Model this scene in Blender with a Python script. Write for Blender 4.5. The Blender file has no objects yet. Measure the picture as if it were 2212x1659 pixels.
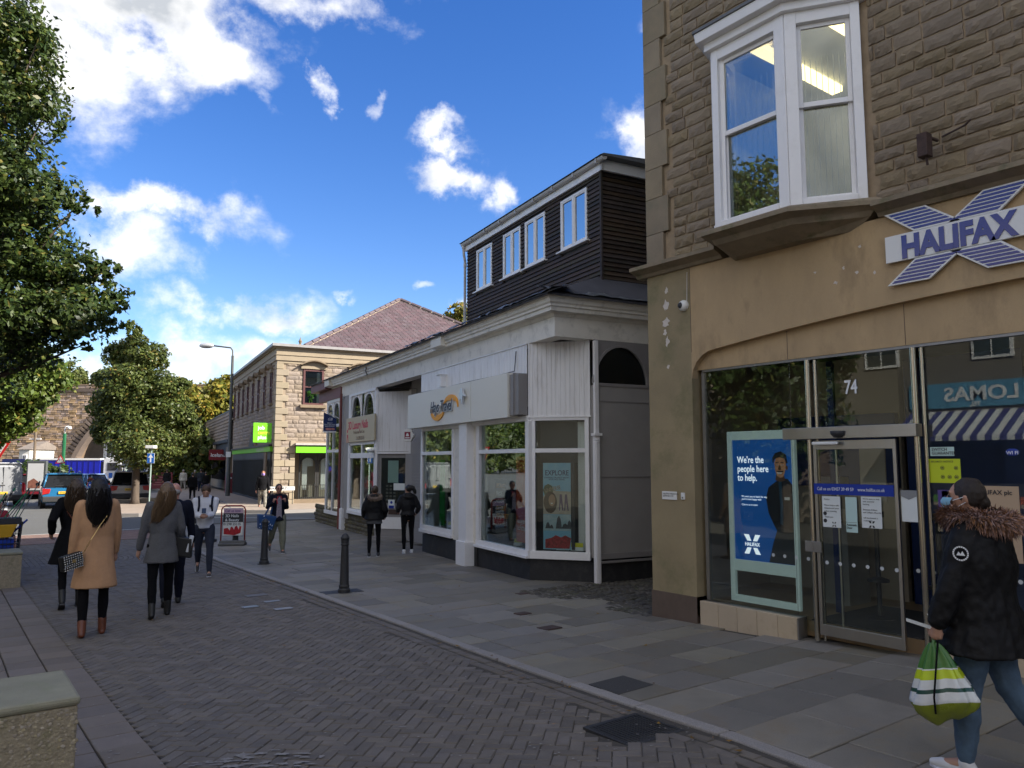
import bpy, math, random
import numpy as np
from mathutils import Vector, Matrix, noise as mnoise
R=math.radians
random.seed(7); np.random.seed(7)
scene=bpy.context.scene
COL=scene.collection
# ------------------------------------------------------------------ camera
CAMH=1.93; YAW=36.8; PITCH=5.88
cam=bpy.data.cameras.new('camera'); co=bpy.data.objects.new('camera',cam); COL.objects.link(co)
cam.sensor_width=36; cam.lens=1655/2212*36; cam.clip_start=.05; cam.clip_end=4000
co.location=(0,0,CAMH); co.rotation_euler=(R(90+PITCH),0,R(-YAW)); scene.camera=co
# ------------------------------------------------------------------ sky and sun
SUN_EL=31; SUN_AZ=138
def azv(az,el=0):
    a=R(az);e=R(el); return Vector((math.sin(a)*math.cos(e),math.cos(a)*math.cos(e),math.sin(e)))
FW=azv(YAW,PITCH); RT=Vector((math.cos(R(YAW)),-math.sin(R(YAW)),0)); UP=RT.cross(FW)
def ray(x,y): return FW+RT*((x-1106)/1655)+UP*((829.5-y)/1655)
world=bpy.data.worlds.new('World'); scene.world=world; world.use_nodes=True
WN=world.node_tree; WN.nodes.clear()
def wn(t,**k):
    n=WN.nodes.new(t)
    for a,b in k.items(): setattr(n,a,b)
    return n
def wm(op,a,b=None,c=None,clamp=False):
    n=wn('ShaderNodeMath',operation=op); n.use_clamp=clamp
    for i,v in enumerate((a,b,c)):
        if v is None: continue
        if isinstance(v,(int,float)): n.inputs[i].default_value=v
        else: WN.links.new(v,n.inputs[i])
    return n.outputs[0]
def wv(op,a,b=None):
    n=wn('ShaderNodeVectorMath',operation=op)
    for i,v in enumerate((a,b)):
        if v is None: continue
        if hasattr(v,'is_linked'): WN.links.new(v,n.inputs[i])
        else: n.inputs[i].default_value=v
    return n
tc=wn('ShaderNodeTexCoord'); D=tc.outputs['Generated']
sky=wn('ShaderNodeTexSky'); sky.sky_type='NISHITA'; sky.sun_disc=False; sky.sun_elevation=R(SUN_EL); sky.sun_rotation=R(SUN_AZ)
sky.altitude=300; sky.air_density=1.0; sky.dust_density=.3; sky.ozone_density=1.4
def wnoise(vec,scale,detail,rough,dist=0):
    n=wn('ShaderNodeTexNoise'); n.inputs['Scale'].default_value=scale; n.inputs['Detail'].default_value=detail
    n.inputs['Roughness'].default_value=rough; n.inputs['Distortion'].default_value=dist; WN.links.new(vec,n.inputs['Vector']); return n.outputs['Fac']
n1=wnoise(D,6.5,9,.58,.35)
nv=wv('MULTIPLY',D,(1,1,1.7)); n2=wnoise(nv.outputs[0],15,8,.6,.2)
off=wv('ADD',D,tuple(azv(SUN_AZ,SUN_EL)*.025)); n1b=wnoise(off.outputs[0],6.5,5,.55,.35)
blobs=[(300,20,300,120,1.25),(480,110,110,75,1.1),(660,-20,220,55,.95),(110,130,180,130,1.15),
 (345,455,150,52,1.12),(300,540,120,80,.95),(440,480,90,45,.8),(190,620,110,80,.8),
 (480,680,175,48,.95),(610,700,90,36,.85),(420,770,120,70,.95),(200,800,240,60,1.0),(560,790,120,40,.7),
 (962,310,62,34,.95),(972,400,70,36,.95),(1072,440,34,44,.85),(1370,290,60,70,1.0),(1395,20,70,60,.8),
 (692,205,26,30,.8),(792,195,30,26,.75),(750,635,34,18,.65),(935,610,26,18,.6),(1000,675,30,20,.65),(560,235,30,40,.55)]
wz=wn('ShaderNodeTexNoise'); wz.inputs['Scale'].default_value=7; wz.inputs['Detail'].default_value=9; wz.inputs['Roughness'].default_value=.62; WN.links.new(D,wz.inputs['Vector'])
w0=wv('SUBTRACT',wz.outputs['Color'],(.5,.5,.5)); w1=wn('ShaderNodeVectorMath',operation='SCALE'); WN.links.new(w0.outputs[0],w1.inputs[0]); w1.inputs['Scale'].default_value=.17
DW=wv('ADD',D,w1.outputs[0]).outputs[0]
mask=None
for (x,y,rx,ry,amp) in blobs:
    c=ray(x,y).normalized(); e1=Vector((c.y,-c.x,0)).normalized(); e2=e1.cross(c).normalized()
    k=(ray(x,y).length)
    d=wv('SUBTRACT',DW,tuple(c)).outputs[0]
    a=wv('DOT_PRODUCT',d,tuple(e1*(1655*k/rx)/1.0)).outputs['Value']; b=wv('DOT_PRODUCT',d,tuple(e2*(1655*k/ry))).outputs['Value']
    f=wv('DOT_PRODUCT',d,tuple(c)).outputs['Value']
    q=wm('ADD',wm('MULTIPLY',a,a),wm('MULTIPLY',b,b)); q=wm('ADD',q,wm('MULTIPLY',wm('MULTIPLY',f,f),900))
    g=wm('MULTIPLY',wm('POWER',2.718,wm('MULTIPLY',q,-.75)),amp)
    mask=g if mask is None else wm('MAXIMUM',mask,g)
# unseen sky goes on cloudy, its cover raised to whiten the shade light
sepd=wn('ShaderNodeSeparateXYZ'); WN.links.new(D,sepd.inputs[0])
away=wv('DOT_PRODUCT',D,tuple(azv(20))).outputs['Value']
gen=wm("MULTIPLY",wm("SUBTRACT",wnoise(D,2.2,3,.5),.40,clamp=True),9.0,clamp=True)
gen=wm('MULTIPLY',gen,wm('MULTIPLY',wm('SUBTRACT',.35,away,clamp=True),4,clamp=True))
mask=wm('MAXIMUM',mask,gen)
dens=wm('ADD',mask,wm('MULTIPLY',wm('SUBTRACT',n1,.5),1.5)); dens=wm('ADD',dens,wm('MULTIPLY',wm('SUBTRACT',n2,.5),.95))
mr=wn('ShaderNodeMapRange'); mr.interpolation_type='SMOOTHSTEP'; WN.links.new(dens,mr.inputs['Value'])
mr.inputs['From Min'].default_value=.26; mr.inputs['From Max'].default_value=1.12
cl=mr.outputs[0]
# cloud shading: bright towards the sun side, grey in the thick middles
sh=wm('MULTIPLY',wm('SUBTRACT',n1,n1b),2.2)
thick=wn('ShaderNodeMapRange'); WN.links.new(dens,thick.inputs['Value'])
for k,v in (('From Min',.75),('From Max',1.7),('To Min',0),('To Max',.6)): thick.inputs[k].default_value=v
lum=wm('ADD',wm('SUBTRACT',1.0,thick.outputs[0]),sh); lum=wm('MAXIMUM',wm('MINIMUM',lum,1.12),.5)
cc=wn('ShaderNodeMix',data_type='RGBA'); cc.inputs[6].default_value=(1.7,1.8,1.95,1); cc.inputs[7].default_value=(3.75,3.7,3.6,1)
lm=wn('ShaderNodeMapRange'); WN.links.new(lum,lm.inputs['Value']); lm.inputs['From Min'].default_value=.5; lm.inputs['From Max'].default_value=1.0
WN.links.new(lm.outputs[0],cc.inputs[0])
hs=wn('ShaderNodeHueSaturation'); hs.inputs['Saturation'].default_value=1.38; hs.inputs['Value'].default_value=.60; hs.inputs['Hue'].default_value=.517
WN.links.new(sky.outputs[0],hs.inputs['Color'])
mx=wn('ShaderNodeMix',data_type='RGBA'); WN.links.new(cl,mx.inputs[0]); WN.links.new(hs.outputs[0],mx.inputs[6]); WN.links.new(cc.outputs[2],mx.inputs[7])
bg=wn('ShaderNodeBackground'); bg.inputs['Strength'].default_value=.1; WN.links.new(mx.outputs[2],bg.inputs[0])
wo=wn('ShaderNodeOutputWorld'); WN.links.new(bg.outputs[0],wo.inputs[0])
world.cycles.sampling_method='MANUAL'; world.cycles.sample_map_resolution=1024
sl=bpy.data.lights.new('sun','SUN'); sl.energy=3.0; sl.angle=R(.53); sl.color=(1,.93,.82)
so=bpy.data.objects.new('sun',sl); COL.objects.link(so); so.rotation_euler=azv(SUN_AZ,SUN_EL).to_track_quat('Z','Y').to_euler()
scene.view_settings.view_transform='Standard'; scene.view_settings.look='None'; scene.view_settings.exposure=1.92; scene.view_settings.gamma=1
scene.view_settings.use_curve_mapping=False
scene.render.engine='CYCLES'; scene.cycles.max_bounces=8; scene.cycles.transparent_max_bounces=24; scene.cycles.glossy_bounces=4; scene.cycles.caustics_reflective=False
# ------------------------------------------------------------------ placing helpers
def gz(Y): return 0. if Y<3.5 else -0.3*(1-math.exp(-(Y-3.5)/5.5))
def P(x,dep):
    """ground position at image column x and forward distance dep"""
    d=azv(YAW)*dep+RT*((x-1106)/1664*dep); return (d.x,d.y)
def PZ(x,y,dep):
    d=ray(x,y); d=d*(dep/(d.dot(azv(YAW)))); return (d.x,d.y,d.z+CAMH)
# ------------------------------------------------------------------ materials
MATS={}
def mat(name,col,rough=.7,var=.12,scale=6,bump=.0,bscale=60,metal=0,col2=None,emit=None,objrand=0,spec=.5,coat=0,streak=False,isl=0,dirt=None,dscale=1.5,damt=.4):
    if name in MATS: return MATS[name]
    m=bpy.data.materials.new(name); m.use_nodes=True; nt=m.node_tree; N=nt.nodes; L=nt.links
    b=N['Principled BSDF']; b.inputs['Roughness'].default_value=rough; b.inputs['Metallic'].default_value=metal
    b.inputs['Specular IOR Level'].default_value=spec
    if coat: b.inputs['Coat Weight'].default_value=coat; b.inputs['Coat Roughness'].default_value=.05
    t=N.new('ShaderNodeTexCoord')
    vec=t.outputs['Object']
    if streak:
        mp=N.new('ShaderNodeMapping'); mp.inputs['Scale'].default_value=streak if isinstance(streak,tuple) else (1,1,.12); L.new(vec,mp.inputs[0]); vec=mp.outputs[0]
    if objrand:
        oi=N.new('ShaderNodeObjectInfo'); va=N.new('ShaderNodeVectorMath'); va.operation='ADD'
        sc=N.new('ShaderNodeVectorMath'); sc.operation='SCALE'; sc.inputs['Scale'].default_value=37
        cx=N.new('ShaderNodeCombineXYZ'); 
        for i in range(3): L.new(oi.outputs['Random'],cx.inputs[i])
        L.new(cx.outputs[0],sc.inputs[0]); L.new(vec,va.inputs[0]); L.new(sc.outputs[0],va.inputs[1]); vec=va.outputs[0]
    nz=N.new('ShaderNodeTexNoise'); nz.inputs['Scale'].default_value=scale; nz.inputs['Detail'].default_value=6; nz.inputs['Roughness'].default_value=.62; L.new(vec,nz.inputs['Vector'])
    c=Vector(col[:3])
    c2=Vector(col2[:3]) if col2 else None
    ra=N.new('ShaderNodeMapRange'); ra.inputs['From Min'].default_value=.3; ra.inputs['From Max'].default_value=.7; L.new(nz.outputs['Fac'],ra.inputs['Value'])
    mx=N.new('ShaderNodeMix'); mx.data_type='RGBA'; L.new(ra.outputs[0],mx.inputs[0])
    if c2: mx.inputs[6].default_value=(*c,1); mx.inputs[7].default_value=(*c2,1)
    else: mx.inputs[6].default_value=(*(c*(1-var)),1); mx.inputs[7].default_value=(*(c*(1+var)),1)
    out=mx.outputs[2]
    if dirt:
        dz=N.new('ShaderNodeTexNoise'); dz.inputs['Scale'].default_value=dscale; dz.inputs['Detail'].default_value=8; dz.inputs['Roughness'].default_value=.7; L.new(vec,dz.inputs['Vector'])
        dr=N.new('ShaderNodeMapRange'); dr.inputs['From Min'].default_value=.52; dr.inputs['From Max'].default_value=.72; dr.inputs['To Max'].default_value=damt; L.new(dz.outputs['Fac'],dr.inputs['Value'])
        m3=N.new('ShaderNodeMix'); m3.data_type='RGBA'; L.new(dr.outputs[0],m3.inputs[0]); L.new(out,m3.inputs[6]); m3.inputs[7].default_value=(*dirt,1); out=m3.outputs[2]
    if objrand or isl:
        if objrand: rnd=oi.outputs['Random']
        else:
            g=N.new('ShaderNodeNewGeometry'); rnd=g.outputs['Random Per Island']
        amt=objrand or isl
        hs=N.new('ShaderNodeHueSaturation'); L.new(out,hs.inputs['Color'])
        r1=N.new('ShaderNodeMapRange'); L.new(rnd,r1.inputs['Value']); r1.inputs['To Min'].default_value=1-amt; r1.inputs['To Max'].default_value=1+amt
        L.new(r1.outputs[0],hs.inputs['Value'])
        mt=N.new('ShaderNodeMath'); mt.operation='MULTIPLY'; mt.inputs[1].default_value=17.3; L.new(rnd,mt.inputs[0])
        fr=N.new('ShaderNodeMath'); fr.operation='FRACT'; L.new(mt.outputs[0],fr.inputs[0])
        r2=N.new('ShaderNodeMapRange'); L.new(fr.outputs[0],r2.inputs['Value']); r2.inputs['To Min'].default_value=.5-amt*.045; r2.inputs['To Max'].default_value=.5+amt*.045
        L.new(r2.outputs[0],hs.inputs['Hue'])
        r3=N.new('ShaderNodeMapRange'); L.new(fr.outputs[0],r3.inputs['Value']); r3.inputs['To Min'].default_value=1-amt*1.2; r3.inputs['To Max'].default_value=1+amt*.8
        L.new(r3.outputs[0],hs.inputs['Saturation']); out=hs.outputs[0]
    L.new(out,b.inputs['Base Color'])
    rr=N.new('ShaderNodeMapRange'); L.new(nz.outputs['Fac'],rr.inputs['Value']); rr.inputs['To Min'].default_value=max(0,rough-.08); rr.inputs['To Max'].default_value=min(1,rough+.08); L.new(rr.outputs[0],b.inputs['Roughness'])
    if bump:
        bz=N.new('ShaderNodeTexNoise'); bz.inputs['Scale'].default_value=bscale; bz.inputs['Detail'].default_value=5; L.new(vec,bz.inputs['Vector'])
        bp=N.new('ShaderNodeBump'); bp.inputs['Strength'].default_value=min(1,bump); bp.inputs['Distance'].default_value=.01; L.new(bz.outputs['Fac'],bp.inputs['Height']); L.new(bp.outputs[0],b.inputs['Normal'])
    if emit: b.inputs['Emission Color'].default_value=(*emit[:3],1); b.inputs['Emission Strength'].default_value=emit[3]
    MATS[name]=m; return m
def glass(name,tint=(.92,.96,.94),ior=1.55,rough=0.0,add=0.0):
    if name in MATS: return MATS[name]
    m=bpy.data.materials.new(name); m.use_nodes=True; nt=m.node_tree; N=nt.nodes; L=nt.links; N.clear()
    o=N.new('ShaderNodeOutputMaterial'); tr=N.new('ShaderNodeBsdfTransparent'); tr.inputs[0].default_value=(*tint,1)
    g=N.new('ShaderNodeBsdfGlossy'); g.inputs['Roughness'].default_value=rough; g.inputs[0].default_value=(.97,1,1,1)
    f=N.new('ShaderNodeFresnel'); f.inputs[0].default_value=ior; a=N.new('ShaderNodeMath'); a.operation='MULTIPLY_ADD'; a.inputs[1].default_value=.72; a.inputs[2].default_value=add; a.use_clamp=True
    L.new(f.outputs[0],a.inputs[0]); mx=N.new('ShaderNodeMixShader'); L.new(a.outputs[0],mx.inputs[0]); L.new(tr.outputs[0],mx.inputs[1]); L.new(g.outputs[0],mx.inputs[2]); L.new(mx.outputs[0],o.inputs[0])
    MATS[name]=m; return m
def leafmat(name,c1,c2,c3=None):
    if name in MATS: return MATS[name]
    m=bpy.data.materials.new(name); m.use_nodes=True; nt=m.node_tree; N=nt.nodes; L=nt.links; N.clear()
    o=N.new('ShaderNodeOutputMaterial'); g=N.new('ShaderNodeNewGeometry'); cr=N.new('ShaderNodeValToRGB'); e=cr.color_ramp
    e.elements[0].color=(*c1,1); e.elements[1].color=(*c2,1)
    if c3: x=e.elements.new(.93); x.color=(*c2,1); e.elements[2].color=(*c3,1)
    L.new(g.outputs['Random Per Island'],cr.inputs[0])
    t=N.new('ShaderNodeTexCoord'); nz=N.new('ShaderNodeTexNoise'); nz.inputs['Scale'].default_value=.9; L.new(t.outputs['Object'],nz.inputs['Vector'])
    hv=N.new('ShaderNodeHueSaturation'); mr_=N.new('ShaderNodeMapRange'); mr_.inputs['From Min'].default_value=.3; mr_.inputs['From Max'].default_value=.7; mr_.inputs['To Min'].default_value=.75; mr_.inputs['To Max'].default_value=1.3
    L.new(nz.outputs['Fac'],mr_.inputs['Value']); L.new(mr_.outputs[0],hv.inputs['Value']); L.new(cr.outputs[0],hv.inputs['Color'])
    d=N.new('ShaderNodeBsdfPrincipled'); d.inputs['Roughness'].default_value=.45; d.inputs['Specular IOR Level'].default_value=.35; L.new(hv.outputs[0],d.inputs['Base Color'])
    tl=N.new('ShaderNodeBsdfTranslucent'); h2=N.new('ShaderNodeHueSaturation'); h2.inputs['Value'].default_value=1.5; h2.inputs['Hue'].default_value=.48; L.new(hv.outputs[0],h2.inputs['Color']); L.new(h2.outputs[0],tl.inputs[0])
    mx=N.new('ShaderNodeMixShader'); mx.inputs[0].default_value=.3; L.new(d.outputs[0],mx.inputs[1]); L.new(tl.outputs[0],mx.inputs[2]); L.new(mx.outputs[0],o.inputs[0])
    MATS[name]=m; return m
# ------------------------------------------------------------------ objects
def link(name,data,parent=None,M=None):
    o=bpy.data.objects.new(name,data); COL.objects.link(o)
    if parent: o.parent=parent
    if M is not None: o.matrix_basis=M
    return o
def tag(o,label=None,cat=None,group=None,kind=None):
    if label: o['label']=label
    if cat: o['category']=cat
    if group: o['group']=group
    if kind: o['kind']=kind
    return o
def thing(name,label,cat,loc=(0,0,0),rz=0,group=None,kind=None):
    o=bpy.data.objects.new(name,None); COL.objects.link(o); o.location=loc; o.rotation_euler=(0,0,rz); o.empty_display_size=.2
    return tag(o,label,cat,group,kind)
def copy_tree(o,parent=None):
    c=o.copy(); COL.objects.link(c); c.parent=parent
    for ch in list(o.children): copy_tree(ch,c)
    return c
def fr(o,right,up):
    """frame: columns right, up, out"""
    r=Vector(right).normalized(); u=Vector(up).normalized(); w=r.cross(u)
    M=Matrix(((r.x,u.x,w.x,o[0]),(r.y,u.y,w.y,o[1]),(r.z,u.z,w.z,o[2]),(0,0,0,1))); return M
class MB:
    def __init__(s,M=None): s.v=[];s.f=[];s.m=[];s.M=M
    def add(s,vs,fs,m=0):
        b=len(s.v); s.v+= [tuple(x) for x in vs]; s.f+=[tuple(b+i for i in f) for f in fs]; s.m+=[m]*len(fs); return s
    def box(s,x0,x1,y0,y1,z0,z1,m=0,M=None):
        vs=[(x,y,z) for z in (z0,z1) for y in (y0,y1) for x in (x0,x1)]
        if M is not None: vs=[M@Vector(v) for v in vs]
        return s.add(vs,[(0,2,3,1),(4,5,7,6),(0,1,5,4),(2,6,7,3),(0,4,6,2),(1,3,7,5)],m)
    def quad(s,a,b,c,d,m=0): return s.add([a,b,c,d],[(0,1,2,3)],m)
    def prism(s,poly,a,b,axis='z',m=0,M=None):
        n=len(poly); vs=[]
        for t in (a,b):
            for p in poly:
                vs.append((p[0],p[1],t) if axis=='z' else (t,p[0],p[1]) if axis=='x' else (p[0],t,p[1]))
        if M is not None: vs=[M@Vector(v) for v in vs]
        fs=[tuple(range(n-1,-1,-1)),tuple(range(n,2*n))]+[(i,(i+1)%n,n+(i+1)%n,n+i) for i in range(n)]
        return s.add(vs,fs,m)
    def rings(s,rs,m=0,cap=True,closed=True):
        n=len(rs[0]); vs=[p for r in rs for p in r]; fs=[]
        for k in range(len(rs)-1):
            for i in range(n if closed else n-1): fs.append((k*n+i,k*n+(i+1)%n,(k+1)*n+(i+1)%n,(k+1)*n+i))
        if cap and closed: fs.append(tuple(range(n-1,-1,-1))); fs.append(tuple((len(rs)-1)*n+i for i in range(n)))
        return s.add(vs,fs,m)
    def tube(s,pts,r,n=8,m=0,cap=True):
        pts=[Vector(p) for p in pts]; rr=r if isinstance(r,(list,tuple)) else [r]*len(pts); rs=[]
        prev=None
        for i,p in enumerate(pts):
            t=(pts[min(i+1,len(pts)-1)]-pts[max(i-1,0)])
            t=t.normalized() if t.length>1e-9 else Vector((0,0,1))
            if prev is None:
                a=Vector((1,0,0)) if abs(t.x)<.8 else Vector((0,1,0)); x=t.cross(a).normalized()
            else: x=(prev-t*prev.dot(t)).normalized()
            prev=x; y=t.cross(x)
            rs.append([p+(x*math.cos(2*math.pi*k/n)+y*math.sin(2*math.pi*k/n))*rr[i] for k in range(n)])
        return s.rings(rs,m,cap)
    def lathe(s,prof,n=16,c=(0,0,0),m=0):
        rs=[[(c[0]+r*math.cos(2*math.pi*k/n),c[1]+r*math.sin(2*math.pi*k/n),c[2]+z) for k in range(n)] for r,z in prof]
        return s.rings(rs,m)
    def ball(s,c,r,n=10,m=0,sc=(1,1,1)):
        rs=[]
        for i in range(1,n):
            a=math.pi*i/n; rs.append([(c[0]+sc[0]*r*math.sin(a)*math.cos(2*math.pi*k/(2*n)),c[1]+sc[1]*r*math.sin(a)*math.sin(2*math.pi*k/(2*n)),c[2]-sc[2]*r*math.cos(a)) for k in range(2*n)])
        return s.rings(rs,m)
    def mesh(s,name,mats,smooth=False):
        me=bpy.data.meshes.new(name); vs=s.v if s.M is None else [tuple(s.M@Vector(v)) for v in s.v]
        me.from_pydata(vs,[],s.f); 
        for m in (mats if isinstance(mats,(list,tuple)) else [mats]): me.materials.append(m)
        if len(me.materials)>1: me.polygons.foreach_set('material_index',s.m)
        if smooth: me.polygons.foreach_set('use_smooth',[True]*len(me.polygons))
        me.update(); return me
    def build(s,name,mats,parent=None,smooth=False,bevel=0,label=None,kind=None,angle=None):
        me=s.mesh(name,mats,smooth or angle is not None)
        o=link(name,me,parent)
        if bevel:
            b=o.modifiers.new('bevel','BEVEL'); b.width=bevel; b.segments=2; b.limit_method='ANGLE'; b.angle_limit=R(40); b.harden_normals=False
        if angle is not None:
            e=o.modifiers.new('split','EDGE_SPLIT'); e.split_angle=R(angle)
        if label: o['label']=label
        if kind: o['kind']=kind
        return o
def text(name,s,M,size,m,parent=None,extrude=.002,bold=0,shear=0,sx=1,align='LEFT',label=None,space=1,line=1):
    cu=bpy.data.curves.new(name,'FONT'); cu.body=s; cu.size=size; cu.extrude=extrude; cu.offset=bold; cu.shear=shear; cu.align_x=align; cu.space_character=space; cu.space_line=line; cu.resolution_u=3
    o=bpy.data.objects.new(name,cu); COL.objects.link(o)
    dg=bpy.context.evaluated_depsgraph_get(); me=bpy.data.meshes.new_from_object(o.evaluated_get(dg)); bpy.data.objects.remove(o); bpy.data.curves.remove(cu)
    me.name=name; me.materials.clear(); me.materials.append(m); me.transform(M@Matrix.Diagonal((sx,1,1,1)))
    o=link(name,me,parent)
    if label: o['label']=label
    return o
def leaves(name,lumps,n,size,m,parent=None,seed=1,up=.35,fill=.35,kind=None):
    """a crown of n leaf faces spread through ellipsoid lumps (cx,cy,cz,rx,ry,rz)"""
    rng=np.random.default_rng(seed); L_=np.array(lumps,float); vol=(L_[:,3]*L_[:,4]*L_[:,5])**.75; pk=rng.choice(len(L_),n,p=vol/vol.sum())
    d=rng.normal(size=(n,3)); d/=np.linalg.norm(d,axis=1)[:,None]; r=1-fill*rng.random(n)**1.6*1.0; r*=1+rng.normal(size=n)*.07
    # clumping: pull leaves towards twig centres
    k=max(8,n//42); tw=rng.normal(size=(k,3)); tw/=np.linalg.norm(tw,axis=1)[:,None]; ti=rng.integers(0,k,n)
    d=tw[ti]+rng.normal(size=(n,3))*.16; d/=np.linalg.norm(d,axis=1)[:,None]; trr=1-fill*rng.random(k)**1.3+rng.normal(size=k)*.15; lk=rng.choice(len(L_),k,p=vol/vol.sum()); pk=lk[ti]
    r=trr[ti]+rng.normal(size=n)*.055
    c=L_[pk,:3]+d*L_[pk,3:]*r[:,None]
    nrm=d*.7+rng.normal(size=(n,3))*.6+np.array([0,0,up]); nrm/=np.linalg.norm(nrm,axis=1)[:,None]
    a=rng.normal(size=(n,3)); a-=nrm*(a*nrm).sum(1)[:,None]; a/=np.linalg.norm(a,axis=1)[:,None]; b=np.cross(nrm,a)
    s=size*(.55+.8*rng.random(n))[:,None]
    v=np.stack([c-a*s*.62,c-b*s*.34+a*s*.05-nrm*s*.08,c+a*s*.62-nrm*s*.12,c+b*s*.34+a*s*.05-nrm*s*.08],1).reshape(-1,3)
    me=bpy.data.meshes.new(name); me.vertices.add(4*n); me.vertices.foreach_set('co',v.ravel().astype(np.float32))
    me.loops.add(4*n); me.loops.foreach_set('vertex_index',np.arange(4*n,dtype=np.int32)); me.polygons.add(n); me.polygons.foreach_set('loop_start',np.arange(0,4*n,4,dtype=np.int32))
    me.materials.append(m); me.update(calc_edges=True); o=link(name,me,parent)
    if kind: o['kind']=kind
    return o
GRATE0=(3.97,4.56,3.93,4.46)
# ================================================================== GROUND
TERR=(.062,.057,.055)
def tsheet(name,pts_fn,xs,ys,dz,m,label=None,kind='structure',parent=None):
    b=MB(); vs=[pts_fn(x,y,gz(y)+dz) for y in ys for x in xs]; nx=len(xs)
    fs=[(j*nx+i,j*nx+i+1,(j+1)*nx+i+1,(j+1)*nx+i) for j in range(len(ys)-1) for i in range(nx-1)]
    b.add(vs,fs); o=b.build(name,m,parent,smooth=True)
    if not parent: tag(o,label,None,None,kind)
    return o
ident=lambda x,y,z:(x,y,z)
YS=[-60,-30,-10,-4,0,2,3,3.5,4,5,6,7,8,9,10,11,12,13,14,15,16,17,18,20,22,24,27,30,35,45,60,100]
m_earth=mat('earth',(.075,.068,.062),.95,.25,.4,.4,20)
gb=MB(); tsheet('ground',ident,[-900,-60,-20,-6,0,4,8,12,20,60,900],[-600]+YS+[200,500,1500],-.07,m_earth,'grey ground under the whole street')
m_sand=mat('joint_sand',(.06,.052,.043),.98,.3,30,.5,150)
m_sett=mat('sett',(.138,.119,.101),.78,.16,9,.7,110,objrand=.16,dirt=(.07,.06,.055),dscale=5,damt=.5)
m_setti=mat('sett_far',(.138,.119,.101),.8,.16,5,.6,90,isl=.16,dirt=(.075,.065,.06),dscale=1.3,damt=.5)
m_flag=mat('flagstone',(.185,.168,.14),.6,.13,4,.35,70,objrand=.24,dirt=(.18,.135,.08),dscale=2.0,damt=.75)
m_flagi=mat('flagstone_far',(.185,.17,.145),.62,.13,4,.3,60,isl=.16,dirt=(.165,.13,.09),dscale=2.0,damt=.6)
m_kerb=mat('kerb_granite',(.27,.25,.235),.8,.25,90,.5,160,objrand=.07)
m_pink=mat('pink_slab',(.175,.145,.122),.8,.12,5,.4,80,objrand=.12,dirt=(.13,.115,.1),dscale=5,damt=.5)
m_asph=mat('asphalt',(.105,.105,.1),.9,.2,30,.5,120,dirt=(.14,.14,.135),dscale=.7,damt=.5)
m_redp=mat('red_paver',(.2,.125,.1),.85,.12,6,.4,60,isl=.14)
m_white=mat('road_paint',(.6,.6,.57),.7,.12,20,.2,60,dirt=(.2,.2,.19),dscale=14,damt=.8)
m_black=mat('cast_iron_dark',(.025,.025,.027),.55,.2,30,.3,90)
def kx(Y):
    pts=[(-3,4.45),(2.96,4.55),(5.9,4.79),(9.4,5.04),(13.2,5.19),(18,5.25),(24,5.6),(27,6.4)]
    for (a,b),(c,d) in zip(pts,pts[1:]):
        if Y<=c: return b+(d-b)*(Y-a)/(c-a)
    return pts[-1][1]
LX=1.38
road=thing('road_paving','dark herringbone block paving of the pedestrian street',None,kind='structure'); del road['label']
road['label']='dark herringbone block paving of the pedestrian street'
tsheet('joint_bed',lambda x,y,z:(LX+(kx(y)-LX)*x,y,z),[0,.5,1],[-1,0,2,3,3.5]+list(range(4,26)),-.010,m_sand,parent=road)
def block_mesh(name,m,lx,ly,h=.03,ch=.006,seed=0,jit=.0035):
    rg=random.Random(seed); b=MB(); x=lx/2;y=ly/2
    def j(): return rg.uniform(-jit,jit)
    top=[(-x+ch+j(),-y+ch+j(),0),(x-ch+j(),-y+ch+j(),0),(x-ch+j(),y-ch+j(),0),(-x+ch+j(),y-ch+j(),0)]
    mid=[(-x+j()*.5,-y+j()*.5,-ch),(x+j()*.5,-y+j()*.5,-ch),(x+j()*.5,y+j()*.5,-ch),(-x+j()*.5,y+j()*.5,-ch)]
    bot=[(p[0],p[1],-h) for p in mid]
    b.rings([bot,mid,top]); return b.mesh(name,m)
sett_meshes=[block_mesh('setts',m_sett,.194,.094,seed=i) for i in range(6)]
CB=(2.2,20.4) # centre of the ring of setts
cands=[]
Wd=.1; ca=math.cos(R(45)); sa=math.sin(R(45))
for i in range(-60,330):
    for j in range(-260,260):
        k=(i-j)%4
        if k==0: cx,cy,vert=(i+1)*Wd,(j+.5)*Wd,0
        elif k==3: cx,cy,vert=(i+.5)*Wd,(j+1)*Wd,1
        else: continue
        X=cx*ca-cy*sa+0; Y=cx*sa+cy*ca
        if Y<1.2 or Y>24.8 or X<LX+.06 or X>kx(Y)-.30: continue
        # only what the street view could plausibly see
        f=X*math.sin(R(YAW))+Y*math.cos(R(YAW)); l=X*math.cos(R(YAW))-Y*math.sin(R(YAW))
        if f<1.2 or abs(l)>f*.82+1.2: continue
        if (X-CB[0])**2+(Y-CB[1])**2<2.27**2: continue
        cands.append((f*f+l*l,X,Y,vert))
for Y0 in np.arange(1.3,24.5,.205):
    cands.append((Y0*Y0*1.0+kx(Y0)**2,kx(Y0)-.12,Y0,3))
    cands.append((Y0*Y0*1.0+kx(Y0)**2+.05,kx(Y0)-.235,Y0+.1,3))
cands.sort(key=lambda c:c[0])
cands=[c for c in cands if not(c[0]<13.5)] # nothing nearer than the frame's lower edge shows
rg=random.Random(3)
def gslope(Y): return (gz(Y+.05)-gz(Y-.05))/.1
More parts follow.
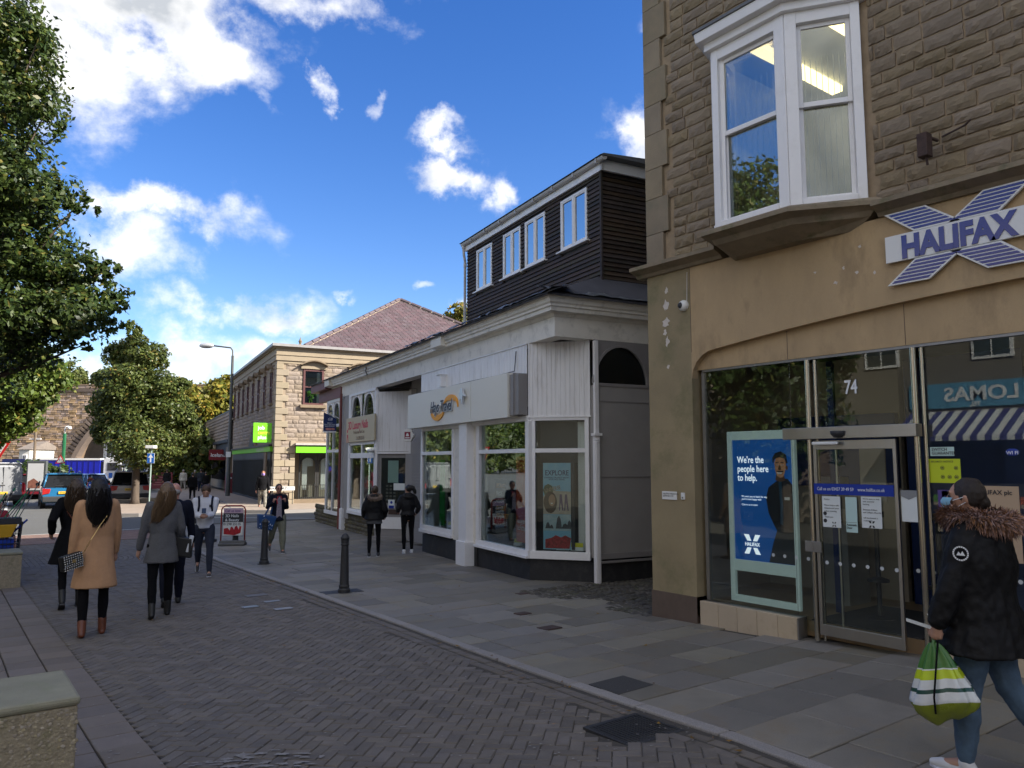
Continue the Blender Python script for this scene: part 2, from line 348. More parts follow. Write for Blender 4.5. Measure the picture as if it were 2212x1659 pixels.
# shape variants as arrays for the joined rest
def varr(me):
    v=np.zeros(len(me.vertices)*3); me.vertices.foreach_get('co',v); return v.reshape(-1,3),[tuple(p.vertices) for p in me.polygons]
VA=[varr(m) for m in sett_meshes]
rest=MB(); n_ind=0
for (d,X,Y,kind) in cands:
    if GRATE0[0]<X<GRATE0[1] and GRATE0[2]<Y<GRATE0[3]: continue
    ang={0:R(45),1:R(135),2:R(90),3:R(90)}[kind]+rg.uniform(-.025,.025); dz=rg.uniform(-.004,.002); tx=rg.uniform(-.016,.016)+gslope(Y)
    Mx=Matrix.Translation((X,Y,gz(Y)+dz))@Matrix.Rotation(tx,4,'X')@Matrix.Rotation(rg.uniform(-.014,.014),4,'Y')@Matrix.Rotation(ang,4,'Z')
    k=rg.randrange(6)
    if n_ind<300: link('paving_block',sett_meshes[k],road,Mx); n_ind+=1
    else:
        v,f=VA[k]; Mn=np.array(Mx); w=v@Mn[:3,:3].T+Mn[:3,3]; rest.add(w.tolist(),f)
# ring of setts further up the street
for r in (1.1,1.21,1.32,1.43,1.54,1.65,1.76,1.87,1.98,2.09,2.2):
    n=int(2*math.pi*r/.2)
    for i in range(n):
        a=2*math.pi*i/n; X=CB[0]+r*math.cos(a); Y=CB[1]+r*math.sin(a)
        if Y>24.8 or X<LX or X>kx(Y): continue
        v,f=VA[i%6]; Mn=np.array(Matrix.Translation((X,Y,gz(Y)+.002))@Matrix.Rotation(a+R(90),4,'Z')); w=v@Mn[:3,:3].T+Mn[:3,3]; rest.add(w.tolist(),f)
for xx in np.arange(-1.1,1.1,.1):
    for yy in np.arange(-1.1,1.1,.2):
        if xx*xx+yy*yy<1.02**2:
            v,f=VA[2]; Mn=np.array(Matrix.Translation((CB[0]+xx,CB[1]+yy,gz(CB[1])+.001))@Matrix.Rotation(R(90),4,'Z')); w=v@Mn[:3,:3].T+Mn[:3,3]; rest.add(w.tolist(),f)
for xx in np.arange(-1.7,1.7,.1):
    pass
rest.build('paving_blocks',m_setti,road,kind='stuff')
# ---- kerb stones
kerb=thing('kerb','flush pale granite kerb between the block paving and the flagstones',None,kind='structure')
Y=1.0; km=None
i=0
while Y<25:
    L_=.9; x0=kx(Y); x1=kx(Y+L_); a=math.atan2(x1-x0,L_); b=MB()
    b.box(-.0,.13,.004,L_-.006,-.12,.012); me=b.mesh('kerb_stone',m_kerb)
    o=link('kerb_stone',me,kerb,Matrix.Translation((x0,Y,gz(Y)+.0))@Matrix.Rotation(-a,4,'Z')@Matrix.Rotation(math.atan((gz(Y+L_)-gz(Y))/L_),4,'X'))
    bv=o.modifiers.new('b','BEVEL'); bv.width=.012; bv.segments=2
    Y+=L_
# ---- flagstones
pav=thing('pavement','grey and brown sandstone flag pavement in front of the shops',None,kind='structure')
tsheet('flag_bed',lambda x,y,z:(kx(y)+.05+(13-kx(y))*x,y,z),[0,.3,.6,1],[-2,0,2,3,3.5]+list(range(4,31)),-.02,m_sand,parent=pav)
def inside_shop(X,Y):
    if X>8.02 and Y<7.5: return True
    v=(X-8.93)*math.cos(R(9.5))-(Y-11.41)*math.sin(R(9.5)); u=(X-8.93)*math.sin(R(9.5))+(Y-11.41)*math.cos(R(9.5))
    if u>-1.1 and v>.9: return True
    if u>0.3 and v>.3: return True
    if X>8.15 and 7.5<=Y<10.3: return True
    return X>12.5
rg=random.Random(11); Y=1.0; nf=0; frest=MB()
while Y<29:
    h=rg.choice([.45,.5,.55,.6]); X=kx(Y+h/2)+.145+rg.uniform(-.0,.0); first=True
    lim=13
    while X<lim:
        w=rg.choice([.45,.6,.7,.85,1.0]) if not first else rg.choice([.3,.5,.75]); first=False
        cx,cy=X+w/2,Y+h/2
        if inside_shop(cx-w*.3,cy): break
        if Y<29 and not (abs(cx-6.12)<w/2 and abs(cy-12.2)<.01):
            b=MB(); g=.006; j=lambda:rg.uniform(-.004,.004); ch=.006
            ty=gslope(cy); 
            bot=[(-w/2+g,-h/2+g,-.04),(w/2-g,-h/2+g,-.04),(w/2-g,h/2-g,-.04),(-w/2+g,h/2-g,-.04)]
            mid=[(p[0]+j(),p[1]+j(),-ch) for p in bot]; top=[(p[0]*(1-ch*2/w),p[1]*(1-ch*2/h),0) for p in mid]
            dz=rg.uniform(-.003,.004)
            Mx=Matrix.Translation((cx,cy,gz(cy)+dz))@Matrix.Rotation(math.atan(ty)+rg.uniform(-.004,.004),4,'X')@Matrix.Rotation(rg.uniform(-.004,.004),4,'Y')
            if nf<300 and Y<24:
                b.rings([bot,mid,top]); link('flagstone',b.mesh('flagstone',m_flag),pav,Mx); nf+=1
            else: frest.rings([[Mx@Vector(p) for p in r] for r in (bot,mid,top)])
        X+=w
    Y+=h
frest.build('flagstones',m_flagi,pav,kind='stuff')
# worn cobbles in the passage between the bank and the travel shop
cob=MB(); rg=random.Random(5)
yy=6.6
while yy<11.4:
    xx=7.9+rg.uniform(0,.1)
    while xx<13:
        w=rg.uniform(.1,.17); h=.11
        v=(xx-8.93)*math.cos(R(9.5))-(yy-11.41)*math.sin(R(9.5)); u=(xx-8.93)*math.sin(R(9.5))+(yy-11.41)*math.cos(R(9.5))
        if yy>7.5 and u<-.95-max(0,.9-v)*0 and (v>-.2 or yy<10.4) and xx>8.05+(.35*math.sin(yy*3)):
            z=gz(yy)+rg.uniform(-.008,.012); cob.rings([[(xx+sx*(w/2-.008),yy+sy*(h/2-.008),z-.03) for sx,sy in ((-1,-1),(1,-1),(1,1),(-1,1))],[(xx+sx*(w/2-.012),yy+sy*(h/2-.012),z) for sx,sy in ((-1,-1),(1,-1),(1,1),(-1,1))],[(xx+sx*(w/2-.035),yy+sy*(h/2-.03),z+.012) for sx,sy in ((-1,-1),(1,-1),(1,1),(-1,1))]])
        xx+=w
    yy+=.115
m_cob=mat('cobble_mossy',(.07,.062,.05),.85,.25,20,.6,70,isl=.3,dirt=(.06,.075,.03),dscale=3,damt=.6)
tag(cob.build('cobbles',m_cob),'mossy worn cobbles in the passage beside the bank',None,None,'stuff')
tsheet('passage_bed',lambda x,y,z:(8.0+x,y,z),[0,2.5,5],[6.5,7,8,9,10,11,11.5],-.012,m_sand,'dark bed of the passage')
# ---- large slabs on the left
left=thing('left_paving','pale square slabs beside the concrete seats',None,kind='structure')
tsheet('slab_bed',ident,[-8,-4,-2,0,LX+.01],[2,3,3.5]+list(range(4,27)),-.02,m_sand,parent=left)
rg=random.Random(8); ns=0; srest=MB()
S=.33
xs_=[LX-.005-S*(i+.5) for i in range(26)]
for iy in range(60):
    for ix,xc in enumerate(xs_):
        yc=5.2+.33*iy
        if yc>24.6: continue
        f=xc*math.sin(R(YAW))+yc*math.cos(R(YAW)); l=xc*math.cos(R(YAW))-yc*math.sin(R(YAW))
        if l<-f*.75-.6: continue
        Mx=Matrix.Translation((xc,yc,gz(yc)+rg.uniform(-.003,.002)))@Matrix.Rotation(math.atan(gslope(yc)),4,'X')@Matrix.Rotation(rg.uniform(-.01,.01),4,'Y')
        g=.007; gy=.0035
        bot=[(-S/2+g,-S/2+gy,-.04),(S/2-g,-S/2+gy,-.04),(S/2-g,S/2-gy,-.04),(-S/2+g,S/2-gy,-.04)]; top=[(p[0]*.97,p[1]*.98,0) for p in bot]; mid=[(p[0],p[1],-.005) for p in bot]
        if ns<300:
            if ns<6: b=MB(); b.rings([bot,mid,top]); SM=globals().setdefault('SM',[]); SM.append(b.mesh('slab',m_pink))
            link('paving_slab',SM[ns%len(SM)],left,Mx); ns+=1
        else: srest.rings([[Mx@Vector(p) for p in r] for r in (bot,mid,top)])
srest.build('paving_slabs',mat('pink_slab_far',(.175,.145,.122),.8,.12,5,.4,80,isl=.12),left,kind='stuff')
# ---- crossing road beyond
tsheet('road',ident,[-40,-10,0,4,8,12,20,60],[24.8,26,27,30,35,45,60,100,140],-.035,m_asph,'pale grey asphalt road beyond the paved street')
rp=MB()
for iy in range(9):
    for ix in range(52):
        X=-3+.2*ix+(.1 if iy%2 else 0)*1; Y=25.0+.11*iy*1.0
        if X>6.2: continue
        rp.box(X,X+.194,Y,Y+.103,gz(Y)-.03,gz(Y)+.0)
for iy in range(22):
    for ix in range(46):
        X=-4+.21*ix+(.1 if iy%2 else 0); Y=26+.11*iy
        if X>5.6: continue
        rp.box(X,X+.2,Y,Y+.1,gz(Y)-.03,gz(Y)-.008)
tag(rp.build('paver_strip',m_redp),'strip of reddish pavers where the street meets the road',None,None,'stuff')
# white road edge lines
def strip(name,pts,w,z,m,label):
    b=MB(); 
    for (x0,y0),(x1,y1) in zip(pts,pts[1:]):
        d=Vector((x1-x0,y1-y0)).normalized(); n=Vector((-d.y,d.x))*w/2
        b.quad((x0-n.x,y0-n.y,gz(y0)+z),(x1-n.x,y1-n.y,gz(y1)+z),(x1+n.x,y1+n.y,gz(y1)+z),(x0+n.x,y0+n.y,gz(y0)+z))
    o=b.build(name,m); return tag(o,label,None,None,'structure')
strip('road_marking',[(0,28.6),(3,28.7),(7,29.2),(8.6,29.9)],.12,-.027,m_white,'white give way line across the road mouth')
strip('road_marking',[(9.2,33.4),(11,31.8),(13.0,29.8)],.13,-.027,m_white,'curved white line at the side road mouth')
strip('road_marking',[(-2,40),(2.8,44),(4.6,70)],.13,-.027,m_white,'white lane line running past the parked cars')
# ---- kerbed island of the small tree and the far pavement
def island(name,poly,h,m,mk,label,kw=.13):
    b=MB(); n=len(poly); c=Vector((sum(p[0] for p in poly)/n,sum(p[1] for p in poly)/n)); z=-.3
    inn=[tuple(c+(Vector(p)-c)*(1-kw/((Vector(p)-c).length))) for p in poly]
    vs=[(p[0],p[1],z-.06) for p in poly]+[(p[0],p[1],z+h) for p in poly]+[(p[0],p[1],z+h) for p in inn]
    fs=[(i,(i+1)%n,n+(i+1)%n,n+i) for i in range(n)]+[(n+i,n+(i+1)%n,2*n+(i+1)%n,2*n+i) for i in range(n)]
    b.add(vs,fs,1); b.add([(p[0],p[1],z+h+.001) for p in inn],[tuple(range(n))],0)
    return tag(b.build(name,[m,mk]),label,None,None,'structure')
m_pinkp=mat('pale_paver',(.3,.24,.19),.85,.15,3,.3,40)
island('traffic_island',[(5.6,36.6),(7.0,35.7),(9.5,35.6),(10.9,36.6),(12.3,40),(13.1,46),(14.5,60),(10,60),(8.6,48),(6.6,41)],.1,m_pinkp,m_kerb,'kerbed pale paved island under the small tree')
island('far_pavement',[(10.9,35.6),(12.5,34.2),(16,34.2),(30,31.2),(31,37),(14.3,39.8),(17,57),(23,90),(16,90),(14.2,60),(12.9,44)],.11,m_pinkp,m_kerb,'paved footway round the stone corner building')
# ================================================================== BANK BUILDING (right)
m_stone=mat('bank_stone',(.285,.222,.148),.9,.16,6,.8,60,objrand=.13,dirt=(.17,.15,.09),dscale=3,damt=.6)
m_stonei=mat('bank_stone_far',(.285,.222,.148),.9,.16,6,.8,60,isl=.13,dirt=(.17,.15,.09),dscale=3,damt=.6)
m_mortar=mat('mortar',(.33,.25,.165),.95,.15,12,.7,120)
m_ash=mat('painted_ashlar',(.47,.335,.185),.78,.09,2.2,.3,45,dirt=(.29,.205,.115),dscale=1.6,damt=.85,streak=(1,1.3,.55))
m_quoin=mat('dressed_stone',(.25,.2,.135),.8,.14,3,.35,60,objrand=.1,dirt=(.17,.16,.1),dscale=1.8,damt=.7)
m_green=mat('algae_ashlar',(.31,.245,.14),.8,.12,1.8,.25,60,dirt=(.155,.15,.07),dscale=1.1,damt=.85)
m_brown=mat('brown_plinth',(.12,.085,.065),.7,.2,3,.2,50)
m_corn=mat('cornice_stone',(.25,.2,.135),.85,.2,3,.5,50,dirt=(.1,.105,.045),dscale=4,damt=.8)
m_wpaint=mat('white_paint',(.83,.82,.82),.45,.03,3,.06,60,dirt=(.5,.48,.45),dscale=3,damt=.3)
m_steel=mat('brushed_steel',(.45,.43,.4),.32,.08,3,.1,200,metal=1,streak=True)
m_steeld=mat('grey_metal',(.3,.29,.28),.38,.08,3,.1,200,metal=.7)
m_brass=mat('warm_steel_post',(.5,.46,.38),.22,.08,2,0,1,metal=1,streak=True)
m_tile=mat('cream_tile',(.52,.42,.30),.4,.06,3,.1,60,objrand=.05,dirt=(.35,.26,.17),dscale=6,damt=.5)
m_glass=glass('shop_glass'); m_glass2=glass('window_glass',(.75,.8,.8),1.6,0,.08)
m_floor=mat('wood_floor',(.3,.2,.11),.4,.15,3,0,1)
m_inw=mat('inner_wall',(.42,.36,.29),.8,.05,1,0,1)
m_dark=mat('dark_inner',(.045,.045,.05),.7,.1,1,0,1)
m_navy=mat('navy_panel',(.01,.025,.11),.4,.1,1,0,1)
m_poster=mat('poster_blue',(.01,.10,.38),.35,.05,.8,0,1,emit=(.004,.05,.2,.12))
m_litlet=mat('lit_lettering',(.8,.82,.84),.5,.02,1,0,1,emit=(.8,.9,1,.22))
m_blueband=mat('blue_band',(.005,.035,.33),.35,.03,1,0,1)
m_paper=mat('paper',(.72,.76,.76),.6,.03,3,0,1)
m_mint=mat('mint_paper',(.5,.68,.66),.5,.03,3,0,1)
m_letterw=mat('white_lettering',(.8,.82,.84),.5,.02,1,0,1)
m_frame=mat('pale_frame',(.6,.7,.7),.4,.03,1,0,1,emit=(.6,.8,.8,.03))
m_lamp=mat('lit_tube',(.9,.7,.35),.5,.02,1,0,1,emit=(1,.72,.3,1.6))
m_ink=mat('black_ink',(.03,.03,.035),.6,.05,1,0,1)
m_logo=mat('logo_blue',(.012,.010,.19),.2,.05,1,0,1,coat=.5)
m_signw=mat('sign_white',(.78,.78,.76),.35,.02,1,0,1)
m_yel=mat('yellow_notice',(.55,.65,.02),.5,.05,1,0,1)
m_purp=mat('purple_notice',(.09,.06,.25),.5,.05,1,0,1)
m_beige=mat('beige_card',(.5,.36,.24),.7,.05,1,0,1)
m_lead=mat('lead',(.12,.125,.13),.6,.2,8,.3,30)
XF=8.0; YC=7.46
bank=thing('bank_building','sandstone bank with a white bay window above a glazed corner shopfront','building')
def bpart(b,name,m,**k): return b.build(name,m,bank,**k)
# main wall volumes
b=MB(); b.box(10.1,24,-9,YC-.02,4.66,9.9); b.box(XF+.05,10.1,-9,4.25,4.66,9.9); b.box(XF+.05,10.1,5.98,YC-.02,4.66,9.9); b.box(XF+.05,10.1,4.25,5.98,7.15,9.9); b.box(XF+.05,10.1,4.25,5.98,4.66,4.74); bpart(b,'upper_wall',m_mortar)
b=MB(); b.box(12.9,24,-9,YC-.02,-.3,4.66); b.box(XF+.3,13,7.3,YC-.02,-.3,4.66); b.box(XF+.3,13,-9,YC,3.66,4.64); b.box(XF+.2,13,-9,-1.2,-.3,3.7); bpart(b,'lower_wall',m_ash)
b=MB(); b.prism([(7.7,9.85),(24.3,9.85),(20,13),(12,13)],-9.3,YC+.25,'y'); bpart(b,'roof',mat('slate_dark',(.07,.07,.08),.6,.2,6,.3,30))
# rock faced coursed stones
def rock_mesh(name,m,seed,nx=3,nz=2):
    rg=random.Random(seed); b=MB(); vs=[]
    xs=[-.5+i/nx for i in range(nx+1)]; zs=[-.5+i/nz for i in range(nz+1)]
    for iz,z in enumerate(zs):
        for ix,x in enumerate(xs):
            e=ix in(0,nx) or iz in (0,nz)
            vs.append((x*(1 if e else .94)+rg.uniform(-.015,.015),-(rg.uniform(.15,.4) if e else rg.uniform(.5,1.0)),z*(1 if e else .9)+rg.uniform(-.02,.02)*2))
    n=len(vs); fs=[]; nxp=nx+1
    for iz in range(nz):
        for ix in range(nx): fs.append((iz*nxp+ix,iz*nxp+ix+1,(iz+1)*nxp+ix+1,(iz+1)*nxp+ix))
    bord=[ix for ix in range(nxp)]+[iz*nxp+nx for iz in range(1,nz+1)]+[nz*nxp+ix for ix in range(nx-1,-1,-1)]+[iz*nxp for iz in range(nz-1,0,-1)]
    for i in bord: v=vs[i]; vs.append((v[0],.6,v[2]))
    k=len(bord)
    for i in range(k): j=(i+1)%k; fs.append((bord[j],bord[i],n+i,n+j))
    b.add(vs,fs); return b.mesh(name,m)
rocks=[rock_mesh('wall_stone',m_stone,i,5,3) for i in range(10)]; RV=[varr(m) for m in rocks]
rg=random.Random(21); lst=[]
z=4.74; bay=(4.12,6.03,4.7,7.45)
while z<9.7:
    h=rg.choice([.135,.155,.175]); Y=YC-.36-(.12 if rg.random()<.5 else 0)
    while Y>-8.5:
        w=rg.uniform(.2,.46); y0,y1=Y-w,Y
        clip=[(y0,y1)]
        if z<bay[3] and z+h>bay[2]:
            if y1>bay[0] and y0<bay[1]:
                if y0<bay[0]-.06: clip=[(y0,bay[0])]
                elif y1>bay[1]+.06: clip=[(bay[1],y1)]
                else: clip=[]
        for a_,c_ in clip: lst.append((a_+.012,c_-.012,z+.011,z+h-.011))
        Y-=w
    z+=h
def vis(y0,z0): # inside what can be seen
    return z0<6.3+(y0-2.58)*.52+.25 and y0>2.3
lst.sort(key=lambda s:(not vis(s[0],s[2]),-min(s[1],9)*0+math.hypot(8,s[0])+abs(s[2]-2)))
rest=MB(); n=0
for y0,y1,z0,z1 in lst:
    k=rg.randrange(10); dpt=rg.uniform(.022,.05)
    Mx=Matrix.Translation((XF+.045,(y0+y1)/2,(z0+z1)/2))@Matrix.Rotation(R(-90),4,'Z')@Matrix.Diagonal((y1-y0,dpt,z1-z0,1))
    if n<300: link('wall_stone',rocks[k],bank,Mx); n+=1
    else: v,f=RV[k]; Mn=np.array(Mx); w=v@Mn[:3,:3].T+Mn[:3,3]; rest.add(w.tolist(),f)
rest.build('wall_stones',m_stonei,bank,kind='stuff')
# quoins: smooth dressed corner blocks
z=4.73; i=0
while z<9.8:
    h=.52 if i%2 else .44; w=.34 if i%2 else .24
    b=MB(); b.box(XF-.004,XF+.35,YC-w-.08+(0),YC,z+.002,z+h-.002); o=bpart(b,'quoin',m_quoin,bevel=.006); z+=h; i+=1
# cornice
def cornpoly(dx=0): return [(XF+.1,4.56),(XF-.04,4.56),(XF-.07,4.6),(XF-.16,4.635),(XF-.2,4.65),(XF-.2,4.70),(XF-.02,4.745),(XF+.1,4.745)]
b=MB(); b.prism([(p[0],p[1]) for p in cornpoly()],-9,4.06,'y'); b.prism(cornpoly(),6.12,YC+.16,'y'); 
bpart(b,'cornice',m_corn)
# bay window base slab following the bay outline
def bayring(d,z): # canted outline offset outward by d
    return [(XF+.1,6.03+d,z),(XF+.0-.0,6.03+d,z),(7.53-d,5.9+d*.5,z),(7.53-d,4.83-d*.4,z),(XF-.02,4.14-d,z),(XF+.1,4.14-d,z)]
b=MB(); 
for (d0,z0,d1,z1) in [(-.02,4.6,.03,4.66),(.03,4.66,.15,4.7),(.16,4.7,.16,4.75),(.16,4.75,.05,4.8)]:
    b.rings([bayring(d0,z0),bayring(d1,z1)],cap=True)
o=bpart(b,'bay_base',m_corn)
b=MB(); b.rings([[(XF+.1,5.95,4.49),(XF+.02,5.95,4.49),(XF-.16,5.8,4.49),(XF-.16,4.9,4.49),(XF+.02,4.35,4.49),(XF+.1,4.35,4.49)],bayring(-.02,4.6)]); bpart(b,'bay_bracket',m_corn,smooth=False)
# bay window
bayo=MB(); A0=Vector((XF,6.03,0)); A1=Vector((7.55,5.87,0)); A2=Vector((7.55,4.84,0)); A3=Vector((XF,4.18,0))
zb,zt=4.8,7.1
win=link('bay_window',None,bank); win['label']='white painted canted sash bay window'
win.empty_display_size=.2
def facepanel(p,q,b_,g_,jl,jr,zs,inset=.06):
    """white framed double-hung sash between p and q (q is the viewer's right)"""
    r=(q-p).normalized(); M=fr((p.x,p.y,0),r,(0,0,1)); L_=(q-p).length
    def bx(x0,x1,z0,z1,d0,d1,bb): bb.box(x0,x1,z0,z1,d0,d1,M=M)
    bx(0,jl,zb,zt,-.14,.02,b_); bx(L_-jr,L_,zb,zt,-.14,.02,b_); bx(jl,L_-jr,zt-.14,zt,-.14,.015,b_); bx(jl,L_-jr,zb,zb+.07,-.14,.05,b_)
    mid=(zb+zt)/2+.05
    # upper sash outer, lower sash set back
    for (z0,z1,dd) in ((mid-.03,zt-.14,-.05),(zb+.07,mid+.02,-.09)):
        w=.05
        bx(jl,jl+w,z0,z1,dd-.035,dd,b_); bx(L_-jr-w,L_-jr,z0,z1,dd-.035,dd,b_); bx(jl+w,L_-jr-w,z0,z0+.06,dd-.035,dd,b_); bx(jl+w,L_-jr-w,z1-.05,z1,dd-.035,dd,b_)
        bx(jl+w,L_-jr-w,z0+.06,z1-.05,dd-.02,dd-.014,g_)
    return M,L_
wb=MB(); wg=MB()
facepanel(A1,A2,wb,wg,.09,.13,0); facepanel(A2,A3,wb,wg,.13,.1,0); facepanel(A0,A1,wb,wg,.05,.05,0)
o=wb.build('bay_frame',m_wpaint,win,bevel=.006); wg.build('bay_pane',m_glass2,win)
# eaves board and lead roof of the bay
b=MB(); 
for (d0,z0,d1,z1) in [(.06,7.1,.06,7.2),(.16,7.2,.18,7.32)]:
    b.rings([bayring(d0,z0),bayring(d1,z1)])
b.build('bay_cornice',m_wpaint,win,bevel=.006)
b=MB(); b.rings([bayring(.2,7.322),bayring(.2,7.36),bayring(-.3,7.7)]); b.build('bay_roof',m_lead,win)
# room behind the bay: pale wall, ceiling, two lit tubes and vertical blinds
b=MB(); b.box(8.0,10.05,4.255,5.975,4.745,4.78); b.box(8.0,10.05,4.255,5.975,7.08,7.14); b.box(10.0,10.05,4.255,5.975,4.79,7.07); b.box(8.06,9.99,4.255,4.29,4.79,7.07); b.box(8.06,9.99,5.94,5.975,4.79,7.07)
b.build('office_room',mat('office_wall',(.3,.33,.36),.8,.05,1,0,1),win)
b=MB(); b.box(7.9,9.6,4.4,4.55,6.98,7.06); b.box(7.75,9.6,5.3,5.45,6.98,7.06); b.build('tube_light',m_lamp,win)
bl=MB()
for s_,e_ in ((A1,A2),(A2,A3)):
    r=(e_-s_).normalized(); nrm=Vector((0,0,1)).cross(r); n_=13
    for i in range(n_):
        p=s_+(e_-s_)*((i+.5)/n_)-Vector((-nrm.x,-nrm.y,0))*0; p=p+(Vector((0,0,1)).cross(r)).normalized()*.16
        q=Vector((.028,.012,0))
        bl.quad((p.x-q.x,p.y-q.y,4.9),(p.x+q.x,p.y+q.y,4.9),(p.x+q.x,p.y+q.y,6.6),(p.x-q.x,p.y-q.y,6.6))
bl.build('vertical_blind',mat('blind',(.5,.55,.6),.7,.05,2,0,1),win)
# ashlar fascia with segmental arched opening: outline in (Y,z), thickness in X
def archz(Y): # outer arch line above the shopfront
    t=(Y-1.9)/4.75
    return 3.66-.30*t*t if Y<6.45 else None
oL=6.69
arc=[(oL,-.35),(oL,3.05),(oL-.02,3.16),(oL-.08,3.26),(oL-.18,3.345)]
yy=6.4
while yy>-1.2: arc.append((yy,archz(yy))); yy-=.4
arc.append((-1.2,archz(-1.2)))
poly=[(YC,-.35),(YC,4.56)]
b=MB()
# jamb pier
b.box(XF,XF+.3,oL,YC,-.04,4.56); bpart(b,'corner_pier',m_green)
b=MB(); b.box(XF-.012,XF+.31,oL,YC+.012,-.34,.2); bpart(b,'pier_plinth',m_brown)
b=MB(); top=4.558
pts=arc[1:]
for (a0,z0),(a1,z1) in zip(pts,pts[1:]):
    b.add([(XF,a0,z0),(XF,a1,z1),(XF,a1,top),(XF,a0,top),(XF+.12,a0,z0),(XF+.12,a1,z1)],[(0,3,2,1),(0,1,5,4)])
b.add([(XF,-1.2,archz(-1.2)),(XF,-9,archz(-1.2)),(XF,-9,top),(XF,-1.2,top)],[(0,3,2,1)]); b.box(XF,XF+.3,-9,-1.2,-.3,archz(-1.2)-.002)
bpart(b,'fascia',m_ash)
b=MB(); b.box(XF+.001-.004,XF+.1,oL-.006,oL+.0,3.4,4.55); bpart(b,'fascia_joint',m_brown)
b=MB(); b.box(XF+.09,XF+.16,-1.2,oL,3.16,3.75); 
for yj in (5.3,3.9,2.2): b.box(XF+.087,XF+.1,yj,yj+.006,3.165,3.6,m=1)
bpart(b,'recessed_fascia',[m_ash,m_brown])
b=MB(); b.box(XF+.1,XF+.14,-1.2,6.6,3.13,3.16); b.box(XF+.12,XF+.18,6.58,6.63,.17,3.13); bpart(b,'glazing_trim',m_steeld)
# tiles under the window
for i in range(5):
    y1=6.64-i*.285; b=MB(); b.box(XF-.01,XF+.06,y1-.281 if i<4 else 5.25,y1,-.16,.165); bpart(b,'plinth_tile',m_tile,bevel=.005)
b=MB(); b.box(XF+.06,XF+.2,5.25,6.66,-.2,.16); b.box(XF+.06,XF+.2,1.2,3.72,-.2,.16);b.box(XF-.0,XF+.06,5.235,5.25,-.16,.16,m=0); bpart(b,'window_base',m_steeld)
for i in range(8):
    y1=3.7-i*.3; b=MB(); b.box(XF-.01,XF+.06,y1-.296,y1,-.1,.3); bpart(b,'plinth_tile',m_tile,bevel=.005)
# glass sheets
for (y0,y1,z0,z1,x) in [(5.33,6.6,.17,3.13,.13),(5.07,5.32,.02,3.13,.13),(3.86,5.0,2.34,3.13,.12),(2.6,3.78,.3,3.13,.13),(1.2,2.59,.3,3.13,.13),(-1.2,1.19,.3,3.13,.13)]:
    b=MB(); b.box(XF+x,XF+x+.01,y0,y1,z0,z1); bpart(b,'glass_sheet',m_glass)
# steel posts
for y in (5.03,3.82):
    b=MB(); b.tube([(XF+.05,y,-.05),(XF+.05,y,3.12)],.03,12); bpart(b,'steel_post',m_brass,smooth=True,angle=40)
    b=MB(); b.tube([(XF+.11,y-.06,-.05),(XF+.11,y-.06,3.12)],.02,10); bpart(b,'steel_post',m_brass,smooth=True,angle=40)
# sliding door
door=link('sliding_door',None,bank)
b=MB(); b.box(XF-.05,XF+.09,3.78,5.32,2.2,2.33); b.build('door_header',m_steel,door,bevel=.004)
b=MB(); b.lathe([(0,-.045),(.045,-.04),(.075,-.005),(.08,.03),(0,.032)],16,(XF-.06,4.62,2.25)); b.build('sensor_dome',m_ink,door,smooth=True)
b=MB(); b.box(XF-.085,XF-.05,4.62,4.93,2.13,2.165); b.build('sensor_bar',m_signw,door,bevel=.01)
b=MB()
x0,x1=XF+.0,XF+.035
b.box(x0,x1,4.93,4.965,.03,2.18); b.box(x0,x1,4.02,4.055,.03,2.18); b.box(x0,x1,4.055,4.93,2.08,2.18); b.box(x0,x1,4.055,4.93,.03,.15)
b.tube([(XF+.06,4.72,.1),(XF+.06,4.72,2.1)],.014,8)
b.build('door_frame',m_steel,door,bevel=.003)
b=MB(); b.box(x0+.014,x0+.02,4.055,4.93,.15,2.08); b.build('door_pane',m_glass,door)
b=MB(); b.box(XF-.02,XF-.004,4.9,5.0,.93,1.05); b.box(XF-.02,XF-.004,5.003,5.1,.93,1.05); b.build('lock_plate',m_steeld,door,bevel=.003)
def wallframe(y,z,x=XF-.006): return fr((x,y,z),(0,-1,0),(0,0,1))
b=MB(); b.box(XF-.004,XF+.0,4.06,4.97,1.58,1.70); b.build('blue_strip',m_blueband,door)
text('strip_text','Call us on 03457 39 49 59    www.halifax.co.uk',wallframe(4.93,1.625),.052,m_letterw,door,.001,sx=.78)
def sheet(y0,y1,z0,z1,m,name='notice',par=door,x=XF-.004,t=.004):
    b=MB(); b.box(x,x+t,y0,y1,z0,z1); return b.build(name,m,par)
sheet(4.66,4.875,1.22,1.56,m_paper); sheet(4.2,4.42,1.24,1.57,m_paper); sheet(4.47,4.6,1.18,1.56,m_mint)
text('notice_text','Notice\n\nPlease keep a safe\ndistance and wear\na face covering\n\nThank you',wallframe(4.85,1.52),.024,m_ink,door,.0005,line=1.35)
text('notice_text','We\'re open to help\nwith essential\nbanking\n\nBetween 9.00am\nand 2.00pm, Mon-Sat\n\nwill the branch is\ncustomers',wallframe(4.4,1.54),.023,m_ink,door,.0005,line=1.25)
text('door_text','Automatic\nDoor',wallframe(4.592,1.25),.032,m_ink,door,.001,bold=.0006,sx=.85)
b=MB(); b.box(XF-.0042,XF-.0036,4.47,4.6,1.285,1.288); b.build('notice_line',m_ink,door)
b=MB()
for zc in (1.37,1.29): b.prism([(4.855+.022*math.cos(t*.5236)-.01,zc+.022*math.sin(t*.5236)) for t in range(12)],XF-.0055,XF-.004,'x')
b.build('notice_symbol',m_ink,door)
